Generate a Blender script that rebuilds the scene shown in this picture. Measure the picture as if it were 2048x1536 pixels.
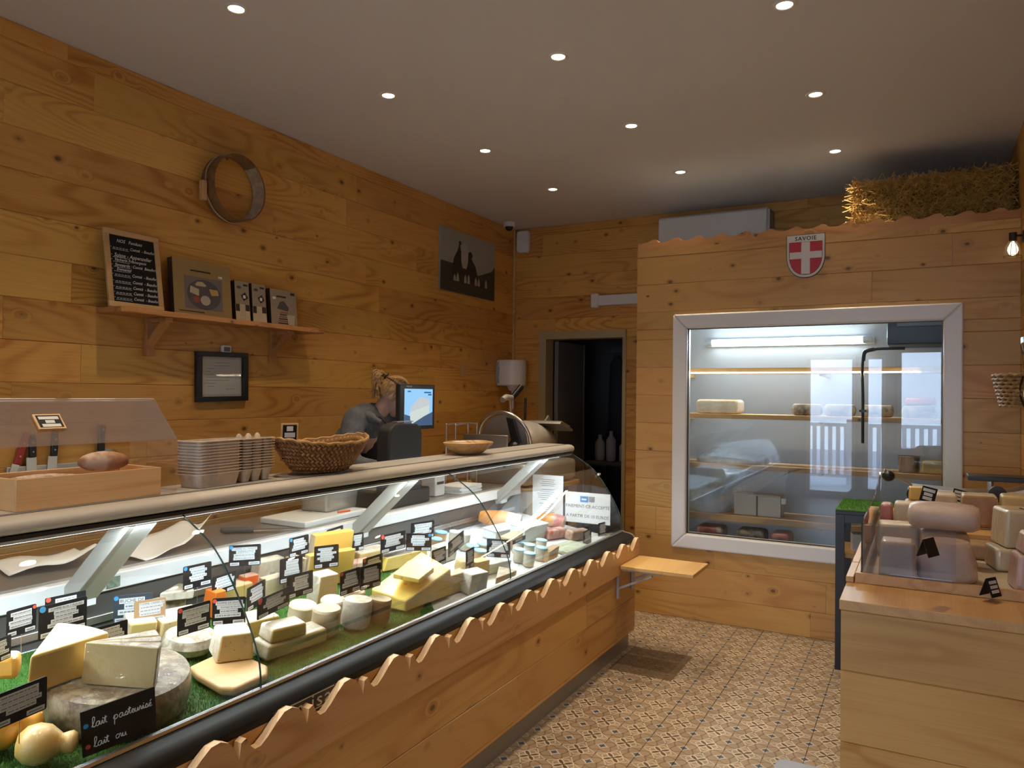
import bpy, math, random
from mathutils import Matrix, Vector
random.seed(7)
for o in list(bpy.data.objects): bpy.data.objects.remove(o)
SC = bpy.context.scene
COL = SC.collection
PI = math.pi

# ---------------------------------------------------------------- camera, light, exposure
FPX, CAMH = 1494.0, 1.52
CX = Vector((0.8771, 0.4802, 0.0116)).normalized()
CF = Vector((-0.4806, 0.8768, 0.0142)); CF = (CF - CX * CF.dot(CX)).normalized()
CU = CX.cross(CF).normalized()
cam_d = bpy.data.cameras.new('camera'); cam = bpy.data.objects.new('camera', cam_d); COL.objects.link(cam)
cam_d.sensor_width = 36.0; cam_d.lens = FPX / 2048 * 36.0; cam_d.clip_start = 0.02
M4 = Matrix.Identity(4)
for i in range(3):
    M4[i][0] = CX[i]; M4[i][1] = CU[i]; M4[i][2] = -CF[i]
M4[2][3] = CAMH
cam.matrix_world = M4
SC.camera = cam

WORLD_STRENGTH = 11.5
w = bpy.data.worlds.new('sky'); SC.world = w; w.use_nodes = True
wb = w.node_tree.nodes['Background']; wb.inputs[0].default_value = (0.62, 0.76, 1.0, 1); wb.inputs[1].default_value = WORLD_STRENGTH
SPOT_W, CASE_W, COLD_W = 48.0, 36.0, 14.0
vs = SC.view_settings
vs.view_transform = 'Standard'; vs.look = 'None'; vs.gamma = 1.0; vs.use_curve_mapping = False
vs.exposure = 0.0
try:
    cy = SC.cycles
    cy.use_denoising = True; cy.use_light_tree = False; cy.denoiser = 'OPENIMAGEDENOISE'
    cy.max_bounces = 7; cy.diffuse_bounces = 4; cy.glossy_bounces = 3; cy.transmission_bounces = 4; cy.transparent_max_bounces = 16
    cy.use_adaptive_sampling = True; cy.adaptive_threshold = 0.03
    cy.caustics_reflective = False; cy.caustics_refractive = False
    cy.sample_clamp_indirect = 6.0
except Exception: pass

# ---------------------------------------------------------------- pixel -> point on a real plane of the room (2048 x 1536)
def ray(u, v): return CX * (u - 1024) - CU * (v - 768) + CF * FPX
CO = Vector((0, 0, CAMH))
def P(u, v, x=None, y=None, z=None):
    d = ray(u, v)
    t = x / d.x if x is not None else y / d.y if y is not None else (z - CAMH) / d.z
    return CO + d * t
def proj(p):
    q = Vector(p) - CO; k = q.dot(CF)
    return (1024 + FPX * q.dot(CX) / k, 768 - FPX * q.dot(CU) / k)
DK, DS = 0.645, 0.15            # cheese deck: height at its front edge, rise towards the back
def deck_z(x): return DK + DS * (-1.62 - x)
def D(u, v, h=0.0):
    d = ray(u, v)               # z = DK + h + DS*(-1.62-x)
    t = (DK + h - DS * 1.62 - CAMH) / (d.z + DS * d.x)
    return CO + d * t

# ---------------------------------------------------------------- mesh builder
class G:
    def __init__(s): s.v = []; s.f = []; s.m = []; s.M = Matrix.Identity(4)
    def add(s, vs, fs, m=0):
        b = len(s.v); M = s.M
        s.v += [tuple(M @ Vector(p)) for p in vs]; s.f += [tuple(b + i for i in f) for f in fs]; s.m += [m] * len(fs)
        return s
    def box(s, x0, x1, y0, y1, z0, z1, m=0):
        return s.add([(x0,y0,z0),(x1,y0,z0),(x1,y1,z0),(x0,y1,z0),(x0,y0,z1),(x1,y0,z1),(x1,y1,z1),(x0,y1,z1)],
              [(0,3,2,1),(4,5,6,7),(0,1,5,4),(1,2,6,5),(2,3,7,6),(3,0,4,7)], m)
    def cbox(s, c, d, m=0): return s.box(c[0]-d[0]/2, c[0]+d[0]/2, c[1]-d[1]/2, c[1]+d[1]/2, c[2]-d[2]/2, c[2]+d[2]/2, m)
    def prism(s, pts, d0, d1, ax='z', m=0):
        f = {'z': lambda a,b,d:(a,b,d), 'y': lambda a,b,d:(a,d,b), 'x': lambda a,b,d:(d,a,b)}[ax]
        n = len(pts); vs = [f(a,b,d0) for a,b in pts] + [f(a,b,d1) for a,b in pts]
        fs = [tuple(range(n-1,-1,-1)), tuple(range(n,2*n))] + [(i,(i+1)%n,n+(i+1)%n,n+i) for i in range(n)]
        ar = sum(pts[i][0]*pts[(i+1)%n][1]-pts[(i+1)%n][0]*pts[i][1] for i in range(n))
        if (ar < 0) != (ax == 'y'): fs = [t[::-1] for t in fs]
        if d1 < d0: fs = [t[::-1] for t in fs]
        return s.add(vs, fs, m)
    def loft(s, rings, m=0, cap=True, closed=True):
        n = len(rings[0]); vs = [p for r in rings for p in r]; fs = []
        for k in range(len(rings)-1):
            for i in range(n if closed else n-1):
                j = (i+1) % n; fs.append((k*n+i, k*n+j, (k+1)*n+j, (k+1)*n+i))
        if cap and closed:
            fs.append(tuple(range(n-1,-1,-1))); b = (len(rings)-1)*n; fs.append(tuple(range(b, b+n)))
        return s.add(vs, fs, m)
    def cyl(s, p0, p1, r0, r1=None, n=16, m=0, cap=True):
        p0 = Vector(p0); p1 = Vector(p1); r1 = r0 if r1 is None else r1
        a = (p1-p0).normalized(); u = a.orthogonal().normalized(); w_ = a.cross(u)
        rg = lambda p, r: [tuple(p + (u*math.cos(2*PI*i/n) + w_*math.sin(2*PI*i/n))*r) for i in range(n)]
        return s.loft([rg(p0,r0), rg(p1,r1)], m, cap)
    def tube(s, pts, r, n=8, m=0, closed=False):
        pts = [Vector(p) for p in pts]; k = len(pts); rings = []; up = None
        for i, p in enumerate(pts):
            t = (pts[(i+1)%k] - pts[i-1]) if closed else (pts[min(i+1,k-1)] - pts[max(i-1,0)])
            t.normalize()
            if up is None: up = t.orthogonal().normalized()
            up = (up - t*up.dot(t)).normalized(); b = t.cross(up)
            rr = r[i] if isinstance(r, (list, tuple)) else r
            rings.append([tuple(p + (up*math.cos(2*PI*j/n) + b*math.sin(2*PI*j/n))*rr) for j in range(n)])
        if closed: rings.append(rings[0])
        return s.loft(rings, m, not closed)
    def lathe(s, prof, n=24, m=0, c=(0,0,0), sx=1, sy=1):
        rings = [[(c[0]+r*math.cos(2*PI*i/n)*sx, c[1]+r*math.sin(2*PI*i/n)*sy, c[2]+z) for i in range(n)] for r, z in prof]
        return s.loft(rings, m)
    def ell(s, c, r, nu=16, nv=10, m=0):
        prof = [(max(math.sin(PI*k/nv), 1e-3), -math.cos(PI*k/nv)) for k in range(nv+1)]
        rings = [[(c[0]+q*math.cos(2*PI*i/nu)*r[0], c[1]+q*math.sin(2*PI*i/nu)*r[1], c[2]+z*r[2]) for i in range(nu)] for q, z in prof]
        return s.loft(rings, m)

def mesh(name, g, mats=(), smooth=None):
    me = bpy.data.meshes.new(name); me.from_pydata(g.v, [], g.f)
    for m_ in (mats if isinstance(mats, (list, tuple)) else [mats]): me.materials.append(m_)
    if any(g.m): me.polygons.foreach_set('material_index', g.m)
    if smooth is not None:
        me.polygons.foreach_set('use_smooth', [True]*len(me.polygons))
        if smooth > 0: me.set_sharp_from_angle(angle=math.radians(smooth))
    me.update(); return me
def link(name, data, parent=None, M=None):
    o = bpy.data.objects.new(name, data); COL.objects.link(o)
    if parent: o.parent = parent
    if M is not None: o.matrix_basis = M
    return o
def T(x=0, y=0, z=0, rz=0, ry=0, rx=0):
    return Matrix.Translation((x,y,z)) @ Matrix.Rotation(rz,4,'Z') @ Matrix.Rotation(ry,4,'Y') @ Matrix.Rotation(rx,4,'X')
def frame(loc, d, up=(0,0,1)):
    d = Vector(d).normalized(); up = Vector(up); n_ = d.cross(up).normalized(); up = n_.cross(d)
    m_ = Matrix.Identity(4)
    for i in range(3): m_[i][0] = d[i]; m_[i][1] = up[i]; m_[i][2] = n_[i]; m_[i][3] = loc[i]
    return m_
def obj(name, g, mats, parent=None, M=None, smooth=None, bevel=0, seg=2, sub=0):
    o = link(name, mesh(name, g, mats, smooth), parent, M)
    if bevel:
        b = o.modifiers.new('bevel','BEVEL'); b.width = bevel; b.segments = seg; b.limit_method = 'ANGLE'; b.angle_limit = math.radians(35)
        if smooth is None:
            o.data.polygons.foreach_set('use_smooth', [True]*len(o.data.polygons)); o.data.set_sharp_from_angle(angle=math.radians(35))
            b.harden_normals = False
    if sub:
        s_ = o.modifiers.new('sub','SUBSURF'); s_.levels = sub; s_.render_levels = sub
    return o
def tag(o, label, cat, group=None, kind=None):
    if label: o['label'] = label
    if cat: o['category'] = cat
    if group: o['group'] = group
    if kind: o['kind'] = kind
    return o
def thing(name, label, cat, M=None, group=None):
    return tag(link(name, None, None, M), label, cat, group)
def struct(o): o['kind'] = 'structure'; return o
def stuff(o): o['kind'] = 'stuff'; return o
FONTS = []
def text(name, s_, size, mat_, parent, x, y, z=0.0, shear=0.0, ax='CENTER', rot=0, ext=0.0, squeeze=1.0, bold=0.0, spacing=1.0):
    cu = bpy.data.curves.new(name, 'FONT'); cu.body = s_; cu.size = size; cu.align_x = ax; cu.align_y = 'CENTER'
    cu.shear = shear; cu.resolution_u = 2; cu.extrude = ext; cu.offset = bold; cu.space_character = spacing
    cu.materials.append(mat_)
    o = link(name, cu, parent, Matrix.Translation((x,y,z)) @ Matrix.Rotation(rot,4,'Z') @ Matrix.Diagonal((squeeze,1,1,1)))
    FONTS.append(o); return o
def flat(name, pts, z, mat_, parent, t=0.0006):
    return obj(name, G().prism(pts, z, z+t), mat_, parent)
def rect(x0, x1, y0, y1): return [(x0,y0),(x1,y0),(x1,y1),(x0,y1)]
def disc(cx, cy, rx, ry=None, n=20): 
    ry = rx if ry is None else ry
    return [(cx+rx*math.cos(2*PI*i/n), cy+ry*math.sin(2*PI*i/n)) for i in range(n)]
def rrect(w_, h_, r, n=4, cx=0, cy=0):
    o = []
    for (sx, sy, a0) in ((1,1,0),(-1,1,PI/2),(-1,-1,PI),(1,-1,3*PI/2)):
        for k in range(n+1):
            a = a0 + PI/2*k/n; o.append((cx+sx*(w_/2-r)+r*math.cos(a), cy+sy*(h_/2-r)+r*math.sin(a)))
    return o
def spline(pts, k=6, closed=False):
    pts = [Vector(p) for p in pts]; n = len(pts); out = []
    for i in range(n if closed else n-1):
        a, b, c, d = (pts[(i+j-1) % n] if closed else pts[min(max(i+j-1,0),n-1)] for j in range(4))
        for s_ in range(k):
            t = s_/k; out.append(0.5*((2*b)+(c-a)*t+(2*a-5*b+4*c-d)*t*t+(3*b-a-3*c+d)*t**3))
    if not closed: out.append(pts[-1])
    return out
def copy_tree(o, parent=None):
    c = o.copy(); COL.objects.link(c); c.parent = parent
    for ch in [q for q in o.children]: copy_tree(ch, c)
    return c

# ---------------------------------------------------------------- materials
class E:
    def __init__(s, t, k): s.t = t; s.k = k
    def __add__(s,o): return s.t.m('ADD',s,o)
    __radd__ = __add__
    def __sub__(s,o): return s.t.m('SUBTRACT',s,o)
    def __rsub__(s,o): return s.t.m('SUBTRACT',o,s)
    def __mul__(s,o): return s.t.m('MULTIPLY',s,o)
    __rmul__ = __mul__
    def __truediv__(s,o): return s.t.m('DIVIDE',s,o)
    def lt(s,o): return s.t.m('LESS_THAN',s,o)
    def gt(s,o): return s.t.m('GREATER_THAN',s,o)
    def abs(s): return s.t.m('ABSOLUTE',s)
    def sin(s): return s.t.m('SINE',s)
    def min(s,o): return s.t.m('MINIMUM',s,o)
    def max(s,o): return s.t.m('MAXIMUM',s,o)
class NT:
    def __init__(s, name):
        s.mat = bpy.data.materials.new(name); s.mat.use_nodes = True
        s.nt = s.mat.node_tree; s.b = s.nt.nodes['Principled BSDF']; s.out = s.nt.nodes['Material Output']
    def new(s, ty, **kw):
        n_ = s.nt.nodes.new(ty)
        for k, v in kw.items(): setattr(n_, k, v)
        return n_
    def put(s, sock, v):
        if isinstance(v, E): s.nt.links.new(v.k, sock)
        elif isinstance(v, tuple) and len(v) == 3 and sock.type == 'RGBA': sock.default_value = (*v, 1)
        else: sock.default_value = v
    def m(s, op, a, b=None, c=None):
        n_ = s.new('ShaderNodeMath', operation=op); s.put(n_.inputs[0], a)
        if b is not None: s.put(n_.inputs[1], b)
        if c is not None: s.put(n_.inputs[2], c)
        return E(s, n_.outputs[0])
    def coord(s): return E(s, s.new('ShaderNodeTexCoord').outputs['Object'])
    def rand(s): return E(s, s.new('ShaderNodeObjectInfo').outputs['Random'])
    def sep(s, v):
        n_ = s.new('ShaderNodeSeparateXYZ'); s.put(n_.inputs[0], v); return [E(s,o) for o in n_.outputs]
    def comb(s, x, y, z):
        n_ = s.new('ShaderNodeCombineXYZ')
        for i, v in enumerate((x,y,z)): s.put(n_.inputs[i], v)
        return E(s, n_.outputs[0])
    def noise(s, v, scale, detail=3.0, rough=0.5, dist=0.0):
        n_ = s.new('ShaderNodeTexNoise'); s.put(n_.inputs['Vector'], v)
        n_.inputs['Scale'].default_value = scale; n_.inputs['Detail'].default_value = detail
        n_.inputs['Roughness'].default_value = rough; n_.inputs['Distortion'].default_value = dist
        return E(s, n_.outputs['Fac'])
    def vor(s, v, scale, rnd=1.0):
        n_ = s.new('ShaderNodeTexVoronoi'); s.put(n_.inputs['Vector'], v); n_.inputs['Scale'].default_value = scale
        n_.inputs['Randomness'].default_value = rnd
        return E(s, n_.outputs['Distance']), E(s, n_.outputs['Color'])
    def step(s, v, a, b, lo=0.0, hi=1.0):
        n_ = s.new('ShaderNodeMapRange', interpolation_type='SMOOTHSTEP'); s.put(n_.inputs[0], v)
        for i, q in enumerate((a,b,lo,hi)): s.put(n_.inputs[i+1], q)
        return E(s, n_.outputs[0])
    def mix(s, f, a, b, mode='MIX'):
        n_ = s.new('ShaderNodeMix', data_type='RGBA', blend_type=mode); s.put(n_.inputs[0], f); s.put(n_.inputs[6], a); s.put(n_.inputs[7], b)
        return E(s, n_.outputs[2])
    def bump(s, h, strength=0.3, dist=0.002, sock='Normal'):
        n_ = s.new('ShaderNodeBump'); n_.inputs['Strength'].default_value = strength; n_.inputs['Distance'].default_value = dist
        s.put(n_.inputs['Height'], h); s.nt.links.new(n_.outputs[0], s.b.inputs[sock])
    def set(s, **kw):
        for k, v in kw.items(): s.put(s.b.inputs[k.replace('_',' ')], v)
        return s
def plain(name, col, rough=0.5, metal=0.0, emit=None, es=0.0, var=0.0, vscale=8.0, bump=0.0, bscale=60.0, coat=0.0, spec=0.5, bdist=0.002, col2=None):
    t = NT(name); t.set(Roughness=rough, Metallic=metal)
    t.b.inputs['Specular IOR Level'].default_value = spec
    if coat: t.b.inputs['Coat Weight'].default_value = coat; t.b.inputs['Coat Roughness'].default_value = 0.08
    c = col
    if var or col2:
        co = t.coord(); n_ = t.noise(co, vscale, 4, 0.6)
        c2 = col2 or tuple(min(1,q*(1-var)) for q in col)
        c = t.mix(t.step(n_, 0.35, 0.65), col, c2)
    t.put(t.b.inputs['Base Color'], c)
    if emit: t.mat.cycles.emission_sampling = 'NONE'; t.put(t.b.inputs['Emission Color'], emit); t.b.inputs['Emission Strength'].default_value = es
    if bump: t.bump(t.noise(t.coord(), bscale, 4, 0.6), bump, bdist)
    return t.mat
def glassy(name, tint=(0.97,0.99,0.985), refl=1.0, rough=0.0, haze=None, hz=0.0):
    t = NT(name); nt = t.nt
    fr = t.new('ShaderNodeFresnel'); fr.inputs[0].default_value = 1.45
    tr = t.new('ShaderNodeBsdfTransparent'); tr.inputs[0].default_value = (*tint,1)
    gl = t.new('ShaderNodeBsdfGlossy'); gl.inputs['Roughness'].default_value = rough; gl.inputs[0].default_value = (1,1,1,1)
    mx = t.new('ShaderNodeMixShader'); f = E(t, fr.outputs[0]) * refl
    nt.links.new(f.k, mx.inputs[0]); nt.links.new(tr.outputs[0], mx.inputs[1]); nt.links.new(gl.outputs[0], mx.inputs[2])
    last = mx
    if haze:
        df = t.new('ShaderNodeBsdfDiffuse'); df.inputs[0].default_value = (*haze,1)
        m2 = t.new('ShaderNodeMixShader'); m2.inputs[0].default_value = hz
        nt.links.new(mx.outputs[0], m2.inputs[1]); nt.links.new(df.outputs[0], m2.inputs[2]); last = m2
    nt.links.new(last.outputs[0], t.out.inputs[0]); return t.mat
def wood(name, light, dark, knot=(0.09,0.03,0.01), axis='X', knots=1.0, rings=26.0, rough=0.42, var=0.25, knot_scale=1.0, sat=1.0):
    t = NT(name); x, y, z = t.sep(t.coord()); r = t.rand()
    if axis == 'Y': x, y = y, x
    if axis == 'Z': x, z = z, x
    o1 = r * 37.0; o2 = r * 91.0
    flatv = t.comb(x + o1, y * 1.0 + o2, z + o2)
    n1 = t.noise(t.comb((x + o1) * 0.55, (y + o2) * 3.5, (z + o2) * 3.5), 1.0, 1.0, 0.45)
    kd, kc = t.vor(t.comb((x + o1) * 7.0 * knot_scale, 0.37, (z + o2) * 10.0 * knot_scale), 1.0)
    kx = t.sep(kc)
    big = kx[0]
    rad = t.step(big, 0.22, 0.85, 0.0, 0.125 * knots)
    kmask = t.step(kd, rad, rad * 0.72 - 0.004, 0.0, 1.0)
    swirl = t.step(kd, 0.0, 0.40, 0.12, 0.0) * t.step(big, 0.45, 0.9)
    ph = (n1 + swirl) * rings
    fine = t.noise(t.comb((x + o1) * 3.0, (y + o2) * 160.0, (z + o2) * 160.0), 1.0, 2.0, 0.6)
    ring = t.m('POWER', (ph * 6.283).sin() * 0.5 + 0.5, 2.4)
    blotch = t.noise(flatv, 1.7, 1.0, 0.5)
    f = ring * 0.62 * t.step(blotch, 0.36, 0.68, 0.20, 1.0) + (fine - 0.5) * 0.75 + t.step(blotch, 0.35, 0.75, 0.0, 0.28)
    c = t.mix(t.m('MAXIMUM', t.m('MINIMUM', f, 1.0), 0.0), light, dark)
    c = t.mix(kmask * 0.92, c, knot)
    halo = t.step(kd, rad * 2.2, rad * 0.8, 0.0, 0.45) * t.step(big, 0.35, 0.5)
    c = t.mix(halo, c, tuple(q * 0.45 for q in dark))
    hsv = t.new('ShaderNodeHueSaturation'); t.put(hsv.inputs['Color'], c); t.put(hsv.inputs['Value'], 1.0 - var + r * (2 * var))
    hsv.inputs['Saturation'].default_value = sat
    t.put(hsv.inputs['Hue'], 0.494 + t.m('FRACT', r * 13.7) * 0.012)
    t.put(t.b.inputs['Base Color'], E(t, hsv.outputs[0])); t.b.inputs['Roughness'].default_value = rough
    t.bump(t.noise(t.comb((x + o1) * 4.0, (y + o2) * 90.0, (z + o2) * 90.0), 1.0, 1.0, 0.5), 0.05, 0.002)
    return t.mat
def cheese(name, a, b, scale=18.0, rough=0.55, bump=0.4, bscale=45.0, coat=0.0, holes=0.0, wrap=False, c3=None, sss=0.0):
    t = NT(name); co = t.coord(); r = t.rand(); x, y, z = t.sep(co)
    co = t.comb(x + r * 9.0, y + r * 5.0, z + r * 3.0)
    n_ = t.noise(co, scale, 5, 0.65); c = t.mix(t.step(n_, 0.36, 0.64), a, b)
    if c3: c = t.mix(t.step(t.noise(co, scale * 0.45, 3, 0.6), 0.52, 0.66), c, c3)
    h = t.noise(co, bscale, 5, 0.6)
    if holes:
        d, cc = t.vor(co, holes); k = t.step(d, 0.20, 0.12) * t.sep(cc)[0].gt(0.55)
        c = t.mix(k * 0.75, c, tuple(q * 0.45 for q in b)); h = h - k * 2.0
    t.put(t.b.inputs['Base Color'], c); t.b.inputs['Roughness'].default_value = rough
    t.bump(h, bump, 0.003)
    if sss: t.b.inputs['Subsurface Weight'].default_value = sss; t.b.inputs['Subsurface Radius'].default_value = (0.02,0.012,0.006); t.b.inputs['Subsurface Scale'].default_value = 0.3
    if wrap or coat:
        t.b.inputs['Coat Weight'].default_value = coat or 0.7; t.b.inputs['Coat Roughness'].default_value = 0.07
        if wrap:
            wv = t.noise(t.comb(x * 1.0 + r * 3.0, y * 1.0, z * 0.5), 34.0, 3, 0.6, 1.4); t.bump(wv, 1.0, 0.018, 'Coat Normal')
    return t.mat

W_WALL = wood('pine_wall', (0.68, 0.365, 0.088), (0.42, 0.165, 0.026), var=0.15, rings=22.0)
W_COLD = wood('pine_cold_room', (0.61, 0.35, 0.105), (0.46, 0.215, 0.05), rings=16.0, var=0.10)
W_COUNT = wood('pine_counter', (0.61, 0.345, 0.11), (0.45, 0.20, 0.045), rings=14.0, var=0.12)
W_PALE = wood('pale_wood', (0.66, 0.42, 0.20), (0.48, 0.27, 0.10), rings=16, knots=0.6, var=0.1)
W_PALE_Y = wood('pale_wood_lengthwise', (0.66, 0.42, 0.20), (0.48, 0.27, 0.10), axis='Y', rings=16, knots=0.7, var=0.1)
W_SHELF_Y = wood('shelf_wood', (0.50, 0.23, 0.075), (0.30, 0.11, 0.03), axis='Y', rings=16, knots=0.8, var=0.1)
W_TRIM_Y = wood('trim_wood', (0.62, 0.37, 0.14), (0.45, 0.22, 0.065), axis='Y', rings=14, knots=0.9, var=0.05)
W_BEECH = wood('beech', (0.62, 0.40, 0.18), (0.50, 0.29, 0.11), rings=10, knots=0.0, var=0.08)
W_BEECH_Z = wood('beech_upright', (0.62, 0.40, 0.18), (0.50, 0.29, 0.11), axis='Z', rings=10, knots=0.0, var=0.08)
W_OLIVE = wood('olive_wood', (0.60, 0.36, 0.15), (0.26, 0.11, 0.04), rings=34, knots=1.2, var=0.05, knot_scale=3.0)
CEIL = plain('ceiling_paint', (0.70, 0.70, 0.715), 0.8)
BLACK = plain('black_plastic', (0.012, 0.012, 0.013), 0.35)
BLACKM = plain('black_matt', (0.015, 0.015, 0.016), 0.7)
SLATE = plain('slate_black', (0.008, 0.008, 0.009), 0.6, spec=0.25)
WHITE = plain('white_plastic', (0.75, 0.74, 0.71), 0.35)
WHITEM = plain('white_paint', (0.72, 0.73, 0.73), 0.5)
PAPER = plain('paper', (0.80, 0.81, 0.80), 0.75)
STRIP = plain('label_paper', (0.62, 0.62, 0.61), 0.7)
INK = plain('ink', (0.03, 0.03, 0.035), 0.7)
GREYINK = plain('grey_ink', (0.25, 0.25, 0.27), 0.7)
CHALK = plain('chalk', (0.74, 0.74, 0.71), 0.9)
STEEL = plain('steel', (0.62, 0.60, 0.56), 0.28, 1.0)
STEELB = plain('brushed_steel', (0.50, 0.49, 0.47), 0.42, 1.0)
ALU = plain('grey_metal', (0.30, 0.29, 0.27), 0.45, 0.6)
RED = plain('red_print', (0.50, 0.025, 0.035), 0.4)
BLUE = plain('blue_print', (0.03, 0.20, 0.52), 0.5)
ORED = plain('red_dot', (0.72, 0.09, 0.05), 0.6)
CYAN = plain('blue_dot', (0.04, 0.32, 0.66), 0.6)
GLASS = glassy('glass', (0.975, 0.99, 0.985), 0.30)
GLASSW = glassy('window_glass', (0.97, 0.985, 0.99), 0.55)
ACRYL = glassy('acrylic', (0.99, 0.985, 0.985), 0.5, 0.02, (0.85,0.72,0.74), 0.012)
ACRYF = glassy('acrylic_front', (0.985, 0.975, 0.98), 0.7, 0.03, (0.85,0.70,0.72), 0.035)
GEDGE = plain('glass_edge', (0.03, 0.055, 0.05), 0.15)
FILM = glassy('plastic_film', (0.93, 0.95, 0.97), 2.2, 0.08, (0.85,0.9,0.95), 0.16)
# ---------------------------------------------------------------- room shell
XL, XR, YB, YC, YF, ZC = -3.385, 0.495, 6.20, 5.09, -2.0, 3.08
def plank_geo(L, h, t):
    c = min(0.0025, t*0.4)
    g = G()      # length on x, height on z, face towards -y ; small chamfer along the face edges
    pr = [(0,0),(t,0),(t,h),(0,h)]
    a = [(0, t, 0), (0, 0, 0.0)]
    prof = [(t,0),(c,0),(0,c),(0,h-c),(c,h),(t,h)]   # (y,z)
    g.loft([[(0.0005,y,z) for y,z in prof], [(L-0.0005,y,z) for y,z in prof]])
    g.f = [f[::-1] for f in g.f]
    return g
def plank_wall(parent, M, length, z0, z1, pitch, zoff, mat_, seed, holes=(), cuts=(1.4, 3.4), t=0.016):
    """planks laid from x=0..length (local), face at local y=0 looking to -y; holes: (x0,x1,z0,z1) openings"""
    rn = random.Random(seed); k = math.floor((z0 - zoff) / pitch); rows = []
    while zoff + k * pitch < z1 - 1e-4:
        a = max(z0, zoff + k * pitch); b = min(z1, zoff + (k + 1) * pitch); k += 1
        if b - a < 0.004: continue
        spans = [(0.0, length)]
        zb = [(a, b)]
        for (hx0, hx1, hz0, hz1) in holes:
            if hz1 > a + 1e-4 and hz0 < b - 1e-4:
                for q in (hz0, hz1):
                    zb = [p for (s0, s1) in zb for p in (((s0, q), (q, s1)) if s0 + 0.004 < q < s1 - 0.004 else ((s0, s1),))]
        x = -rn.uniform(0, cuts[0]); edges = []
        while x < length:
            x += rn.uniform(*cuts)
            if 0.15 < x < length - 0.15: edges.append(x)
        for (s0, s1) in zb:
            sp = [(0.0, length)]
            for (hx0, hx1, hz0, hz1) in holes:
                if hz1 > s0 + 1e-4 and hz0 < s1 - 1e-4:
                    sp = [p for (p0, p1) in sp for p in ((p0, min(p1, hx0)), (max(p0, hx1), p1)) if p[1] - p[0] > 0.004]
            for e in edges: sp = [p for (p0, p1) in sp for p in (((p0, e), (e, p1)) if p0 + 0.05 < e < p1 - 0.05 else ((p0, p1),))]
            for (p0, p1) in sp:
                g = plank_geo(p1 - p0, s1 - s0 - 0.001, t)
                pr_off = rn.uniform(0, 0.0016)
                obj('plank', g, mat_, parent, M @ Matrix.Translation((p0, pr_off, s0)))
def shell(name, g, m_): return struct(obj(name, g, m_))
DARKWOOD = plain('joint_shadow_wood', (0.10, 0.045, 0.015), 0.8)
# floor
FL = NT('cement_tile_pattern')
def floor_material():
    t = FL; x, y, z = t.sep(t.coord()); S_ = 1 / 0.1568
    u = (t.m('FRACT', x * S_ + 100.0) - 0.5).abs(); v = (t.m('FRACT', y * S_ + 100.0) - 0.5).abs()   # 0 centre .. 0.5 edge
    p = (u + v) * 0.7071; q = (u - v) * 0.7071
    e1 = t.m('SQRT', ((p - 0.155) / 0.115) * ((p - 0.155) / 0.115) + (q / 0.050) * (q / 0.050))
    e1 = t.m('MINIMUM', e1, t.m('SQRT', ((p - 0.05) / 0.08) * ((p - 0.05) / 0.08) + (q / 0.022) * (q / 0.022)))
    e2 = t.m('SQRT', ((p - 0.155) / 0.155) * ((p - 0.155) / 0.155) + (q / 0.090) * (q / 0.090))
    cu = 0.5 - u; cv = 0.5 - v
    rr = t.m('SQRT', cu * cu + cv * cv); th = t.m('ARCTAN2', cv, cu)
    r0 = 0.315 - 0.085 * t.m('COSINE', th * 4.0)
    band = (rr - r0).abs()
    dia = cu + cv
    base = t.mix(t.step(t.noise(t.coord(), 5.0, 4, 0.6), 0.3, 0.7), (0.325, 0.245, 0.165), (0.27, 0.198, 0.13))
    cream, brown, blue = (0.54, 0.465, 0.345), (0.11, 0.070, 0.040), (0.065, 0.10, 0.155)
    c = base
    ln = (v - cu * 0.62).abs().min((u - cv * 0.62).abs())
    c = t.mix(t.step(ln, 0.020, 0.012) * rr.gt(0.24) * e2.gt(1.0), c, cream)
    c = t.mix(t.step(band, 0.034, 0.022), c, (0.20, 0.13, 0.075))
    c = t.mix(t.step(e2, 1.04, 0.96), c, cream)
    c = t.mix(t.step(e1, 1.06, 0.92), c, brown)
    pd = t.m('SQRT', (cu - 0.15) * (cu - 0.15) + cv * cv * 4.0).min(t.m('SQRT', (cv - 0.15) * (cv - 0.15) + cu * cu * 4.0))
    c = t.mix(t.step(pd, 0.048, 0.036), c, cream)
    c = t.mix(t.step(dia, 0.165, 0.150), c, cream)
    c = t.mix(t.step(dia, 0.118, 0.106), c, blue)
    dot = t.m('SQRT', cu * cu + v * v).min(t.m('SQRT', cv * cv + u * u))
    c = t.mix(t.step(dot, 0.034, 0.026), c, brown)
    dirt = t.noise(t.coord(), 2.1, 5, 0.65)
    c = t.mix(t.step(dirt, 0.45, 0.8, 0.0, 0.4), c, (0.23, 0.165, 0.10))
    g_ = t.new('ShaderNodeObjectInfo')
    hsv = t.new('ShaderNodeHueSaturation'); t.put(hsv.inputs['Color'], c); t.put(hsv.inputs['Value'], 0.92 + E(t, g_.outputs['Random']) * 0.16)
    t.put(t.b.inputs['Base Color'], E(t, hsv.outputs[0])); t.b.inputs['Roughness'].default_value = 0.38
    return t.mat
TILE = floor_material()
GROUT = plain('grout', (0.07, 0.05, 0.035), 0.8)
floor = shell('floor', G().box(XL-0.1, XR+0.1, YF-0.1, 8.0, -0.08, -0.004), GROUT)
TS = 0.1568; TX0, TY0 = -1.366 - TS*2, 2.905 - TS*11
tg = G().box(0.0004, TS-0.0004, 0.0004, TS-0.0004, -0.0035, 0.0)
tile_me = mesh('tile', tg, TILE); tile_gap = mesh('tile', G().box(0.0013, TS-0.0013, 0.0004, TS-0.0004, -0.0035, 0.0), TILE)
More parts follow.
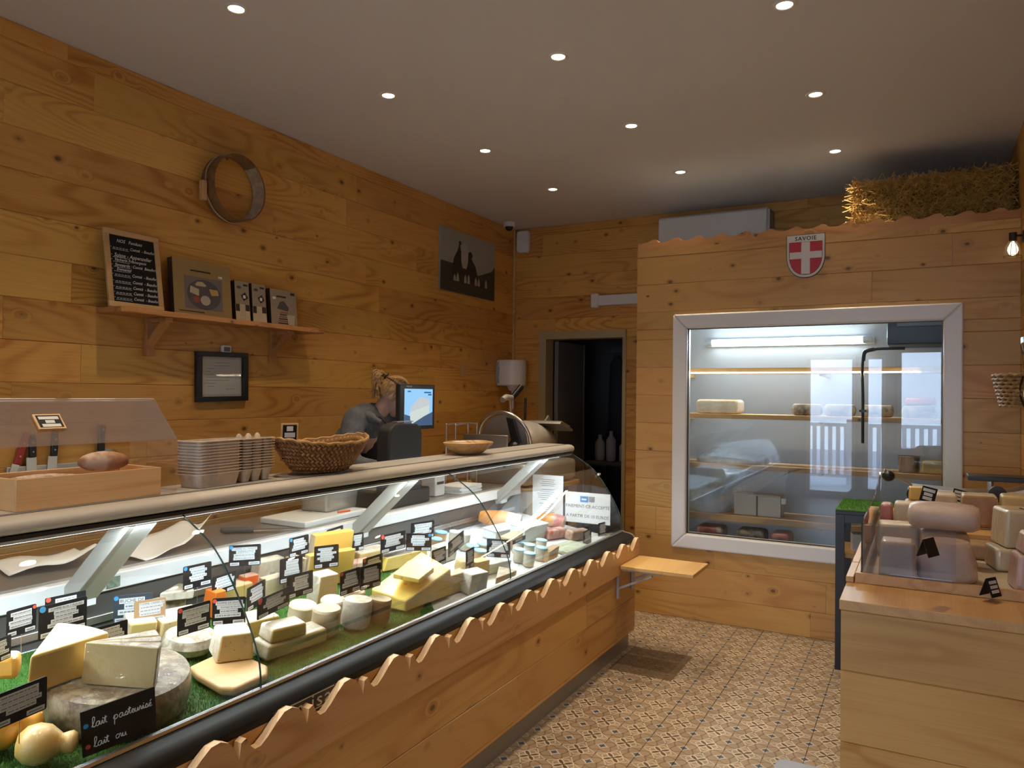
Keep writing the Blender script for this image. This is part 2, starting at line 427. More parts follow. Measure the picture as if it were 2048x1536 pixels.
def subfloor(x0, x1, y0, y1, nm):     # pattern-true slab where the photo shows no single tiles; origin on the tile grid
    o = struct(obj(nm, G().box(x0-TX0, x1-TX0, y0-TY0, y1-TY0, -0.0035, -0.0003), TILE, floor, T(TX0, TY0, 0))); return o
nx, ny = 10, 26
for i in range(nx):
    for j in range(ny):
        link('tile', tile_gap if i in (3,4,5,7,8) else tile_me, floor, T(TX0 + i*TS, TY0 + j*TS, random.choice((0, 0, 0.0003, 0.0006))))
xa, xb, ya, yb_ = TX0, TX0 + nx*TS, TY0, TY0 + ny*TS
subfloor(XL, xa, YF, YB, 'tiled_slab'); subfloor(xb, XR, YF, YB, 'tiled_slab'); subfloor(xa, xb, YF, ya, 'tiled_slab'); subfloor(xa, xb, yb_, YB, 'tiled_slab')
FLOOR_BROWN = plain('floor_brown', (0.20, 0.125, 0.07), 0.45, var=0.25, vscale=40)  # plain brown floor tone
# ceiling
shell('ceiling', G().box(XL-0.1, XR+0.1, YF-0.1, 8.0, ZC, ZC+0.1), CEIL)
# left wall (planks face +x)
wl = shell('wall_left', G().box(XL-0.12, XL-0.0175, YF-0.1, 8.0, -0.08, ZC), DARKWOOD)
plank_wall(wl, T(XL, YF, 0, PI/2), YB-YF, 0, ZC, 0.1815, 0.097, W_WALL, 3)
wr = shell('wall_right', G().box(XR+0.0175, XR+0.12, YF-0.1, 8.0, -0.08, ZC), DARKWOOD)
plank_wall(wr, T(XR, YB, 0, -PI/2), YB-YF, 0, ZC, 0.195, 0.163, W_WALL, 5)
# back wall with the doorway
DX0, DX1, DZ = -3.045, -2.28, 2.045
bw = G(); bw.box(XL, DX0, YB+0.0175, YB+0.12, 0, ZC); bw.box(DX1, XR, YB+0.0175, YB+0.12, 0, ZC); bw.box(DX0, DX1, YB+0.0175, YB+0.12, DZ, ZC)
wbk = shell('wall_back', bw, DARKWOOD)
plank_wall(wbk, T(XL, YB, 0), XR-XL, 0, ZC, 0.195, 0.08, W_WALL, 11, holes=[(DX0-XL, DX1-XL, -1, DZ)], cuts=(0.9,2.0))
FRM = plain('door_frame_paint', (0.42,0.34,0.17), 0.5)
fr = shell('trim_1', G().box(DX0-0.06, DX0+0.012, YB-0.02, YB+0.14, 0, DZ+0.06), FRM)
obj('jamb', G().box(DX1-0.012, DX1+0.02, YB-0.012, YB+0.14, 0, DZ+0.02), FRM, fr)
obj('head', G().box(DX0-0.06, DX1+0.02, YB-0.021, YB+0.14, DZ-0.012, DZ+0.055), FRM, fr)
cb = shell('trim_2', G().box(XL+0.0, XL+0.018, YB-0.02, YB-0.002, 0.3, ZC), W_PALE)
# dim back room behind the doorway
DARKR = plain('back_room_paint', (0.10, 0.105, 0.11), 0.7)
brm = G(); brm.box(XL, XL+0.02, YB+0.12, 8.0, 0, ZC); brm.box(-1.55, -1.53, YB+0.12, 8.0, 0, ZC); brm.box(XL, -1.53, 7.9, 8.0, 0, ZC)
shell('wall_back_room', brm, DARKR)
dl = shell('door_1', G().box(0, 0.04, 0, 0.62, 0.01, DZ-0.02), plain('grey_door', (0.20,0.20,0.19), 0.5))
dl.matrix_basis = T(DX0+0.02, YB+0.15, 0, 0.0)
obj('door_edge', G().box(0.041, 0.046, 0.6, 0.622, 0.01, DZ-0.02), ALU, dl)
# ---------------------------------------------------------------- storefront behind the photographer
PVC = plain('pvc_white', (0.86, 0.87, 0.88), 0.32)
OPEN = [(-1.55,-0.86,0.06,2.16), (-0.74,-0.46,0.06,2.16), (-0.30,0.30,0.75,2.25)]
sf = G(); xs = XL
def cut_wall(g, x0, x1, y0, y1, z0, z1, holes):
    cur = x0
    for (a, b, c, d) in sorted(holes):
        g.box(cur, a, y0, y1, z0, z1); g.box(a, b, y0, y1, z0, c); g.box(a, b, y0, y1, d, z1); cur = b
    g.box(cur, x1, y0, y1, z0, z1)
cut_wall(sf, XL, XR, YF-0.2, YF, 0, ZC, OPEN)
shell('wall_front', sf, plain('shopfront_paint', (0.10,0.055,0.03), 0.6))
for i, (a, b, c, d) in enumerate(OPEN):
    fw = G(); e = 0.05
    fw.box(a, a+e, YF-0.14, YF-0.06, c, d); fw.box(b-e, b, YF-0.14, YF-0.06, c, d); fw.box(a+e, b-e, YF-0.14, YF-0.06, c, c+e); fw.box(a+e, b-e, YF-0.14, YF-0.06, d-e, d)
    o = shell('window_%d' % (i+2), fw, PVC)
    obj('pane', G().box(a+e, b-e, YF-0.105, YF-0.095, c+e, d-e), GLASSW, o)
for i, (a, b, c, d) in enumerate(OPEN):     # sky light enters through each opening (sampling portals)
    pl = bpy.data.lights.new('sky_portal', 'AREA'); pl.shape = 'RECTANGLE'; pl.size = b-a; pl.size_y = d-c; pl.cycles.is_portal = True
    link('sky_portal', pl, None, Matrix.Translation(((a+b)/2, YF-0.21, (c+d)/2)) @ Matrix.Rotation(PI/2, 4, 'X') @ Matrix.Rotation(PI, 4, 'X') @ Matrix.Rotation(PI, 4, 'X'))
# terrace railing and paving outside
rl = thing('terrace_railing', 'white picket railing standing outside the shop front, seen mirrored in the cold room window', 'railing', T(0,-4.2,0))
rg = G()
rg.box(-3.6, 1.4, -0.03, 0.03, 1.02, 1.08); rg.box(-3.6, 1.4, -0.03, 0.03, 0.12, 0.18)
obj('rail', rg, PVC, rl)
pk = mesh('picket', G().box(-0.035, 0.035, -0.012, 0.012, 0.18, 1.02), PVC)
for i in range(38): link('picket', pk, rl, T(-3.5+i*0.13, 0, 0))
for q in (-3.55, -1.1, 1.35): obj('post', G().box(q-0.05, q+0.05, -0.05, 0.05, 0, 1.15), PVC, rl)
shell('pavement', G().box(-12, 10, -14, YF-0.2, -0.12, -0.02), plain('pavement_grey', (0.52,0.55,0.60), 0.8))

# ---------------------------------------------------------------- recessed ceiling downlights
LENS = plain('lamp_lens', (0.9,0.85,0.75), 0.3, emit=(1.0, 0.86, 0.66), es=22.0)
rgm = mesh('trim_ring', G().lathe([(0.030,-0.001),(0.033,-0.006),(0.046,-0.006),(0.050,-0.001),(0.048,0.0)], 28), WHITE, 60)
lnm = mesh('lens', G().lathe([(0.0005,-0.003),(0.031,-0.003),(0.031,-0.0005),(0.0005,-0.0005)], 24), LENS, 60)
words = {2.10: 'nearest', 3.09: 'second', 4.08: 'third', 5.08: 'farthest'}
rowname = {-2.45: 'row along the picture wall', -1.47: 'middle row', -0.48: 'row nearest the hay bale'}
spot_d = bpy.data.lights.new('downlight_beam', 'SPOT'); spot_d.energy = SPOT_W; spot_d.color = (1.0, 0.80, 0.56)
spot_d.spot_size = math.radians(92); spot_d.spot_blend = 0.85; spot_d.shadow_soft_size = 0.035
for yy in (-0.87, 0.12, 1.11, 2.10, 3.09, 4.08, 5.08):
    for xx in (-2.45, -1.47, -0.48):
        if xx > -1 and yy < 3: continue
        vis = (xx, yy) in [(-2.45,2.1),(-0.48,3.09),(-1.47,3.09),(-2.45,3.09),(-0.48,4.08),(-1.47,4.08),(-2.45,4.08),(-0.48,5.08),(-1.47,5.08),(-2.45,5.08)]
        lab = 'lit recessed ceiling spot, ' + (words[yy] if yy in words else 'out of view') + ' in the ' + rowname[xx]
        if not vis: lab = 'recessed spot over the shop front, ' + {-0.87:'next to the door',0.12:'above the viewer',1.11:'before the viewer',2.1:'just above the picture'}[yy] + ', ' + rowname[xx]
        o = thing('ceiling_downlight', lab, 'ceiling light', T(xx, yy, ZC), 'recessed ceiling spots')
        link('trim_ring', rgm, o); link('lens', lnm, o)
        link('downlight_beam', spot_d, o, T(0,0,-0.012))
# ---------------------------------------------------------------- refrigerated display counter
CY0, CY1, CXF = 0.06, 4.36, -1.53
ctr = thing('display_counter', 'long refrigerated cheese counter with curved glass, pine front and wavy wooden trim', 'counter', T(0,0,0))
CREAM = plain('cream_laminate', (0.50, 0.455, 0.39), 0.42)
CREAMT = plain('cream_shelf_top', (0.46, 0.43, 0.39), 0.38)
ARMW = plain('white_steel', (0.66, 0.68, 0.69), 0.4)
RUBBER = plain('black_rubber', (0.005, 0.0048, 0.0045), 0.5, spec=0.2)
DECKM = plain('deck_white', (0.70, 0.74, 0.76), 0.4)
LIPW = plain('worktop_lip', (0.80, 0.83, 0.84), 0.4)
TOPM = plain('worktop_steel', (0.42, 0.40, 0.38), 0.33, 0.75)
DKST = plain('dark_steel', (0.11, 0.105, 0.10), 0.45, 0.4)
obj('cabinet_body', G().box(-2.76, -1.555, CY0, CY1-0.02, 0.10, 0.575), DKST, ctr)
obj('plinth', G().box(-1.60, -1.552, CY0, CY1-0.02, 0.0, 0.10), plain('plinth_metal', (0.30,0.285,0.26), 0.4, 0.5, bump=0.05), ctr)
obj('plinth_side', G().box(-2.74, -1.60, CY1-0.06, CY1-0.04, 0.0, 0.10), ALU, ctr)
plank_wall(ctr, T(CXF, CY0, 0, PI/2), CY1-CY0+0.03, 0.095, 0.66, 0.188, 0.113, W_COUNT, 21, cuts=(1.2,2.6), t=0.02)
plank_wall(ctr, T(CXF-0.001, CY1+0.02, 0, PI), 1.2, 0.095, 0.66, 0.188, 0.113, W_COUNT, 22, cuts=(1.2,2.6), t=0.02)
# scalloped trim board along the front
PER = 0.238
def wave(y0, y1, flip=1, off=0.0):
    # one repeat: cusp (deep), small pointed tab, rounded valley, S curve up to a crest, fall to the next cusp
    base = [(0.0, 0.0), (0.006, 0.040), (0.022, 0.046), (0.034, 0.024), (0.050, 0.008), (0.070, 0.008), (0.096, 0.024), (0.125, 0.048), (0.152, 0.066), (0.180, 0.068), (0.205, 0.056), (0.225, 0.032)]
    pts = []; k = math.floor((y0 - off) / PER)
    while off + k * PER < y1:
        for a, b in base:
            y = off + k * PER + a
            if y0 <= y <= y1: pts.append((y, b))
        k += 1
    return pts
wv = wave(CY0, CY1+0.025, off=1.574 - 6*PER)
trim = [(CY0, 0.50)] + [(CY1+0.03, 0.50), (CY1+0.03, 0.632)] + [(y, 0.592 + b) for y, b in reversed(wv)] + [(CY0, 0.60)]
tgm = G().prism(trim, CXF+0.003, CXF+0.028, 'x'); tgm.m = [0, 0] + [1]*(len(tgm.f)-2)
obj('scalloped_trim', tgm, [W_TRIM_Y, plain('sawn_pale_edge', (0.66,0.47,0.28), 0.6)], ctr)
# bumper rail below the glass
prof = [(-1.612,0.600),(-1.612,0.690),(-1.600,0.694),(-1.592,0.688),(-1.560,0.684),(-1.538,0.676),(-1.526,0.660),(-1.528,0.640),(-1.552,0.600)]
obj('bumper_rail', G().prism(prof, CY0, CY1-0.01, 'y'), RUBBER, ctr, smooth=40)
obj('rail_trim', G().prism([(-1.612,0.689),(-1.612,0.699),(-1.598,0.699),(-1.594,0.692)], CY0, CY1-0.012, 'y'), plain('bright_aluminium', (0.72,0.72,0.70), 0.25, 1.0), ctr, smooth=40)
obj('rail_end_cap', G().prism(prof, CY1-0.01, CY1+0.012, 'y'), ALU, ctr)
bp = link('brand_plate', None, ctr, frame((CXF+0.001, 1.60, 0.632), (0,1,0)))
obj('plate', G().box(-0.13, 0.115, -0.028, 0.024, 0, 0.004), BLACK, bp, bevel=0.001)
GOLD = plain('gold_print', (0.55,0.47,0.30), 0.4)
text('lettering', 'omisa', 0.058, GOLD, bp, 0.0, 0.0, 0.0045, spacing=1.15, squeeze=1.25)
for a_ in (0.019, -0.023): flat('lettering_rule', rect(-0.122, 0.107, a_, a_+0.0025), 0.004, GOLD, bp)
# deck (slopes to the customer)
dk = obj('display_deck', G().prism([(-2.31, 0.58), (-1.60, 0.58), (-1.60, deck_z(-1.60)-0.002), (-2.31, deck_z(-2.31)-0.002)], CY0, CY1-0.02, 'y'), DECKM, ctr)
obj('rear_inner_wall', G().box(-2.33, -2.31, CY0, CY1-0.02, 0.58, 0.885), DKST, ctr)
obj('air_grille', G().box(-2.309, -2.300, CY0, CY1-0.1, 0.775, 0.80), STEELB, ctr, bevel=0.003)
obj('worktop_lip', G().box(-2.335, -2.296, CY0, CY1-0.03, 0.872, 0.925), LIPW, ctr, bevel=0.004)
obj('worktop', G().box(-2.77, -2.336, CY0, CY1-0.03, 0.895, 0.924), TOPM, ctr)
obj('worktop_upstand', G().box(-2.345, -2.337, CY0, CY1-0.03, 0.924, 0.932), STEELB, ctr)
for ya in (0.09, 1.415, 2.735, 4.075):
    a = link('support_arm', None, ctr, T(0, ya, 0))
    g = G(); v0 = Vector((-2.318, 0.86)); v1 = Vector((-1.995, 1.158)); d_ = (v1-v0).normalized(); n_ = Vector((-d_.y, d_.x))
    ht = 0.026
    g.prism([tuple(v0+n_*ht), tuple(v0-n_*ht), tuple(v1-n_*ht), tuple(v1+n_*ht)], -0.035, 0.035, 'y')
    obj('bar', g, ARMW, a, bevel=0.004)
    g = G(); e_ = n_ * (ht+0.0015)
    g.prism([tuple(v0+e_*1.0), tuple(v0-e_*1.0), tuple(v1-e_), tuple(v1+e_)], -0.058, -0.0365, 'y')
    obj('bar_cover', g, plain('arm_grey', (0.40,0.40,0.37), 0.45) if ya < 0.1 else bpy.data.materials['arm_grey'], a, bevel=0.003)
    obj('foot', G().box(-2.300, -2.272, -0.045, 0.03, 0.845, 0.885), ARMW, a, bevel=0.003)
# top shelf with rounded nose
nose = [(-2.16,1.163),(-1.957,1.160),(-1.938,1.165),(-1.930,1.178),(-1.934,1.193),(-1.948,1.203),(-1.965,1.206),(-2.165,1.206),(-2.165,1.190)]
obj('top_shelf', G().prism(nose, CY0, CY1, 'y'), CREAM, ctr, smooth=50)
obj('shelf_groove', G().box(-1.984, -1.980, CY0, CY1, 1.2062, 1.2068), BLACKM, ctr)
obj('shelf_groove', G().box(-1.996, -1.994, CY0, CY1, 1.2062, 1.2067), BLACKM, ctr)
obj('shelf_surface', G().box(-2.165, -2.0, CY0, CY1-0.004, 1.2062, 1.2075), CREAMT, ctr)
obj('glass_seal', G().box(-1.958, -1.938, CY0, CY1, 1.150, 1.160), BLACK, ctr)
obj('glass_clip', G().box(-1.966, -1.944, CY0, CY1, 1.141, 1.150), WHITE, ctr)
# curved glass
gp = spline([(-1.603,0.692,0),(-1.617,0.785,0),(-1.686,0.918,0),(-1.798,1.060,0),(-1.945,1.150,0)], 5)
def curved_pane(y0, y1):
    g = G(); out = [(p.x, p.y) for p in gp]; th = 0.004; inn = []
    for i, p in enumerate(gp):
        t_ = (gp[min(i+1,len(gp)-1)] - gp[max(i-1,0)]).normalized(); inn.append((p.x - t_.y*th, p.y + t_.x*th))
    n_ = len(out); vs_ = []
    for (x, z) in out + inn: vs_ += [(x, y0, z), (x, y1, z)]
    fs = []
    for i in range(n_-1):
        a = 2*i; fs.append((a, a+1, a+3, a+2)); b = 2*(n_+i); fs.append((b, b+2, b+3, b+1))
    g.add(vs_, fs, 0); eg = []
    for i in range(n_-1):
        a = 2*i; b = 2*(n_+i); eg += [(a, a+2, b+2, b), (a+1, b+1, b+3, a+3)]
    eg += [(0, 2*n_, 2*n_+1, 1)]
    g.add(vs_, eg, 1); return g
for y0, y1 in ((CY0, 1.4985), (1.5015, 2.9385), (2.9415, CY1-0.006)):
    obj('glass_pane', curved_pane(y0, y1), [GLASS, GEDGE], ctr, smooth=30)
endp = [(-2.30,0.70)] + [(p.x, p.y) for p in gp] + [(-2.10,1.150),(-2.25,1.02),(-2.30,0.93)]
ge = G().prism(endp, CY1-0.006, CY1, 'y'); ge.m = [0,0] + [1]*(len(ge.f)-2)
obj('end_glass', ge, [GLASS, GEDGE], ctr)
obj('hinge', G().cyl((-1.76,CY1-0.014,1.03),(-1.76,CY1+0.006,1.03),0.008), STEEL, ctr)
# strip lamp under the shelf
LAMP = plain('case_lamp_tube', (0.9,0.95,1.0), 0.4, emit=(0.86, 0.95, 1.0), es=4.0)
obj('lamp_tube', G().cyl((-1.985,CY0+0.1,1.142),(-1.985,CY1-0.12,1.142),0.010,n=10), LAMP, ctr)
obj('lamp_holder', G().box(-2.015,-1.967,CY0+0.06,CY1-0.08,1.152,1.163), WHITE, ctr)
al = bpy.data.lights.new('case_light', 'AREA'); al.shape = 'RECTANGLE'; al.size = 0.05; al.size_y = 4.0; al.energy = CASE_W; al.color = (0.86, 0.95, 1.0)
link('case_light', al, ctr, T(-1.985, 2.2, 1.128, 0, -0.12))
# artificial grass mat
GRASS = plain('artificial_grass', (0.055, 0.19, 0.018), 0.6, col2=(0.095, 0.28, 0.03), vscale=60)
tf = thing('grass_mat', 'green artificial grass mat lining the cheese counter deck', 'mat', T(0,0,0))
ty1 = 2.56
mat_poly = [(-2.29, CY0+0.02), (-1.625, CY0+0.02), (-1.625, 2.40), (-1.78, 2.56), (-2.29, 2.75)]
def deckm(x, y, z): return (x, y, deck_z(x) + z)
gb = G(); n_ = len(mat_poly)
gb.add([deckm(x, y, 0.0) for x, y in mat_poly] + [deckm(x, y, 0.004) for x, y in mat_poly], [tuple(range(n_-1,-1,-1)), tuple(range(n_,2*n_))] + [(i,(i+1)%n_,n_+(i+1)%n_,n_+i) for i in range(n_)])
obj('mat_base', gb, plain('mat_backing', (0.03,0.10,0.012), 0.8), tf)
def blades(n, x0, x1, y0, y1, zf, hgt, seed, inside=lambda x, y: True):
    rn = random.Random(seed); vs_ = []; fs = []
    for _ in range(n):
        x = rn.uniform(x0, x1); y = rn.uniform(y0, y1)
        if not inside(x, y): continue
        a = rn.uniform(0, 2*PI); w_ = 0.0011; h_ = hgt*rn.uniform(0.6,1.2); b = len(vs_); z = zf(x)
        dx, dy = math.cos(a)*w_, math.sin(a)*w_; lx, ly = rn.uniform(-.6,.6)*h_, rn.uniform(-.6,.6)*h_
        vs_ += [(x-dx,y-dy,z),(x+dx,y+dy,z),(x+lx,y+ly,z+h_)]; fs.append((b,b+1,b+2))
    g = G(); g.v = vs_; g.f = fs; g.m = [0]*len(fs); return g
bl = blades(100000, -2.285, -1.627, 0.70, 2.72, lambda x: deck_z(x)+0.0035, 0.0072, 5, lambda x, y: y < 2.40 + max(0, (-1.625-x))*1.0)
stuff(obj('grass_blades', bl, GRASS, tf))
# ---------------------------------------------------------------- cheeses on the deck
TILT = Matrix.Rotation(math.atan(DS), 4, 'Y')
PASTE = cheese('paste_pale', (0.60,0.42,0.15), (0.53,0.35,0.10), 9, 0.5, 0.15, 30, sss=0.0)
PASTE2 = cheese('paste_cream', (0.64,0.49,0.24), (0.56,0.41,0.17), 9, 0.5, 0.2, 40, holes=70)
PASTEW = cheese('paste_wrapped', (0.58,0.44,0.21), (0.50,0.36,0.15), 9, 0.45, 0.15, 30, wrap=True)
R_GREY = cheese('rind_grey', (0.50,0.45,0.36), (0.24,0.19,0.13), 26, 0.7, 0.7, 60)
R_GREYW = cheese('rind_grey_wrapped', (0.33,0.265,0.17), (0.15,0.10,0.052), 24, 0.6, 0.7, 55, wrap=True, c3=(0.11,0.065,0.028))
R_WHITE = cheese('rind_white', (0.70,0.66,0.56), (0.48,0.39,0.27), 16, 0.75, 0.5, 50)
R_WHITEW = cheese('rind_white_wrapped', (0.62,0.57,0.46), (0.50,0.42,0.30), 16, 0.6, 0.5, 50, wrap=True)
R_TAN = cheese('rind_tan', (0.52,0.38,0.20), (0.60,0.52,0.38), 14, 0.7, 0.5, 50)
R_BROWN = cheese('rind_brown', (0.36,0.20,0.075), (0.28,0.14,0.05), 18, 0.65, 0.6, 40, c3=(0.66,0.60,0.50))
R_ASH = cheese('rind_ash', (0.58,0.53,0.44), (0.40,0.36,0.30), 30, 0.8, 0.8, 70)
R_CREAM = cheese('rind_goat_cream', (0.62,0.52,0.36), (0.50,0.40,0.25), 18, 0.75, 0.6, 60)
GOATTOP = cheese('goat_top', (0.70,0.60,0.40), (0.60,0.46,0.26), 16, 0.75, 0.5, 60)
EMM = cheese('emmental', (0.84,0.62,0.16), (0.76,0.52,0.10), 9, 0.42, 0.3, 25, holes=22, coat=0.3)
EMMR = cheese('emmental_rind', (0.62,0.44,0.17), (0.70,0.56,0.28), 7, 0.6, 0.4, 22)
COMTE = cheese('comte', (0.74,0.46,0.10), (0.68,0.41,0.08), 8, 0.45, 0.12, 30)
BLEU = cheese('blue_vein', (0.70,0.68,0.58), (0.62,0.60,0.50), 12, 0.6, 0.4, 50, c3=(0.22,0.27,0.29))
ORANGE = cheese('orange_cheese', (0.66,0.16,0.015), (0.58,0.13,0.01), 10, 0.45, 0.2, 30)
PINK = cheese('pink_rind', (0.55,0.30,0.24), (0.62,0.48,0.36), 14, 0.6, 0.4, 40)
YSCAM = cheese('scamorza', (0.66,0.38,0.08), (0.58,0.28,0.04), 7, 0.35, 0.2, 25, coat=0.8)
YSCAMW = cheese('scamorza_wrapped', (0.66,0.52,0.26), (0.62,0.36,0.09), 9, 0.4, 0.3, 30, wrap=True)
MEAT = cheese('cured_meat', (0.33,0.055,0.05), (0.48,0.16,0.13), 16, 0.4, 0.3, 30, wrap=True, c3=(0.62,0.45,0.38))
HAMSKIN = cheese('ham_skin', (0.58,0.26,0.06), (0.50,0.18,0.03), 8, 0.4, 0.3, 25, wrap=True)
FAT = cheese('ham_fat', (0.66,0.54,0.44), (0.60,0.44,0.36), 10, 0.4, 0.2, 30, wrap=True)
def rest(x, y):      # top of the grass tips on the mat, bare deck elsewhere
    return 0.0138 if y < 2.40 + max(0.0, -1.625 - x)*0.9 + 0.02 else 0.0012
def dput(name, g, mats, label, cat, loc, rot=0.0, h=0.0, group=None, smooth=35, bevel=0.0, parent=None):
    M_ = Matrix.Translation((loc[0], loc[1], deck_z(loc[0]) + rest(loc[0], loc[1]) + h)) @ TILT @ Matrix.Rotation(rot, 4, 'Z')
    o = obj(name, g, mats, parent, M_, smooth=None if bevel else smooth, bevel=bevel, seg=3)
    return tag(o, label, cat, group)
def AB(a, b, h):
    A = D(*a, h); B = D(*b, h); v_ = (B - A); v_.z = 0
    return A, v_.length, math.atan2(v_.y, v_.x)
def wedge_g(r, ang, h, n=12, rise=0.0):
    pts = [(0,0)] + [(r*math.cos(ang*i/n), r*math.sin(ang*i/n)) for i in range(n+1)]
    g = G().prism(pts, 0, h); k = len(pts); g.m = [1, 1] + [0] + [1]*(k-2) + [0]; return g
def block_g(l, d, h, rind='', top=1.0, off=0.0):
    """front-bottom edge on x from 0..l, depth +y; rind: faces with the second material out of t b f k l r"""
    lx = l*(1-top)/2; dy = d*(1-top)/2
    v_ = [(0,0,0),(l,0,0),(l,d,0),(0,d,0),(lx+off,dy,h),(l-lx+off,dy,h),(l-lx+off,d-dy,h),(lx+off,d-dy,h)]
    fs = [(0,3,2,1),(4,5,6,7),(0,1,5,4),(1,2,6,5),(2,3,7,6),(3,0,4,7)]; nm = 'btfrkl'
    g = G().add(v_, fs); g.m = [1 if c in rind else 0 for c in nm]; return g
def slab_px(name, pxs, h0, hs, mats, label, cat, mi=None, bevel=0.004, group=None):
    bs = [D(*p, h0) for p in pxs]; c = sum(bs, Vector())/len(bs); n_ = len(bs)
    hs = hs if isinstance(hs, (list, tuple)) else [hs]*n_
    rr_ = rest(c.x, c.y); base = Vector((c.x, c.y, deck_z(c.x)+rr_+h0))
    lo = [(b.x-c.x, b.y-c.y, deck_z(b.x)+rr_+h0-base.z) for b in bs]
    g = G().add(lo + [(x, y, z+hh) for (x,y,z), hh in zip(lo, hs)], [tuple(range(n_-1,-1,-1)), tuple(range(n_,2*n_))] + [(i,(i+1)%n_,n_+(i+1)%n_,n_+i) for i in range(n_)])
    if mi: g.m = mi
    return tag(obj(name, g, mats, None, T(*base), bevel=bevel, seg=3), label, cat, group)
def wheel_g(r, h, e=0.012, n=40, bulge=0.004):
    return G().lathe([(0.001,0),(r-e,0),(r-e*0.3,e*0.3),(r,e),(r+bulge,h/2),(r,h-e),(r-e*0.3,h-e*0.3),(r-e,h),(0.001,h)], n)
def drum(loc, r, h, mats, label, group=None, rn=3):
    rr = random.Random(rn); n_ = 28; rings = []
    for (q, z) in [(0.001,0),(r*0.86,0),(r*0.98,h*0.08),(r*1.0,h*0.3),(r*0.97,h*0.7),(r*0.99,h*0.92),(r*0.90,h),(r*0.6,h*0.99),(0.001,h*0.975)]:
        rings.append([(q*math.cos(2*PI*i/n_)*(1+0.025*math.sin(3*2*PI*i/n_+rn)), q*math.sin(2*PI*i/n_)*(1+0.025*math.cos(2*2*PI*i/n_+rn*2)), z*(1+0.03*math.sin(2*PI*i/n_+rn))) for i in range(n_)])
    g = G().loft(rings); k = n_; g.m = [0]*len(g.f)
    for q in range(6*k, 8*k): g.m[q] = 1
    g.m[-1] = 1
    return dput('goat_cheese', g, mats, label, 'cheese', loc, 0, 0, group)
CH = 'cheese'
# big mottled wheel with cut pieces on top
wc = Vector((-1.85, 1.23, 0))
dput('round_cheese', wheel_g(0.178, 0.098, 0.016), R_GREYW, 'large flat wheel with mottled grey-brown rind carrying big cut wedges', CH, wc)
A, L, a0 = AB((160,1380), (308,1392), 0.10)
for i, (st, an, ln, lab) in enumerate([(0.0, 0.22, 1.0, 'cream wrapped wedge with grey rind, front slice on the big wheel'), (0.24, 0.20, 0.99, 'cream wrapped wedge, middle slice on the big wheel'), (0.46, 0.24, 0.97, 'cream wrapped wedge, rear slice on the big wheel')]):
    dput('cheese_wedge', wedge_g(L*ln, an, 0.108), [PASTEW, R_GREYW], lab, CH, A, a0+st, 0.1008, 'wedges on the big wheel', bevel=0.004)
A, L, a0 = AB((50,1408), (212,1350), 0.10)
dput('cheese_wedge', wedge_g(L, 0.75, 0.10), [PASTE, R_TAN], 'broad pale yellow quarter wheel with pinkish rind behind the front price tag', CH, A, a0, 0.1008, bevel=0.008)
A, L, a0 = AB((-40,1388), (44,1384), 0.10)
dput('cheese_piece', block_g(L*0.8, 0.05, 0.06, 't', 0.9), [YSCAM, R_WHITE], 'rounded white-topped orange cheese at the left edge of the counter', CH, A + Vector((-0.02,0.02,0)), a0, 0.1008, bevel=0.014)
# second row on the left
A, L, a0 = AB((254,1306), (312,1298), 0)
dput('cheese_block', block_g(L, 0.10, 0.075, 'tl', 0.96), [PASTE, R_WHITE], 'yellow-cut cheese with white rind behind the stacked wedges', CH, A, a0, bevel=0.006)
A, L, a0 = AB((320,1298), (412,1276), 0)
dput('cheese_block', block_g(L, 0.10, 0.07, 'tr', 0.96), [PASTE2, R_WHITE], 'pale cheese with small holes under the tilted black tag', CH, A, a0, bevel=0.006)
dput('round_cheese', wheel_g(0.078, 0.058, 0.02), R_GREY, 'small round tomme with speckled grey rind behind the wooden board', CH, D(376,1308))
dput('cheese_block', block_g(0.10, 0.06, 0.055, 'tb', 0.94), [PASTE2, R_GREY], 'long grey-rinded piece at the back left of the counter', CH, D(168,1298)+Vector((0.06,-0.05,0)), 1.2, bevel=0.006)
tag(dput('vacuum_pack', block_g(0.12, 0.09, 0.02, '', 0.8), PINK, 'flat pink vacuum pack at the back left of the counter', 'meat pack', D(60,1330), 0.7, bevel=0.006), None, None)
# wooden board with a wedge
slab_px('cutting_board', [(378,1358),(392,1374),(440,1402),(470,1404),(534,1374),(536,1356),(480,1330),(440,1328)], 0.0, 0.024, W_BEECH, 'small rounded beech serving board on the grass mat', 'board', bevel=0.008)
A, L, a0 = AB((432,1338), (507,1328), 0.024)
dput('cheese_wedge', block_g(L, 0.10, 0.082, 'tl', 0.86), [PASTE2, R_WHITE], 'holed cheese wedge with white rind standing on the beech board', CH, A, a0, 0.0245, bevel=0.006)
# stacked brie pieces
A, L, a0 = AB((533,1334), (655,1292), 0)
dput('cheese_wedge', block_g(L, 0.085, 0.050, 'tlb', 0.95), [PASTE2, R_WHITEW], 'long wrapped white-rind piece on the grass, lower of the stacked pair', CH, A, a0, bevel=0.009)
A, L, a0 = AB((540,1298), (614,1280), 0.052)
dput('cheese_wedge', block_g(L, 0.075, 0.044, 'tl', 0.93), [PASTE, R_WHITE], 'yellow-cut piece with white rind, upper of the stacked pair', CH, A, a0, 0.0525, bevel=0.007)
A, L, a0 = AB((488,1292), (558,1274), 0)
dput('cheese_block', block_g(L, 0.09, 0.062, 'tr', 0.95), [PASTE2, PINK], 'pink-rinded cheese block under the slanted tag beside the glass joint', CH, A, a0, bevel=0.006)
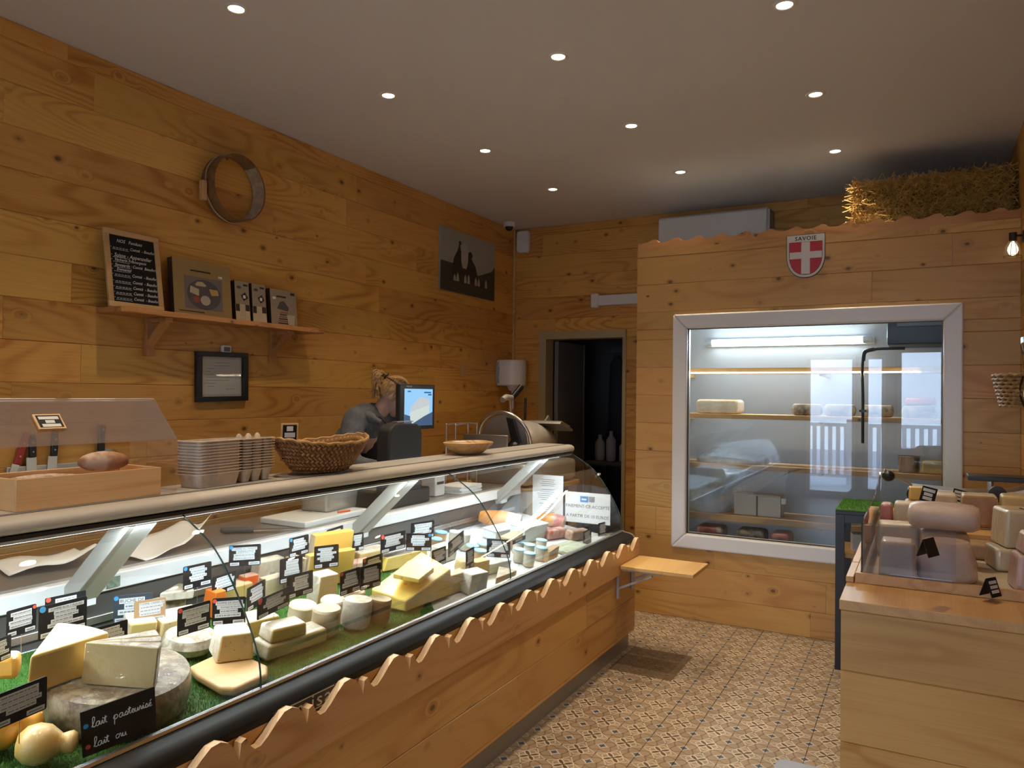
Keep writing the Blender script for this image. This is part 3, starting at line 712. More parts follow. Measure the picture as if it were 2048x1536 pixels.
# goat drums
GG = 'goat cheeses beside the yellow block'
drum(D(648,1272), 0.050, 0.088, [R_CREAM, GOATTOP], 'cream goat cheese drum beside the stacked pair', GG, 1)
drum(D(710,1258), 0.053, 0.098, [R_ASH, R_WHITE], 'ash-grey goat cheese drum, tallest at the front edge', GG, 2)
drum(D(755,1248), 0.044, 0.085, [R_BROWN, GOATTOP], 'brown goat cheese drum with white mould next to the ash-grey one', GG, 3)
drum(D(700,1228), 0.050, 0.080, [R_TAN, GOATTOP], 'tan-rimmed goat cheese drum behind the ash-grey one', GG, 4)
drum(D(602,1248), 0.050, 0.060, [R_CREAM, GOATTOP], 'low cream goat cheese behind the stacked pair', GG, 5)
drum(D(662,1240), 0.046, 0.066, [R_CREAM, R_WHITE], 'low pale goat cheese in the middle of the goat cheeses', GG, 6)
# tall pale piece and comte slabs
A, L, a0 = AB((632,1228), (672,1218), 0)
dput('cheese_wedge', block_g(L, 0.07, 0.125, 'tl', 0.92), [PASTE2, R_WHITE], 'tall cream wedge with white rind in front of the yellow slabs', CH, A, a0, bevel=0.005)
A, L, a0 = AB((612,1186), (703,1168), 0)
dput('cheese_slab', block_g(L, 0.035, 0.135, 'l', 1.0), [COMTE, R_TAN], 'upright deep yellow cheese slab holding a black tag', CH, A, a0, bevel=0.002)
A, L, a0 = AB((618,1172), (698,1156), 0)
dput('cheese_slab', block_g(L, 0.035, 0.195, 'l', 0.97), [COMTE, R_TAN], 'tallest deep yellow cheese slab standing at the back', CH, A, a0, bevel=0.002)
A, L, a0 = AB((590,1190), (610,1184), 0)
for i in range(3):
    dput('cheese_slice', block_g(0.012, 0.09, 0.125-0.012*i, '', 1.0), [R_TAN, R_TAN], 'thin upright cheese slice beside the yellow slab, number %s from it' % ('one','two','three')[i], CH, A + Vector((0.016*(2-i)*math.cos(a0)+0.0, 0.016*(2-i)*math.sin(a0), 0)), a0, group='upright slices', bevel=0.001)
# emmental
slab_px('cheese_block', [(742,1216),(812,1232),(902,1196),(842,1166)], 0.0, [0.062,0.042,0.108,0.125], [EMM, EMMR], 'large golden holed cheese block with waxy rind on the grass', CH, [1,0,0,1,1,0], 0.007)
slab_px('cheese_slice', [(786,1164),(838,1174),(868,1152),(818,1138)], 0.105, [0.020,0.016,0.022,0.024], EMM, 'cut golden slice with holes lying on the large block', CH, None, 0.003)
A, L, a0 = AB((768,1150), (856,1128), 0)
dput('cheese_wedge', block_g(L, 0.06, 0.060, 't', 0.9), [EMM, FILM], 'long bright yellow wedge behind the golden block', CH, A, a0, bevel=0.004)
A, L, a0 = AB((702,1130), (764,1116), 0)
dput('cheese_block', block_g(L, 0.08, 0.055, 't', 0.92), [PASTE2, R_WHITE], 'pale flat cheese at the back behind the yellow slabs', CH, A+Vector((0.06,-0.02,0)), a0, bevel=0.006)
A, L, a0 = AB((702,1150), (748,1142), 0)
dput('meat_pack', block_g(L, 0.06, 0.035, '', 0.9), PINK, 'pink wrapped pack beside the yellow slabs', 'meat pack', A, a0, bevel=0.006)
A, L, a0 = AB((898,1192), (932,1180), 0)
dput('cheese_block', block_g(L, 0.05, 0.085, 'fr', 0.95), [R_CREAM, PASTE2], 'small cream block right beside the golden block', CH, A, a0, bevel=0.004)
# white sheet and blue cheese corner
A, L, a0 = AB((938,1192), (973,1184), 0)
dput('blue_cheese', block_g(L, 0.075, 0.090, 'l', 0.98), [BLEU, R_WHITE], 'white block of blue-veined cheese at the front of the counter', CH, A, a0, bevel=0.004)
dput('round_cheese', wheel_g(0.042, 0.075, 0.012, 24), PASTE2, 'upright round yellowish cheese with holes behind the blue cheese', CH, D(926,1150))
A, L, a0 = AB((948,1156), (977,1149), 0)
dput('cheese_block', block_g(L, 0.05, 0.070, '', 0.97), PASTE, 'small yellow cube behind the blue cheese', CH, A, a0, bevel=0.003)
A, L, a0 = AB((990,1172), (1032,1156), 0)
dput('cheese_wedge', wedge_g(L, 0.5, 0.035), [PASTE2, R_WHITE], 'low pale wedge on white paper beside the glass joint', CH, A, a0, bevel=0.003)
A, L, a0 = AB((884,1128), (912,1118), 0)
dput('blue_cheese', block_g(L, 0.08, 0.07, '', 0.95), BLEU, 'blue-veined cheese in film behind the narrow tag', CH, A, a0, bevel=0.004)
A, L, a0 = AB((978,1150), (1020,1140), 0)
dput('cheese_tub', block_g(L, 0.07, 0.05, '', 1.05), plain('translucent_tub', (0.72,0.76,0.70), 0.3), 'open translucent tub under the upright black tag', 'tub', A, a0, bevel=0.004)
# back left of the counter
A, L, a0 = AB((402,1236), (426,1246), 0)
dput('cheese_wedge', block_g(L, 0.05, 0.090, '', 0.9), ORANGE, 'deep orange cheese wedge between two black tags', CH, A, a0, bevel=0.003)
A, L, a0 = AB((312,1246), (372,1232), 0)
dput('cheese_block', block_g(L, 0.05, 0.055, 'tf', 0.92), [PASTE2, R_GREY], 'grey-rinded piece under the white wedge at the back', CH, A, a0, bevel=0.005)
dput('cheese_wedge', wedge_g(0.115, 0.75, 0.035), [R_WHITE, R_GREY], 'white wedge with grey crust lying at the back of the counter', CH, A + Vector((0.01,0.0,0)), a0-0.25, 0.0558, bevel=0.006)
A, L, a0 = AB((446,1216), (505,1200), 0)
dput('cheese_block', block_g(L, 0.06, 0.055, 't', 0.95), [PASTE, R_TAN], 'pale yellow piece under the two light tags', CH, A, a0, bevel=0.005)
A, L, a0 = AB((478,1196), (508,1188), 0)
dput('smoked_pack', block_g(L, 0.04, 0.07, 't', 0.95), [plain('orange_pack', (0.78,0.12,0.015), 0.35), PINK], 'bright orange packet at the back of the counter', 'packet', A+Vector((0.02,0.0,0)), a0, bevel=0.004)
A, L, a0 = AB((508,1186), (562,1172), 0)
ch = dput('cheese_wedge', block_g(L, 0.05, 0.115, 'r', 0.92), [R_WHITE, R_TAN], 'pale wrapped wedge with a handwritten price label', CH, A+Vector((0.025,-0.015,0)), a0, bevel=0.005)
lb = link('handwritten_label', None, ch, Matrix.Translation((L*0.45, 0.0035, 0.075)) @ Matrix.Rotation(PI/2-0.09,4,'X'))
for i, s_ in enumerate(('Brebis', 'Fumé', '35€')): text('lettering', s_, 0.02, INK, lb, 0.012*(i-1), 0.018-0.018*i, 0.0015, 0.3)
A, L, a0 = AB((528,1204), (566,1192), 0)
dput('cheese_block', block_g(L, 0.04, 0.070, 'l', 0.97), [R_TAN, R_BROWN], 'beige rind piece with brown veins below the handwritten label', CH, A, a0, bevel=0.004)
# scamorza pears at the front left
def pear(name, loc, rot, s_, m_, label):
    g = G(); ax = [(0.001,-0.055),(0.03,-0.05),(0.05,-0.03),(0.058,0),(0.052,0.03),(0.036,0.05),(0.026,0.062),(0.030,0.076),(0.032,0.088),(0.024,0.10),(0.001,0.104)]
    g.M = Matrix.Translation((0,0,0.059*s_)) @ Matrix.Rotation(PI/2,4,'Y') @ Matrix.Diagonal((s_,s_,s_,1))
    g.lathe(ax, 24)
    return dput(name, g, m_, label, CH, loc, rot, group='pear-shaped cheeses', smooth=60)
pear('pear_cheese', D(-14,1514), 1.15, 0.92, YSCAM, 'yellow pear-shaped cheese lying at the lower left corner')
pear('pear_cheese', D(70,1540), 0.9, 0.78, YSCAMW, 'film-wrapped pear-shaped cheese beside the milk key sign')
# pots, jars and packs on the right
POT = plain('pot_glass_cream', (0.66,0.60,0.46), 0.25, coat=0.6); LIDB = plain('pot_lid_blue', (0.30,0.55,0.66), 0.35)
def pot(u, v, label, r=0.031, h=0.062, body=POT, lid=LIDB, grp='small blue-lidded pots'):
    p = D(u, v); M_ = Matrix.Translation((p.x, p.y, deck_z(p.x)+0.001)) @ TILT
    t_ = thing('dairy_pot', label, 'pot', M_, grp)
    obj('jar', G().lathe([(0.001,0),(r*0.8,0),(r*0.9,0.004),(r*0.96,h*0.8),(r*0.9,h),(0.001,h)], 20), body, t_, smooth=40)
    obj('lid', G().lathe([(0.001,h),(r*1.02,h),(r*1.04,h+0.002),(r*1.0,h+0.006),(r*0.9,h+0.007),(0.001,h+0.0065)], 20), lid, t_, smooth=40)
for u, v, w_ in [(1056,1132,'front left of the cluster beside the carton'),(1080,1120,'front right of the cluster beside the carton'),(1036,1124,'left of the cluster, next to the glass joint'),(1056,1114,'middle of the cluster beside the carton'),(1080,1104,'rear right of the cluster beside the carton'),(1034,1108,'rear left of the cluster beside the carton')]:
    pot(u, v, 'small pot with pale blue lid, ' + w_)
for u, v, w_ in [(869,1098,'behind the large blue-dotted tag'),(942,1112,'behind the narrow tag'),(964,1108,'left of the upright black tag'),(958,1122,'in front of the other two by the upright tag'),(880,1084,'at the back beside the tall jars')]:
    pot(u, v, 'small pot with pale blue lid, ' + w_, 0.033, 0.05, plain('pot_terracotta', (0.42,0.25,0.12), 0.5) if w_.startswith('behind the large') else bpy.data.materials['pot_terracotta'])
pot(905, 1098, 'tall glass yoghurt jar, left of the pair at the back', 0.028, 0.088, plain('yoghurt_glass', (0.60,0.58,0.46), 0.15, coat=1.0), WHITE, 'tall glass jars')
pot(927, 1100, 'tall glass yoghurt jar, right of the pair at the back', 0.028, 0.082, bpy.data.materials['yoghurt_glass'], WHITE, 'tall glass jars')
A, L, a0 = AB((1096,1126), (1116,1112), 0)
dput('carton', block_g(L, 0.04, 0.055, ''), plain('kraft_card', (0.46,0.32,0.18), 0.7), 'small kraft carton in front of the blue-lidded pots', 'carton', A, a0, bevel=0.002)
A, L, a0 = AB((1026,1112), (1052,1098), 0)
dput('carton', block_g(L, 0.06, 0.065, ''), bpy.data.materials['kraft_card'], 'kraft carton behind the pots under the small black sign', 'carton', A + Vector((-0.06,0.06,0)), a0, bevel=0.002)
def lidtub(u0, u1, label, h, d, lidc, blob=None):
    A, L, a0 = AB(u0, u1, 0)
    M_ = Matrix.Translation((A.x, A.y, deck_z(A.x)+0.001)) @ TILT @ Matrix.Rotation(a0,4,'Z')
    t_ = thing('food_tub', label, 'tub', M_)
    obj('tub', block_g(L, d, h, '', 1.0), plain('tub_'+lidc[0], lidc[1], 0.3), t_, bevel=0.006)
    obj('lid', G().box(-0.004, L+0.004, -0.004, d+0.004, h, h+0.010), WHITEM, t_, bevel=0.004)
    if blob: flat('lid_print', [(L*0.3+0.03*math.cos(a)*(1+0.3*math.sin(3*a)), d*0.5+0.02*math.sin(a)) for a in [2*PI*i/14 for i in range(14)]], h+0.0101, blob, t_)
lidtub((1046,1090), (1092,1078), 'white lidded tub with a blue print on its lid', 0.085, 0.10, ('mint', (0.68,0.76,0.74)), BLUE)
lidtub((990,1084), (1032,1074), 'plain low white box behind the upright black tag', 0.05, 0.09, ('white', (0.74,0.77,0.77)))
A, L, a0 = AB((1096,1082), (1136,1076), 0)
dput('vacuum_pack', block_g(L, 0.07, 0.055, '', 0.9), MEAT, 'wrinkled vacuum-packed meat loaf beside the white tub', 'meat pack', A, a0, bevel=0.012)
A, L, a0 = AB((1142,1084), (1182,1080), 0)
dput('vacuum_pack', block_g(L, 0.07, 0.06, '', 0.88), cheese('pale_meat', (0.44,0.30,0.20), (0.30,0.17,0.11), 14, 0.45, 0.3, 30, wrap=True), 'tan vacuum-packed loaf behind the two leaning labels', 'meat pack', A, a0, bevel=0.014)
slab_px('salad_tray', [(1092,1100),(1134,1112),(1186,1098),(1140,1086)], 0.0, 0.018, plain('salad_green', (0.52,0.58,0.42), 0.35, var=0.35, vscale=60, bump=0.6, bscale=90), 'flat pale green tray of ready salad at the right end', 'tray', bevel=0.004)
slab_px('white_tray', [(880,1094),(985,1102),(1012,1074),(915,1068)], 0.0, 0.012, WHITEM, 'flat white tray at the back under the glass jars', 'tray', bevel=0.003) if False else None
def ham(u, v, rot, s_, mats, label):
    g = G(); n_ = 20; rings = []
    for k in range(13):
        t_ = k/12; x = -0.13 + 0.26*t_; r = 0.07*math.sin(PI*min(1, 0.14+0.55*t_))**0.7
        rings.append([(x, r*math.cos(2*PI*i/n_)*0.95, 0.058 + r*0.82*math.sin(2*PI*i/n_)) for i in range(n_)])
    g.loft(rings); g.m = [0 if f_ < 8*n_ else 1 for f_ in range(len(g.f))]; g.m[-1] = 2; g.m[-2] = 0
    g.v = [(x*s_, y*s_, z*s_) for x, y, z in g.v]
    return dput('cured_ham', g, mats, label, 'ham', D(u, v), rot, smooth=45)
ham(998, 1058, 0.35, 0.95, [HAMSKIN, FAT, MEAT], 'wrapped cured ham with orange skin and red cut face')
ham(1098, 1052, 0.2, 0.72, [HAMSKIN, MEAT, FAT], 'smaller orange-pink ham in front of the paper notices')

# ---------------------------------------------------------------- price tags on pins
KRAFT = plain('kraft_tag', (0.40,0.24,0.12), 0.6)
pin_me = mesh('pin', G().cyl((0,-0.0,0),(0,-1.0,0),0.0009,n=6), STEEL)
def solve_dir(c, slope):
    best = None; c = Vector(c)
    for k in range(-60, 61):
        th = 0.95 + k*0.025; d_ = Vector((math.cos(th), math.sin(th), 0)); a = proj(c - d_*0.03); b = proj(c + d_*0.03)
        if b[0] - a[0] < 0.35 * 0.06 * FPX / (c-CO).dot(CF): continue
        e = abs((b[1]-a[1])/(b[0]-a[0]) - slope)
        if best is None or e < best[0]: best = (e, th, (b[1]-a[1])/(b[0]-a[0]))
    return best
TAGN = [0]
def ptag(TL, TR, BL, x, label, rows=None, dot=None, dotright=False, plate=None, pinlen=0.05, strip=None, bottom=True, name='price_tag', cat='price tag', lines=4):
    TAGN[0] += 1; rn = random.Random(TAGN[0]*13)
    cu_, cv_ = (TR[0]+BL[0])/2, (TR[1]+BL[1])/2; c = P(cu_, cv_, x=x); dep = (c-CO).dot(CF)
    sl = (TR[1]-TL[1])/(TR[0]-TL[0]); e, th, got = solve_dir(c, sl)
    d_ = Vector((math.cos(th), math.sin(th), 0)); a = proj(c-d_*0.05); b = proj(c+d_*0.05); ppm = (b[0]-a[0])/0.1
    w_ = (TR[0]-TL[0])/ppm; h_ = abs(BL[1]-TL[1])*dep/FPX*1.02
    M_ = frame(c, d_); roll = -(math.atan(sl)-math.atan(got))
    M_ = M_ @ Matrix.Rotation(roll, 4, 'Z')
    lean = (BL[0]-TL[0])
    t_ = thing(name, label, cat, M_, 'price tags in the counter')
    obj('plate', G().prism(rrect(w_, h_, min(w_,h_)*0.06, 3), -0.0012, 0.0012), plate or SLATE, t_)
    pinlen = min(pinlen, max(0.0, c.z - h_/2 - deck_z(c.x) - 0.016))
    if pinlen > 0.004: link('pin', pin_me, t_, Matrix.Translation((0,-h_/2,0)) @ Matrix.Diagonal((1,pinlen,1,1)))
    st = strip or STRIP; rows = rows or []
    nl = len(rows) or lines; top = h_*0.40; sh = h_*0.60/nl*0.94; dash = G()
    for i in range(nl):
        y = top - sh*0.6 - i*h_*0.60/nl
        if rows and rows[i] != '-': s_ = rows[i]; ws = min(0.82*w_, max(0.3*w_, len(s_)*sh*0.50+0.06*w_))
        else: s_ = None; ws = w_*rn.uniform(0.45, 0.80)
        cx = rn.uniform(-0.04, 0.06)*w_
        flat('paper_strip', rect(cx-ws/2, cx+ws/2, y-sh/2, y+sh/2), 0.0012, st, t_, 0.0004)
        if s_: text('lettering', s_, min(sh*1.0, ws*0.92/max(len(s_),1)*1.75), INK, t_, cx, y, 0.0018)
        else:
            q = cx-ws/2+ws*0.06
            while q < cx+ws*0.44:
                l_ = rn.uniform(0.04,0.12)*w_; dash.box(q, min(q+l_, cx+ws*0.47), y-sh*0.16, y+sh*0.14, 0.0016, 0.0018); q += l_+0.018*w_
    if bottom:
        for sx, ww in ((-1, 0.28), (1, 0.34)):
            cx = sx*(0.46*w_-ww*w_/2); y = -h_*0.39
            flat('paper_strip', rect(cx-ww*w_/2, cx+ww*w_/2, y-h_*0.07, y+h_*0.07), 0.0012, st, t_, 0.0004)
            dash.box(cx-ww*w_*0.38, cx+ww*w_*0.36, y-h_*0.022, y+h_*0.026, 0.0016, 0.0018)
    if dash.v: obj('fine_print', dash, GREYINK, t_)
    if dot: flat('sticker_dot', disc((0.43 if dotright else -0.43)*w_, 0.40*h_, 0.062*w_, n=14), 0.0016, dot, t_)
    return t_
R_, B_ = ORED, CYAN
BLT = plain('light_strip', (0.66,0.72,0.75), 0.7)
ptag((-32,1290),(21,1268),(-30,1336),-1.93,'black tag cut off by the left picture edge', pinlen=0.04)
ptag((9,1224),(68,1207),(18,1276),-2.02,'black tag with red dot on its right corner, far left', dot=R_, dotright=True, lines=4)
ptag((90,1198),(171,1180),(92,1240),-2.15,'black tag mostly hidden behind the seven-flowers tag', dot=R_, lines=3, pinlen=0.09)
ptag((75,1216),(171,1191),(82,1280),-2.0,'largest black tag with blue dot, naming the seven-flowers cheese', ['TOMME AUX 7 FLEURS','-','-','-','-'], B_, pinlen=0.075)
ptag((177,1261),(255,1238),(178,1312),-1.98,'black tag with red dot partly behind the stacked wedges', dot=R_, pinlen=0.06)
ptag((-20,1395),(90,1350),(-10,1462),-1.70,'large black tag in front of the pear-shaped cheeses', lines=4, pinlen=0.05)
ptag((227,1193),(306,1185),(227,1247),-2.225,'dark blue-grey tag with blue dot behind the kraft tag', ['BUCHE DE','-','-'], B_, plate=plain('slate_blue', (0.04,0.055,0.075), 0.35), strip=BLT, pinlen=0.09)
ptag((268,1204),(331,1194),(269,1247),-2.12,'brown kraft tag covered with paper strips', ['TOMME CREMEUSE','-','-','-'], plate=KRAFT, pinlen=0.05)
ptag((367,1135),(423,1122),(367,1180),-2.20,'tag with blue dot in front of the white worktop edge', dot=B_, strip=BLT, lines=5, pinlen=0.12)
ptag((424,1156),(471,1140),(426,1193),-2.16,'pale tag just left of the first glass joint', strip=BLT, lines=4, pinlen=0.05)
ptag((352,1219),(417,1200),(359,1273),-1.98,'tilted black tag with red dot left of the savoy tomme tag', ['TOMME DES BAUGES AOP','fromage de Savoie','-','-'], R_, pinlen=0.05)
ptag((425,1198),(492,1193),(424,1252),-1.90,'black tag naming savoy tomme above the wooden board', ['TOMME DE SAVOIE','fromage de Savoie','-','-'], R_, pinlen=0.04)
ptag((458,1092),(522,1088),(458,1133),-2.18,'tag with blue dot near the chopping board knife', ['TOMME AU PIMENT',"D'ESPELETTE",'-','-'], B_, strip=BLT, pinlen=0.16)
ptag((493,1178),(529,1157),(496,1224),-2.02,'grey narrow tag right of the first glass joint', lines=4, pinlen=0.05)
ptag((510,1201),(574,1171),(521,1239),-1.84,'steeply tilted black tag above the stacked pair', ['TOMME FERMIERE AOP','-','-','-'], R_, pinlen=0.05)
ptag((558,1120),(603,1110),(562,1168),-2.14,'grey tag left of the deep yellow slabs', lines=5, pinlen=0.06)
ptag((579,1078),(617,1068),(579,1115),-2.19,'tag with blue dot standing behind the yellow slabs', dot=B_, strip=BLT, lines=4, pinlen=0.14)
ptag((654,1061),(686,1050),(654,1098),-2.21,'small tag peeking over the tallest yellow slab', strip=BLT, lines=3, pinlen=0.14)
ptag((628,1094),(677,1088),(629,1138),-2.085,'black tag in front of the deep yellow slab', lines=6, pinlen=0.05)
ptag((573,1154),(625,1139),(575,1199),-1.98,'black tag right above the low cream goat cheese', ['-','lait cru','-'], pinlen=0.07)
ptag((677,1146),(717,1133),(684,1192),-1.86,'black tag left of the twin tag over the goat drums', lines=3, dot=R_, pinlen=0.05)
ptag((718,1135),(759,1124),(723,1181),-1.80,'black tag right of its twin over the goat drums', lines=4, pinlen=0.06)
ptag((724,1119),(763,1106),(728,1158),-1.92,'black tag half hidden behind the twin tags', dot=R_, lines=3, pinlen=0.08)
ptag((702,1068),(726,1064),(704,1103),-2.16,'small grey tag behind the yellow slabs', strip=BLT, lines=4, pinlen=0.08)
ptag((760,1072),(809,1060),(764,1107),-2.08,'dark tag with red dot behind the long yellow wedge', dot=R_, lines=4, pinlen=0.08)
ptag((812,1067),(863,1067),(812,1101),-2.0,'tag with blue dot on its right corner over the golden block', dot=B_, dotright=True, strip=BLT, lines=4, pinlen=0.09)
ptag((821,1047),(867,1040),(824,1080),-2.14,'rear tag above the blue-dotted tag', strip=BLT, lines=4, pinlen=0.12)
ptag((862,1102),(890,1091),(866,1137),-1.85,'narrow black tag beside the golden block', lines=4, pinlen=0.04)
ptag((889,1083),(920,1062),(905,1112),-1.92,'diamond-tilted black tag in front of the glass jars', lines=4, pinlen=0.05)
ptag((928,1102),(944,1093),(936,1140),-1.80,'narrow leaning tag stuck in the blue cheese', lines=5, pinlen=0.03)
ptag((974,1077),(1021,1080),(973,1113),-1.80,'upright black tag left of the second glass joint', lines=5, pinlen=0.06)
ptag((1024,1081),(1049,1070),(1028,1089),-1.84,'small black sign with white script near the pots', name='small_sign', pinlen=0.02, lines=1, bottom=False)
ptag((1161,1064),(1177,1056),(1172,1093),-1.70,'left of the two leaning labels at the right end', lines=5, pinlen=0.0, bottom=False)
ptag((1191,1047),(1208,1043),(1202,1076),-1.72,'right of the two leaning labels at the right end', lines=5, pinlen=0.0, bottom=False)
# hand-lettered milk key board leaning inside the glass
c_ = P(245,1470,x=-1.655); e, th, got = solve_dir(c_, -0.30)
c_.x -= 0.012; c_.z += 0.030
mk = thing('milk_key_sign', 'black sign with white handwriting, one blue and one red dot, leaning inside the glass', 'sign', frame(c_, (math.cos(th), math.sin(th), 0), (0.10,-0.05,1)) @ Matrix.Rotation(0.10,4,'Z'))
obj('plate', G().prism(rect(-0.082,0.082,-0.056,0.056), -0.0015, 0.0015), SLATE, mk)
def hand(s_, x, y, sc, parent):
    """joined handwriting strokes, one mesh for the line"""
    L_ = {'l':([(0,0.1),(0.35,0.9),(0.45,1.45),(0.28,1.6),(0.15,1.3),(0.15,0.3),(0.3,0),(0.55,0.15)],0.5),
          'a':([(0.6,0.62),(0.35,0.72),(0.1,0.45),(0.15,0.08),(0.4,0.08),(0.6,0.6),(0.62,0.12),(0.85,0.1)],0.8),
          'i':([(0,0.1),(0.18,0.65),(0.2,0.15),(0.4,0.1)],0.38),
          't':([(0,0.1),(0.25,1.2),(0.22,0.2),(0.45,0.1)],0.42), 'p':([(0,0.2),(0.2,0.7),(0.12,-0.75),(0.2,0.55),(0.5,0.68),(0.6,0.3),(0.35,0.05),(0.25,0.1)],0.75),
          's':([(0,0.1),(0.3,0.7),(0.45,0.4),(0.4,0.08),(0.1,0.12),(0.6,0.12)],0.55), 'e':([(0,0.15),(0.4,0.45),(0.3,0.68),(0.1,0.4),(0.25,0.05),(0.55,0.15)],0.5),
          'u':([(0,0.2),(0.1,0.65),(0.12,0.15),(0.35,0.08),(0.5,0.62),(0.52,0.15),(0.7,0.1)],0.66), 'r':([(0,0.1),(0.15,0.68),(0.3,0.58),(0.32,0.15),(0.5,0.1)],0.46),
          'c':([(0.5,0.6),(0.3,0.72),(0.08,0.4),(0.2,0.06),(0.5,0.15)],0.5), ' ':(None,0.9)}
    g = G(); cx = x
    for ch_ in s_:
        acc = ch_ == 'é'; k = 'e' if acc else ch_; pts, wd = L_[k]
        if pts:
            sp = spline([(cx+px*sc, y+py*sc, 0.0022) for px, py in pts], 4); g.tube(sp, sc*0.065, 5)
            if k == 't': g.tube([(cx-0.05*sc,y+0.85*sc,0.0022),(cx+0.45*sc,y+0.95*sc,0.0022)], sc*0.06, 5)
            if k == 'i': g.ell((cx+0.25*sc,y+0.95*sc,0.0022),(sc*0.08,sc*0.08,0.0008),8,5)
            if acc: g.tube([(cx+0.25*sc,y+0.9*sc,0.0022),(cx+0.5*sc,y+1.15*sc,0.0022)], sc*0.06, 5)
        cx += wd*sc
    obj('handwriting', g, CHALK, parent)
hand('lait pasteurisé', -0.060, 0.010, 0.0155, mk); hand('lait cru', -0.058, -0.040, 0.0155, mk)
flat('blue_sticker', disc(-0.072, 0.018, 0.0055), 0.0016, CYAN, mk); flat('red_sticker', disc(-0.070, -0.034, 0.0055), 0.0016, ORED, mk)
# paper notices on the far end glass
def notice(TL, TR, BL, label):
    a = P(*TL, y=CY1-0.008); b = P(*TR, y=CY1-0.008); c = P(*BL, y=CY1-0.008); w_ = b.x-a.x; h_ = a.z-c.z
    t_ = thing('paper_notice', label, 'notice', frame(((a.x+b.x)/2, CY1-0.009, (a.z+c.z)/2), (1,0,0)), 'notices on the end glass')
    obj('sheet', G().box(-w_/2, w_/2, -h_/2, h_/2, -0.0008, 0.0008), PAPER, t_); return t_, w_, h_
t_, w_, h_ = notice((1066,948),(1127,953),(1065,1040),'tall white sheet with small centred print on the end glass')
g = G(); rn = random.Random(4)
for i in range(19):
    if i in (4, 11): continue
    q = w_*rn.uniform(0.18,0.36); g.box(-q, q, h_*(0.40-0.043*i)-0.002, h_*(0.40-0.043*i)+0.002, 0.0008, 0.0010)
obj('fine_print', g, GREYINK, t_)
t_, w_, h_ = notice((1131,982),(1221,989),(1130,1042),'white card payment notice with a blue logo on the end glass')
text('lettering', 'PAIEMENT CB ACCEPTÉ', w_*0.092, INK, t_, 0, h_*0.04, 0.0011); text('lettering', 'A PARTIR DE 10 EUROS', w_*0.092, INK, t_, 0, -h_*0.28, 0.0011)
flat('card_logo', rect(-w_*0.16, 0.02*w_, h_*0.18, h_*0.38), 0.0008, BLUE, t_); flat('card_logo_side', rect(0.03*w_, 0.16*w_, h_*0.20, h_*0.38), 0.0008, GREYINK, t_)
flat('logo_wave', rect(-w_*0.13, -0.02*w_, h_*0.25, h_*0.30), 0.0014, PAPER, t_)
# ---------------------------------------------------------------- things on the left wall
WX = XL + 0.001
# plank shelf with brackets
shz = 1.905
sh = thing('wall_shelf', 'rough-edged wooden shelf on two angled brackets on the picture wall', 'shelf', T(XL, 0, shz))
rn = random.Random(8); edge = [(0.19 + rn.uniform(-0.010, 0.006) + 0.006*math.sin(i*0.9), 2.125 + i*1.325/24) for i in range(25)]
obj('board', G().prism([(0.002,2.125)] + edge + [(0.002,3.45)], -0.026, 0.0), W_SHELF_Y, sh, bevel=0.002)
for yb in (2.39, 3.20):
    g = G(); br = link('bracket', None, sh, T(0, yb, 0))
    obj('upright', G().box(0.002, 0.026, -0.022, 0.022, -0.215, -0.027), W_SHELF_Y, br, bevel=0.002)
    obj('arm', G().box(0.002, 0.165, -0.020, 0.020, -0.050, -0.027), W_SHELF_Y, br, bevel=0.002)
    obj('strut', G().prism([(0.026,-0.165),(0.026,-0.135),(0.118,-0.050),(0.150,-0.050)], -0.018, 0.018, 'y'), W_SHELF_Y, br, bevel=0.002)
def wallframe(y, z, x=0.0, lean=0.0): return frame((XL+x, y, z), (0,1,0), (-lean,0,1))
# chalkboard
cbx = 0.10
ck = thing('chalkboard', 'pine-framed chalkboard with handwritten fondue menu standing on the wall shelf', 'chalkboard', wallframe(2.262, shz+0.001, 0.095, 0.16))
W_, H_ = 0.285, 0.375
obj('slate', G().box(-W_/2+0.01, W_/2-0.01, 0.01, H_-0.01, 0.003, 0.008), SLATE, ck)
for nm, a, b, c, d in (('frame_rail',-W_/2,W_/2,0,0.026),('frame_rail',-W_/2,W_/2,H_-0.026,H_),('frame_stile',-W_/2,-W_/2+0.026,0.026,H_-0.026),('frame_stile',W_/2-0.026,W_/2,0.026,H_-0.026)):
    obj(nm, G().box(a,b,c,d,0.0,0.014), W_BEECH if 'rail' in nm else W_BEECH, ck, bevel=0.002)
def chalk(s_, x, y, size, ax='LEFT'): text('handwriting', s_, size*1.1, CHALK, ck, x, y, 0.0085, 0.35, ax, rot=0.0, squeeze=0.9, bold=0.00015)
chalk('NOS   Fondues', -0.08, 0.322, 0.021)
for i, (a_, b_) in enumerate([('- La Suisse? : Comté  Beaufort', 0)][:0]): pass
rows = [('Comté  - Beaufort', 0.290), ('Suisse - Appenzeller', 0.252), ('Vacherin Fribourgeois', 0.230), ('Savoyarde : Comté  Beaufort', 0.205), ('Emmental', 0.184), ('Comté  - Beaufort', 0.160), ('Comté  - Beaufort', 0.128), ('Comté  - Beaufort', 0.100), ('Comté  - Beaufort', 0.073), ('Comté  - Beaufort', 0.047)]
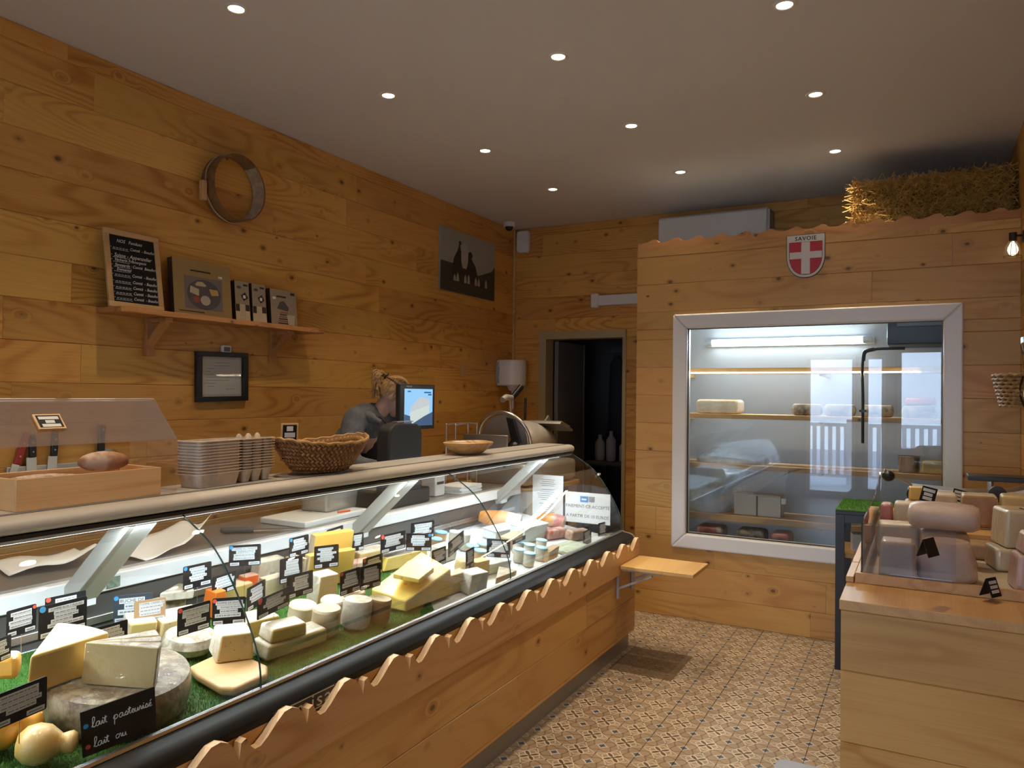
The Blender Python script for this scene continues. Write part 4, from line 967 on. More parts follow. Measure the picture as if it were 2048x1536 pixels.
for i, (s_, y) in enumerate(rows):
    big = s_.startswith('Suisse')
    chalk(s_, -0.098 if len(s_) > 18 else -0.015 if s_.startswith('Comt') else -0.09, y, 0.024 if big else 0.0185)
    if s_.startswith('Comt'):
        g = G()
        for k in range(5): g.tube([(-0.10+0.016*k+q*0.004, y-0.004+(0.004 if q % 2 else -0.003), 0.0087) for q in range(4)], 0.0009, 4)
        obj('handwriting', g, CHALK, ck)
    g = G().box(-0.104, -0.02, y-0.0115, y-0.0103, 0.008, 0.0088); obj('underline', g, CHALK, ck)
    obj('bullet', G().box(-0.112, -0.107, y-0.001, y+0.001, 0.008, 0.0087), CHALK, ck)
# books and boxed sets on the shelf
TANC = plain('book_tan', (0.36,0.24,0.085), 0.55); TANP = plain('book_photo_grey', (0.20,0.17,0.17), 0.5); SLT = plain('book_slate', (0.10,0.085,0.09), 0.5)
CRM = plain('book_cream', (0.62,0.52,0.32), 0.6); ORG = plain('book_orange', (0.60,0.34,0.12), 0.6); GRYB = plain('book_greybeige', (0.34,0.28,0.20), 0.6); REDB = plain('book_red', (0.34,0.07,0.04), 0.5)
PALE = plain('book_pale', (0.55,0.48,0.36), 0.6); DKB = plain('book_dark', (0.035,0.02,0.015), 0.5)
def book(y0, y1, h, t, label, x=0.055, cat='book', spine=DKB, cover=TANC, name='cook_book'):
    b = thing(name, label, cat, wallframe((y0+y1)/2, shz+0.0012, x, 0.10), 'books on the wall shelf'); w_ = y1-y0
    obj('cover', G().box(-w_/2, w_/2, 0, h, 0, t), cover, b, bevel=0.001)
    obj('spine', G().box(-w_/2-0.0015, -w_/2+0.0005, 0, h, -0.001, t+0.0005), spine, b); return b, w_, h, t+0.0001
b, w_, h, z = book(2.47, 2.83, 0.29, 0.035, 'large tan cookbook showing a slate cheese platter on its cover', 0.06)
flat('cover_photo', rect(-0.115,0.12,0.035,0.205), z, TANP, b); flat('cover_plate', disc(0.005,0.115,0.105,0.080,28), z+0.0007, SLT, b)
flat('cover_cheese', [(-0.085,0.12),(-0.03,0.105),(-0.028,0.14),(-0.08,0.155)], z+0.0014, CRM, b); flat('cover_cheese', [(-0.05,0.165),(-0.035,0.18),(-0.005,0.182),(0.02,0.165),(0.01,0.158),(-0.045,0.158)], z+0.0014, CRM, b)
flat('cover_cheese', [(0.035,0.15),(0.09,0.148),(0.095,0.12),(0.05,0.115)], z+0.0014, ORG, b); flat('cover_cheese', disc(0.01,0.085,0.031,0.026), z+0.0014, PALE, b); flat('cover_fruit', disc(-0.045,0.085,0.022,0.018,9), z+0.0014, REDB, b)
flat('cover_title', rect(-0.075,0.05,0.232,0.240), z, DKB, b); flat('cover_line', rect(-0.15,0.0,0.018,0.023), z, DKB, b); flat('price_sticker', rect(0.10,0.125,0.215,0.227), z, PAPER, b)
for y0, lab in ((2.865,'slim boxed cheese knife set, left of the twin boxes'), (2.985,'slim boxed cheese knife set, right of the twin boxes')):
    b, w_, h, z = book(y0, y0+0.10, 0.225, 0.030, lab, 0.055, 'boxed set', DKB, GRYB, 'boxed_set')
    flat('box_photo', rect(-0.05,0.05,0.003,0.095), z, CRM, b); flat('box_photo_dark', rect(-0.048,-0.022,0.055,0.095), z+0.0007, DKB, b); flat('box_photo_dark', rect(0.018,0.048,0.06,0.095), z+0.0007, DKB, b)
    flat('box_knife', rect(-0.014,0.012,0.03,0.09), z+0.0014, PALE, b); flat('box_board', [(-0.01,0.145),(0.02,0.165),(0.04,0.135),(0.01,0.115)], z+0.0007, DKB, b); flat('box_label', rect(0.005,0.022,0.13,0.148), z+0.0014, PAPER, b)
    flat('box_title', rect(0.01,0.04,0.20,0.21), z, DKB, b); flat('box_art', disc(-0.02,0.19,0.016,0.008), z, SLT, b)
b, w_, h, z = book(3.12, 3.325, 0.215, 0.030, 'square grey-beige cookbook with stacked sausages on its cover', 0.055, 'book', DKB, GRYB)
for k in range(6): flat('cover_stripe', rect(-0.05+0.004*k,0.03,0.012+k*0.013,0.018+k*0.013), z, REDB if k % 2 else DKB, b)
flat('cover_pile', [(-0.055,0.10),(-0.03,0.14),(0.0,0.15),(0.04,0.11),(0.03,0.09)], z, SLT, b); flat('cover_glass', [(0.03,0.01),(0.075,0.008),(0.085,0.07),(0.02,0.068)], z+0.0007, PALE, b)
flat('cover_title', rect(-0.055,0.02,0.168,0.178), z, DKB, b); flat('cover_badge', rect(0.058,0.09,0.19,0.205), z, DKB, b); flat('price_sticker', rect(-0.085,-0.06,0.155,0.168), z, PAPER, b)
# round wooden cheese hoop
hp = thing('cheese_hoop', 'round bentwood cheese hoop with cord and wooden toggle hung on the wall', 'cheese hoop', frame((XL+0.002, 2.865, 2.64), (0,1,0)))
W_HOOP = plain('hoop_wood', (0.27,0.135,0.05), 0.6, var=0.35, vscale=20)
def band(r0, r1, z0, z1, a0, a1, n=48, ry=1.0):
    rings = []
    for i in range(n+1):
        a = a0+(a1-a0)*i/n; c, s_ = math.cos(a), math.sin(a)*ry
        rings.append([(r0*c,r0*s_,z0),(r1*c,r1*s_,z0),(r1*c,r1*s_,z1),(r0*c,r0*s_,z1)])
    return G().loft(rings)
obj('hoop', band(0.172,0.177,0.0,0.10,0.0,2*PI,56,1.03), W_HOOP, hp, smooth=40)
obj('inner_lap', band(0.1665,0.1715,0.01,0.095,-1.1,0.9,30,1.03), plain('hoop_pale', (0.50,0.38,0.24), 0.6, var=0.3, vscale=25), hp, smooth=40)
tp = spline([(0.02,0.185,0.04),(-0.10,0.155,0.04),(-0.172,0.07,0.04),(-0.19,-0.02,0.05),(-0.19,-0.06,0.05),(-0.13,-0.15,0.05),(-0.03,-0.195,0.05),(0.05,-0.175,0.05)], 5)
obj('cord', G().tube(tp, 0.004, 7), plain('rope', (0.45,0.36,0.25), 0.8), hp, smooth=60)
obj('toggle', G().box(-0.215,-0.185,-0.11,-0.005,0.03,0.06), W_BEECH, hp, bevel=0.004)
# framed certificate and small thermometer above it
fr_ = thing('framed_certificate', 'white certificate in a deep black frame hanging below the shelf', 'picture frame', frame((XL, 2.838, 1.60), (0,1,0)) @ Matrix.Rotation(0.02,4,'Z'))
for nm, a, b, c, d in (('frame_rail',-0.172,0.172,-0.135,-0.108),('frame_rail',-0.172,0.172,0.108,0.135),('frame_stile',-0.172,-0.138,-0.108,0.108),('frame_stile',0.138,0.172,-0.108,0.108)):
    obj(nm, G().box(a,b,c,d,0.001,0.026), BLACK, fr_, bevel=0.002)
obj('sheet', G().box(-0.139,0.139,-0.109,0.109,0.002,0.006), PAPER, fr_)
g = G(); rn = random.Random(2)
for i, (a_, b_) in enumerate([(-0.04,0.05),(-0.05,0.06),(-0.1,-0.05),(-0.1,-0.07),(-0.11,-0.05),(-0.1,0.07),(-0.1,0.05),(-0.12,-0.03),(-0.09,-0.05),(0.03,0.09)]): g.box(a_, b_, 0.075-i*0.016, 0.077-i*0.016, 0.006, 0.0062)
obj('fine_print', g, GREYINK, fr_)
bd = G()
for i in range(26):
    x = -0.13+0.26*i/25
    for y in (-0.101, 0.101): bd.box(x-0.003, x+0.003, y-0.004, y+0.004, 0.006, 0.0062)
for i in range(20):
    y = -0.095+0.19*i/19
    for x in (-0.131, 0.131): bd.box(x-0.003, x+0.003, y-0.0035, y+0.0035, 0.006, 0.0062)
obj('border_print', bd, plain('border_grey', (0.55,0.55,0.56), 0.7), fr_)
obj('glazing', G().box(-0.139,0.139,-0.109,0.109,0.012,0.014), glassy('frame_glass', (0.99,0.99,0.99), 0.45), fr_)
th_ = thing('thermometer', 'small white digital thermometer above the black frame', 'thermometer', frame((XL+0.001, 2.862, 1.752), (0,1,0)))
obj('case', G().prism(rrect(0.058,0.042,0.005), 0, 0.018), WHITE, th_, bevel=0.002); obj('display', G().box(-0.021,0.021,-0.012,0.013,0.018,0.0188), plain('lcd', (0.10,0.09,0.085), 0.3), th_)
# cow photograph
cw = thing('cow_photo', 'black and white photo panel of a cow among a herd, near the back corner', 'picture', frame((XL+0.001, 5.362, 2.612), (0,1,0)))
obj('panel', G().box(-0.43,0.43,-0.255,0.255,0,0.02), plain('photo_sky', (0.34,0.34,0.30), 0.4), cw)
PD = plain('photo_dark', (0.014,0.014,0.014), 0.4); PG = plain('photo_grass', (0.035,0.036,0.032), 0.4); PW = plain('photo_white', (0.42,0.42,0.39), 0.4)
z = 0.0201
flat('hill', [(-0.43,-0.255),(0.43,-0.255),(0.43,0.05),(0.38,0.0),(0.15,-0.07),(-0.25,-0.02),(-0.43,-0.02)], z, PG, cw)
flat('cow_body', [(-0.27,-0.13),(-0.24,0.02),(-0.18,0.10),(-0.155,0.17),(-0.135,0.10),(-0.03,0.08),(0.03,0.06),(0.10,0.0),(0.16,-0.13)], z+0.0007, PD, cw)
flat('cow_face', disc(-0.075,0.06,0.055,0.115), z+0.0014, PW, cw); flat('cow_muzzle', disc(-0.075,-0.07,0.045,0.03), z+0.0021, PD, cw); flat('cow_ear', disc(0.015,0.085,0.035,0.03), z+0.0014, PD, cw); flat('cow_ear', [(-0.17,0.17),(-0.155,0.14),(-0.13,0.15),(-0.135,0.18)], z+0.0014, PD, cw)
rn = random.Random(6)
for i in range(11):
    x = -0.28+i*0.055+rn.uniform(-.01,.01); hh = rn.uniform(0.025,0.06); flat('herd_patch', [(x-0.02,-0.16),(x+0.022,-0.16),(x+0.016,-0.16+hh),(x,-0.15+hh*1.3),(x-0.014,-0.16+hh)], z+0.0021, PW if i % 3 else PG, cw)
# knives on a magnetic strip
ks = thing('knife_rack', 'magnetic knife strip on the wall behind the sausage box', 'knife rack', frame((XL+0.001, 1.985, 1.165), (0,1,0)))
obj('bar', G().box(-0.245,0.245,-0.024,0.024,0,0.018), STEELB, ks, bevel=0.003)
def knife(y, z, blade, bw, hl, label, hm=BLACK, tip=0.3, rot=0.0):
    k = thing('kitchen_knife', label, 'knife', frame((XL+0.0205, y, z), (0,1,0)) @ Matrix.Rotation(rot,4,'Z'), 'knives on the magnetic strip')
    obj('blade', G().prism([(-bw/2,0.0),(bw/2,0.0),(bw/2,-blade*(1-tip)),(-bw/2,-blade)], 0, 0.0025), STEEL, k)
    obj('handle', G().prism([(-0.014,0),(0.014,0),(0.015,hl*0.5),(0.012,hl),(-0.010,hl),(-0.013,hl*0.5)], -0.0005, 0.017), hm, k, bevel=0.004)
    for q in (0.25, 0.65): obj('rivet', G().cyl((0,hl*q,0.017),(0,hl*q,0.0185),0.0035,n=10), STEEL, k)
knife(1.835, 1.225, 0.19, 0.042, 0.10, 'chef knife with black riveted handle, left of the pair', BLACK, 0.25, 0.03)
knife(1.925, 1.225, 0.20, 0.040, 0.115, 'chef knife with black riveted handle, right of the pair', BLACK, 0.22, -0.04)
knife(1.772, 1.20, 0.15, 0.03, 0.14, 'red-handled knife at the left end of the strip', plain('red_handle', (0.36,0.03,0.02), 0.4), 0.6, -0.28)
cl = thing('meat_cleaver', 'broad cleaver with black handle at the right end of the strip', 'cleaver', frame((XL+0.0205, 2.145, 1.235), (0,1,0)))
obj('blade', G().prism([(-0.02,0.012),(0.05,0.006),(0.075,-0.05),(0.072,-0.13),(-0.02,-0.13)], 0, 0.003), STEELB, cl); obj('handle', G().prism([(-0.02,0.0),(0.012,0.0),(0.012,0.06),(0.016,0.12),(-0.016,0.125),(-0.016,0.05)], -0.0005, 0.018), BLACK, cl, bevel=0.004)
obj('rivet', G().cyl((0,0.10,0.018),(0,0.10,0.0195),0.004,n=10), STEEL, cl)
# ---------------------------------------------------------------- paper towel dispenser, alarm siren, dome camera, trunking
dp = thing('towel_dispenser', 'white centre-feed paper towel dispenser with paper hanging out in the corner', 'dispenser', T(XL+0.004, 6.0, 1.60))
prf = [(0.0,-0.125),(0.12,-0.125),(0.18,-0.10),(0.215,-0.05),(0.225,0),(0.215,0.05),(0.18,0.10),(0.12,0.125),(0.0,0.125)]
obj('cover', G().prism(prf, 0.0, 0.235), WHITE, dp, bevel=0.012, seg=3)
obj('back_plate', G().box(-0.003,0.03,-0.132,0.132,0.02,0.215), plain('grey_plate', (0.4,0.4,0.39), 0.5), dp)
obj('nozzle', G().lathe([(0.055,0.0),(0.05,-0.02),(0.036,-0.045),(0.03,-0.045),(0.03,0.0)], 20, c=(0.105,0,0)), WHITE, dp, smooth=40)
obj('paper', G().prism([(-0.014,-0.045),(0.014,-0.045),(0.010,-0.10),(0.012,-0.19),(-0.006,-0.21),(-0.010,-0.12)], 0.098, 0.112, 'x'), PAPER, dp)
for q in (0.06, 0.17): obj('hinge', G().box(0.03,0.06,-0.135,-0.125,q,q+0.03), WHITE, dp)
obj('lock', G().cyl((0.222,0.03,0.10),(0.228,0.03,0.10),0.006,n=10), ALU, dp)
sr = thing('alarm_box', 'white rounded alarm box high on the back wall in the corner', 'alarm', frame((-3.277, YB-0.001, 2.955), (1,0,0)))
obj('case', G().prism(rrect(0.125,0.20,0.025), 0, 0.045), WHITE, sr, bevel=0.008, seg=3); obj('tamper_tab', G().box(0.03,0.055,-0.106,-0.098,0.004,0.03), WHITE, sr)
dc = thing('dome_camera', 'small white dome camera on the ceiling in the corner', 'camera', T(-3.28, 5.90, ZC))
obj('base', G().lathe([(0.001,0.0),(0.052,0.0),(0.052,-0.035),(0.046,-0.042),(0.001,-0.042)], 24), WHITE, dc, smooth=40); obj('dome', G().ell((0,0,-0.042),(0.038,0.038,0.036),18,10), BLACK, dc, smooth=60)
dt = thing('pipe_trunking', 'white pipe trunking on the back wall running behind the cold room', 'trunking', T(0, YB-0.001, 0))
obj('duct', G().box(-2.52, -1.9, -0.06, 0, 2.315, 2.405), WHITE, dt, bevel=0.006); obj('elbow', G().box(-2.575, -2.505, -0.072, 0, 2.295, 2.425), WHITE, dt, bevel=0.014, seg=3)
for i, (y, z, w_, h_) in enumerate([(5.32,1.72,0.10,0.11),(4.30,1.24,0.09,0.07),(4.42,1.36,0.06,0.05)]):
    tag(obj('paper_note', G().box(-w_/2,w_/2,-h_/2,h_/2,0,0.0008), plain('faded_note', (0.50,0.30,0.13), 0.7) if i == 0 else bpy.data.materials['faded_note'], None, frame((XL+0.0005,y,z),(0,1,0))), ('faded square paper patch on the wall left of the towel dispenser','small taped paper scrap on the wall behind the wire rack','tiny paper scrap above the wire rack')[i], 'paper', 'paper scraps on the wall')
# ---------------------------------------------------------------- things on the counter top shelf (z = 1.2075)
SZ = 1.2080
sb = thing('sausage_box', 'long pale wooden tray of dry sausages on the counter top', 'wooden tray', T(-2.10, 1.262, SZ))
obj('front_side', G().box(0.088,0.098,-0.205,0.205,0,0.082), W_PALE_Y, sb, bevel=0.001); obj('back_side', G().box(-0.098,-0.088,-0.205,0.205,0,0.082), W_PALE_Y, sb, bevel=0.001)
for y0 in (-0.205, 0.195): obj('end_side', G().box(-0.0875,0.0875,y0,y0+0.010,0,0.082), W_PALE, sb, bevel=0.001)
obj('bottom', G().box(-0.0875,0.0875,-0.1945,0.1945,0,0.008), W_PALE_Y, sb)
SAUS = cheese('sausage_white', (0.55,0.46,0.38), (0.34,0.20,0.13), 30, 0.75, 0.7, 60); SAUSB = cheese('sausage_brown', (0.27,0.11,0.045), (0.36,0.17,0.08), 22, 0.6, 0.6, 40, c3=(0.52,0.38,0.28))
def sausage(x, y, z, rot, r, l, m_, lab, el=0.0):
    g = G(); pts = [(-l/2+l*i/10, 0.012*math.sin(PI*i/10), 0) for i in range(11)]; rr = [r*max(0.12, math.sin(PI*min(max((i+0.35)/10.7,0),1))**0.45) for i in range(11)]
    g.tube(pts, rr, 14); return tag(obj('dry_sausage', g, m_, None, T(x,y,z,rot,el), smooth=60), lab, 'sausage', 'dry sausages in the tray')
for i, (x, y, rt) in enumerate([(-2.05,1.20,1.5),(-2.10,1.22,1.62),(-2.15,1.20,1.5)]):
    sausage(x, y, SZ+0.054, rt, 0.021, 0.22, SAUS, 'white-moulded dry sausage in the tray, %s' % ('nearest the front board','in the middle','at the rear board')[i])
sausage(-2.09, 1.345, SZ+0.103, 1.25, 0.030, 0.13, SAUSB, 'short brown sausage lying on top of the others')
hd = thing('acrylic_hood', 'clear acrylic hood over the sausage tray with slanted front', 'acrylic cover', T(-2.10, 1.262, SZ))
obj('side', G().prism([(-0.115,0),(0.112,0),(0.112,0.165),(0.0,0.285),(-0.115,0.285)], 0.245, 0.249, 'y'), ACRYL, hd)
obj('side', G().prism([(-0.115,0),(0.112,0),(0.112,0.165),(0.0,0.285),(-0.115,0.285)], -0.49, -0.486, 'y'), ACRYL, hd)
obj('front', G().prism([(0.112,0.165),(0.116,0.167),(0.004,0.287),(0.0,0.285)], -0.486, 0.245, 'y'), ACRYF, hd)
obj('top', G().box(-0.115,0.0,-0.486,0.245,0.285,0.289), ACRYL, hd)
cdm = hd.matrix_basis @ frame((0.035,-0.105,0.258),(0,1,0),(-0.70,0,0.72)) if False else frame((-2.10+0.062,1.155,SZ+0.2235),(0,1,0),(-0.682,0,0.731))
sc = thing('hood_label', 'small wood-framed black label stuck on the acrylic hood', 'label', cdm)
obj('backing', G().box(-0.036,0.036,-0.026,0.026,0,0.005), W_BEECH, sc, bevel=0.001); obj('slate', G().box(-0.031,0.031,-0.021,0.021,0.005,0.0056), SLATE, sc)
for i, ww in enumerate((0.026,0.012,0.024)): flat('paper_strip', rect(-ww,ww,0.011-0.013*i-0.005,0.011-0.013*i+0.005), 0.0056, STRIP, sc)
# egg cartons: open cartons nested in one stack
EGG = plain('moulded_pulp', (0.60,0.49,0.385), 0.9, var=0.2, vscale=30, bump=0.5, bscale=200)
def egg_lid():
    g = G(); a = rrect(0.105,0.185,0.018,3); b = rrect(0.088,0.165,0.014,3)
    top = [(x,y,0.0) for x,y in b]; bot = [(x,y,0.042) for x,y in a]; i1 = [(x*0.985,y*0.99,0.042) for x,y in a]; i0 = [(x*0.991,y*0.994,0.004) for x,y in b]
    g.loft([top,bot,[(x*1.10,y*1.055,0.042) for x,y in a],[(x*1.10,y*1.055,0.0445) for x,y in a],[(x,y,0.045) for x,y,_ in i1],i0])
    return g
def egg_tray(cones=False):
    g = G()
    for ix in (-1, 1):
        for iy in (-1, 0, 1):
            cx, cy_ = ix*0.026, iy*0.049
            g.loft([[(cx+q[0]*s_,cy_+q[1]*s_,z_) for q in rrect(1,1,0.3,3)] for s_, z_ in ((0.028,0.0),(0.0315,0.006),(0.047,0.040),(0.049,0.042),(0.0455,0.042),(0.032,0.008))])
    for iy in ((-1, 0, 1) if cones else ()): g.loft([[(r_*math.cos(2*PI*q/10), iy*0.045+r_*math.sin(2*PI*q/10), z_) for q in range(10)] for r_, z_ in ((0.012,0.038),(0.009,0.052),(0.0045,0.058),(0.0008,0.059))], cap=False)
    a = rrect(0.114,0.164,0.014,3); b = rrect(0.098,0.150,0.014,3); g.loft([[(x,y,0.041) for x,y in b],[(x,y,0.041) for x,y in a],[(x,y,0.0435) for x,y in a],[(x,y,0.0435) for x,y in b]], cap=False)
    return g
lid_me = mesh('lid', egg_lid(), EGG, 30); tray_me = mesh('egg_tray', egg_tray(), EGG, 30); tray_top = mesh('egg_tray', egg_tray(True), EGG, 30)
for i in range(12):
    e = thing('egg_carton', 'grey pulp egg carton lying open, %s of the stack' % (['lowest','second','third','fourth','fifth','sixth','seventh','eighth','ninth','tenth','eleventh','topmost'][i]), 'egg carton', T(-2.068, 1.70, SZ+0.0005+i*0.0096, 0.10), 'stacked egg cartons')
    link('lid', lid_me, e, T(0,-0.005,0)); link('egg_tray', tray_top if i == 11 else tray_me, e, T(0,0.172,0))
# woven basket with label and cable
bk = thing('woven_basket', 'oval basket woven of brown leaf chips on the counter top', 'basket', T(-2.06, 2.215, SZ, 0.0))
def bask(u_, t_, off=0.0):      # u angle, t 0 bottom..1 rim
    rx = 0.055+0.075*(t_**0.6)+off; ry = 0.115+0.115*(t_**0.75)+off
    return Vector((rx*math.cos(u_), ry*math.sin(u_), 0.004+0.115*t_+0.022*t_*abs(math.sin(u_))**3))
g = G(); n_ = 48
g.loft([[tuple(bask(2*PI*i/n_, t_, -0.002)) for i in range(n_)] for t_ in (0,0.1,0.25,0.5,0.75,1.0)] + [[tuple(bask(2*PI*i/n_, t_, -0.010)) for i in range(n_)] for t_ in (1.0,0.6,0.3,0.08)])
obj('shell', g, plain('basket_inner', (0.20,0.10,0.035), 0.7), bk, smooth=40)
LEAF = plain('leaf_chip', (0.42,0.20,0.06), 0.5, col2=(0.22,0.09,0.028), vscale=30); LEAF2 = plain('leaf_rim', (0.48,0.26,0.08), 0.5, var=0.3, vscale=30)
g = G(); rn = random.Random(3)
for k in range(9):
    t_ = (k+0.5)/9.0; nn = int(46+14*t_)
    for i in range(nn):
        u_ = 2*PI*(i+0.5*(k % 2))/nn; c = bask(u_, t_, 0.002); up = (bask(u_, min(1,t_+0.06))-bask(u_, t_-0.04)).normalized(); rt_ = (bask(u_+0.05, t_)-bask(u_-0.05, t_)).normalized(); nr = rt_.cross(up)
        a_ = up*0.010 + rt_*0.006*(1 if k % 2 else -1); b_ = rt_*0.0075
        g.add([tuple(c-a_-nr*-0.002), tuple(c-b_+nr*0.0015), tuple(c+nr*0.0055), tuple(c+b_+nr*0.0015), tuple(c+a_+nr*0.002)], [(0,1,2),(0,2,3),(1,4,2),(2,4,3)])
stuff(obj('weave', g, LEAF, bk))
g = G(); g.tube([bask(2*PI*i/60, 1.0, 0.0)+Vector((0,0,0.003*math.sin(i*2.1))) for i in range(60)], 0.0055, 7, closed=True); obj('rim', g, LEAF2, bk, smooth=60)
g = G()
for i in range(56):
    u_ = 2*PI*i/56; c = bask(u_, 0.86, -0.010); g.ell(tuple(c), (0.006,0.009,0.012), 6, 4)
stuff(obj('inner_weave', g, LEAF2, bk))
bl_ = thing('basket_label', 'wood-framed black label standing in the left end of the basket', 'label', frame((-2.075, 2.058, SZ+0.125), (0.45,0.9,0), (-0.1,-0.33,1)))
obj('backing', G().box(-0.032,0.032,-0.070,0.070,-0.006,0), W_BEECH, bl_, bevel=0.001); obj('slate', G().box(-0.026,0.026,-0.064,0.064,0,0.001), SLATE, bl_)
for ww, y in ((0.012,0.050),(0.020,0.026),(0.021,-0.006),(0.016,-0.032)): flat('paper_strip', rect(-ww,ww,y-0.009,y+0.009), 0.001, STRIP, bl_)
g = G(); rn = random.Random(9)
for k in range(4): g.tube(spline([(0.0+0.01*math.cos(q*1.3+k)+0.004*q, -0.03+0.024*q, 0.006*math.sin(q*2+k)) for q in range(6)], 4), 0.0022, 6)
tag(obj('cable_tangle', g, BLACK, None, T(-2.05,2.03,SZ+0.118), smooth=60), 'small tangle of black cable on the basket rim', 'cable')
# olive wood bowl
bw_ = thing('olive_wood_bowl', 'shallow olive wood bowl with irregular facets on the counter top', 'bowl', T(-2.06, 3.30, SZ))
g = G(); n_ = 24; rn = random.Random(12); wob = [1+0.06*math.sin(2*PI*i/n_*2+1)+0.05*math.sin(2*PI*i/n_*5) for i in range(n_)]
rings = [[(r*math.cos(2*PI*i/n_)*0.80*(1+(wob[i]-1)*q), r*math.sin(2*PI*i/n_)*1.12*(1+(wob[i]-1)*q), z_) for i in range(n_)] for r, z_, q in ((0.055,0.0,0.5),(0.085,0.012,1),(0.128,0.050,1),(0.136,0.062,1),(0.130,0.066,1),(0.118,0.058,1),(0.085,0.022,1),(0.05,0.014,0.5))]
g.loft(rings); obj('bowl', g, W_OLIVE, bw_, smooth=30)
g = G().prism([(-0.03,-0.11),(0.03,-0.10),(0.02,-0.055),(-0.035,-0.06)], 0.067, 0.069); obj('lid_slip', g, PAPER, bw_)
# ---------------------------------------------------------------- things on the rear worktop (z = 0.924)
WZ = 0.9245
cb_ = tag(obj('chopping_board', G().prism([(-0.14,-0.22),(0.13,-0.24),(0.14,0.22),(-0.13,0.24)], 0, 0.028), plain('board_white', (0.74,0.76,0.74), 0.45), None, T(-2.505,2.66,WZ,0.10), bevel=0.006, seg=3), 'thick white plastic chopping board on the rear worktop', 'chopping board')
def loafpan(x, y, z, l, w_, h, label):
    g = G(); a = lambda s_, z_: [(q[0]*s_, q[1]*s_, z_) for q in rrect(w_, l, 0.02, 4)]
    g.loft([a(0.90,0),a(0.94,0.004),a(1.0,h-0.004),a(1.06,h-0.003),a(1.06,h),a(0.985,h),a(0.92,0.006)]); return tag(obj('steel_pan', g, STEELB, None, T(x,y,z,0.1), smooth=40), label, 'pan')
loafpan(-2.545, 2.795, WZ+0.0285, 0.26, 0.17, 0.085, 'brushed steel food pan on the chopping board')
bb = thing('blue_box', 'blue cardboard box with white barcode panel behind the steel pan', 'box', T(-2.70, 2.945, WZ+0.0))
obj('carton', G().box(-0.06,0.06,-0.085,0.085,0,0.20), BLUE, bb, bevel=0.001); obj('barcode_panel', G().box(0.0605,0.0612,0.025,0.08,0.145,0.195), PAPER, bb)
g = G()
for i in range(11): g.box(0.0613,0.0616,0.031+i*0.004,0.031+i*0.004+(0.0024 if i % 3 else 0.0012),0.152,0.188)
obj('barcode', g, INK, bb); obj('side_band', G().box(0.0605,0.0612,-0.085,0.085,0.0,0.115), PAPER, bb)
kn = thing('bread_knife', 'knife with ridged dark grey handle lying on the worktop', 'knife', T(-2.47, 2.24, WZ+0.010, 0.75))
obj('handle', G().tube([(-0.12,0.004,0.006),(-0.10,0,0.004),(-0.06,0.003,0.004),(-0.02,0,0.004),(0.01,0,0.004)], [0.010,0.0125,0.0115,0.013,0.011], 10), plain('grey_grip', (0.045,0.047,0.05), 0.6, bump=0.3), kn, smooth=60)
obj('blade', G().prism([(0.01,-0.014),(0.20,-0.014),(0.225,0.004),(0.20,0.012),(0.01,0.012)], 0.002, 0.0045), STEEL, kn)
tag(obj('orange_marker', G().cyl((0,0,0),(0,0.07,0),0.005,n=10), plain('orange_red', (0.75,0.12,0.03), 0.4), None, T(-2.405,2.70,WZ+0.0335,-0.2), smooth=40), 'orange-red marker lying on the chopping board', 'pen')
bx = thing('scale_base', 'black weighing scale with rounded column beside the worker', 'scale', T(-2.53, 3.20, WZ))
obj('base', G().box(-0.17,0.15,-0.16,0.22,0.0,0.085), BLACK, bx, bevel=0.012, seg=3)
obj('platter', G().box(-0.15,0.05,-0.14,0.20,0.0855,0.095), STEELB, bx, bevel=0.004)
col = [(-0.145,0.0)] + [(-0.145,0.36),(-0.135,0.405),(-0.10,0.432),(-0.05,0.44),(0.10,0.432),(0.135,0.415),(0.145,0.38),(0.145,0.0)]
obj('column', G().prism([(y_, z_) for y_, z_ in col], 0.06, 0.145, 'x'), BLACKM, bx, bevel=0.012, seg=3)
obj('column_trim', G().box(0.062,0.10,-0.02,0.12,0.4405,0.446), STEELB, bx)
obj('screen_arm', G().box(0.02,0.06,0.10,0.22,0.36,0.42), plain('grey_blue_plastic', (0.09,0.11,0.14), 0.4), bx, bevel=0.01)
sr_ = link('screen', None, bx, Matrix.Translation((-0.012,0.315,0.518)) @ frame((0,0,0),(0,1,0)))
obj('housing', G().box(-0.172,0.172,-0.130,0.130,-0.03,0.0), BLACK, sr_, bevel=0.006)
SCR = lambda n, c, s: plain(n, (0,0,0), 0.4, emit=c, es=s)
flat('display', rect(-0.128,0.146,-0.108,0.104), 0.0002, SCR('screen_sky', (0.30,0.62,0.95), 1.0), sr_); flat('display_table', [(-0.128,-0.108),(0.146,-0.108),(0.146,-0.03),(0.06,-0.055),(-0.08,-0.05),(-0.128,-0.04)], 0.001, SCR('screen_slate', (0.05,0.10,0.20), 1.0), sr_)
flat('display_wedge_top', [(-0.07,0.0),(0.02,0.06),(0.115,0.045),(0.11,0.012),(-0.075,-0.03)], 0.0017, SCR('screen_rind', (0.55,0.60,0.62), 1.0), sr_); flat('display_wedge', [(-0.078,-0.03),(0.11,0.012),(0.112,-0.035),(-0.055,-0.095),(-0.075,-0.07)], 0.0024, SCR('screen_cheese', (0.62,0.70,0.66), 1.0), sr_)
for y0, y1, q in ((-0.10,-0.07,0.085),(0.06,0.13,0.08),(0.10,0.135,0.067)): flat('display_text', rect(y0,y1,q,q+0.008), 0.001, SCR('screen_text', (0.02,0.10,0.25), 1.0) if y0 < 0 else bpy.data.materials['screen_text'], sr_)
text('maker_name', 'WRS 500', 0.013, PAPER, sr_, -0.085, 0.117, 0.0006)
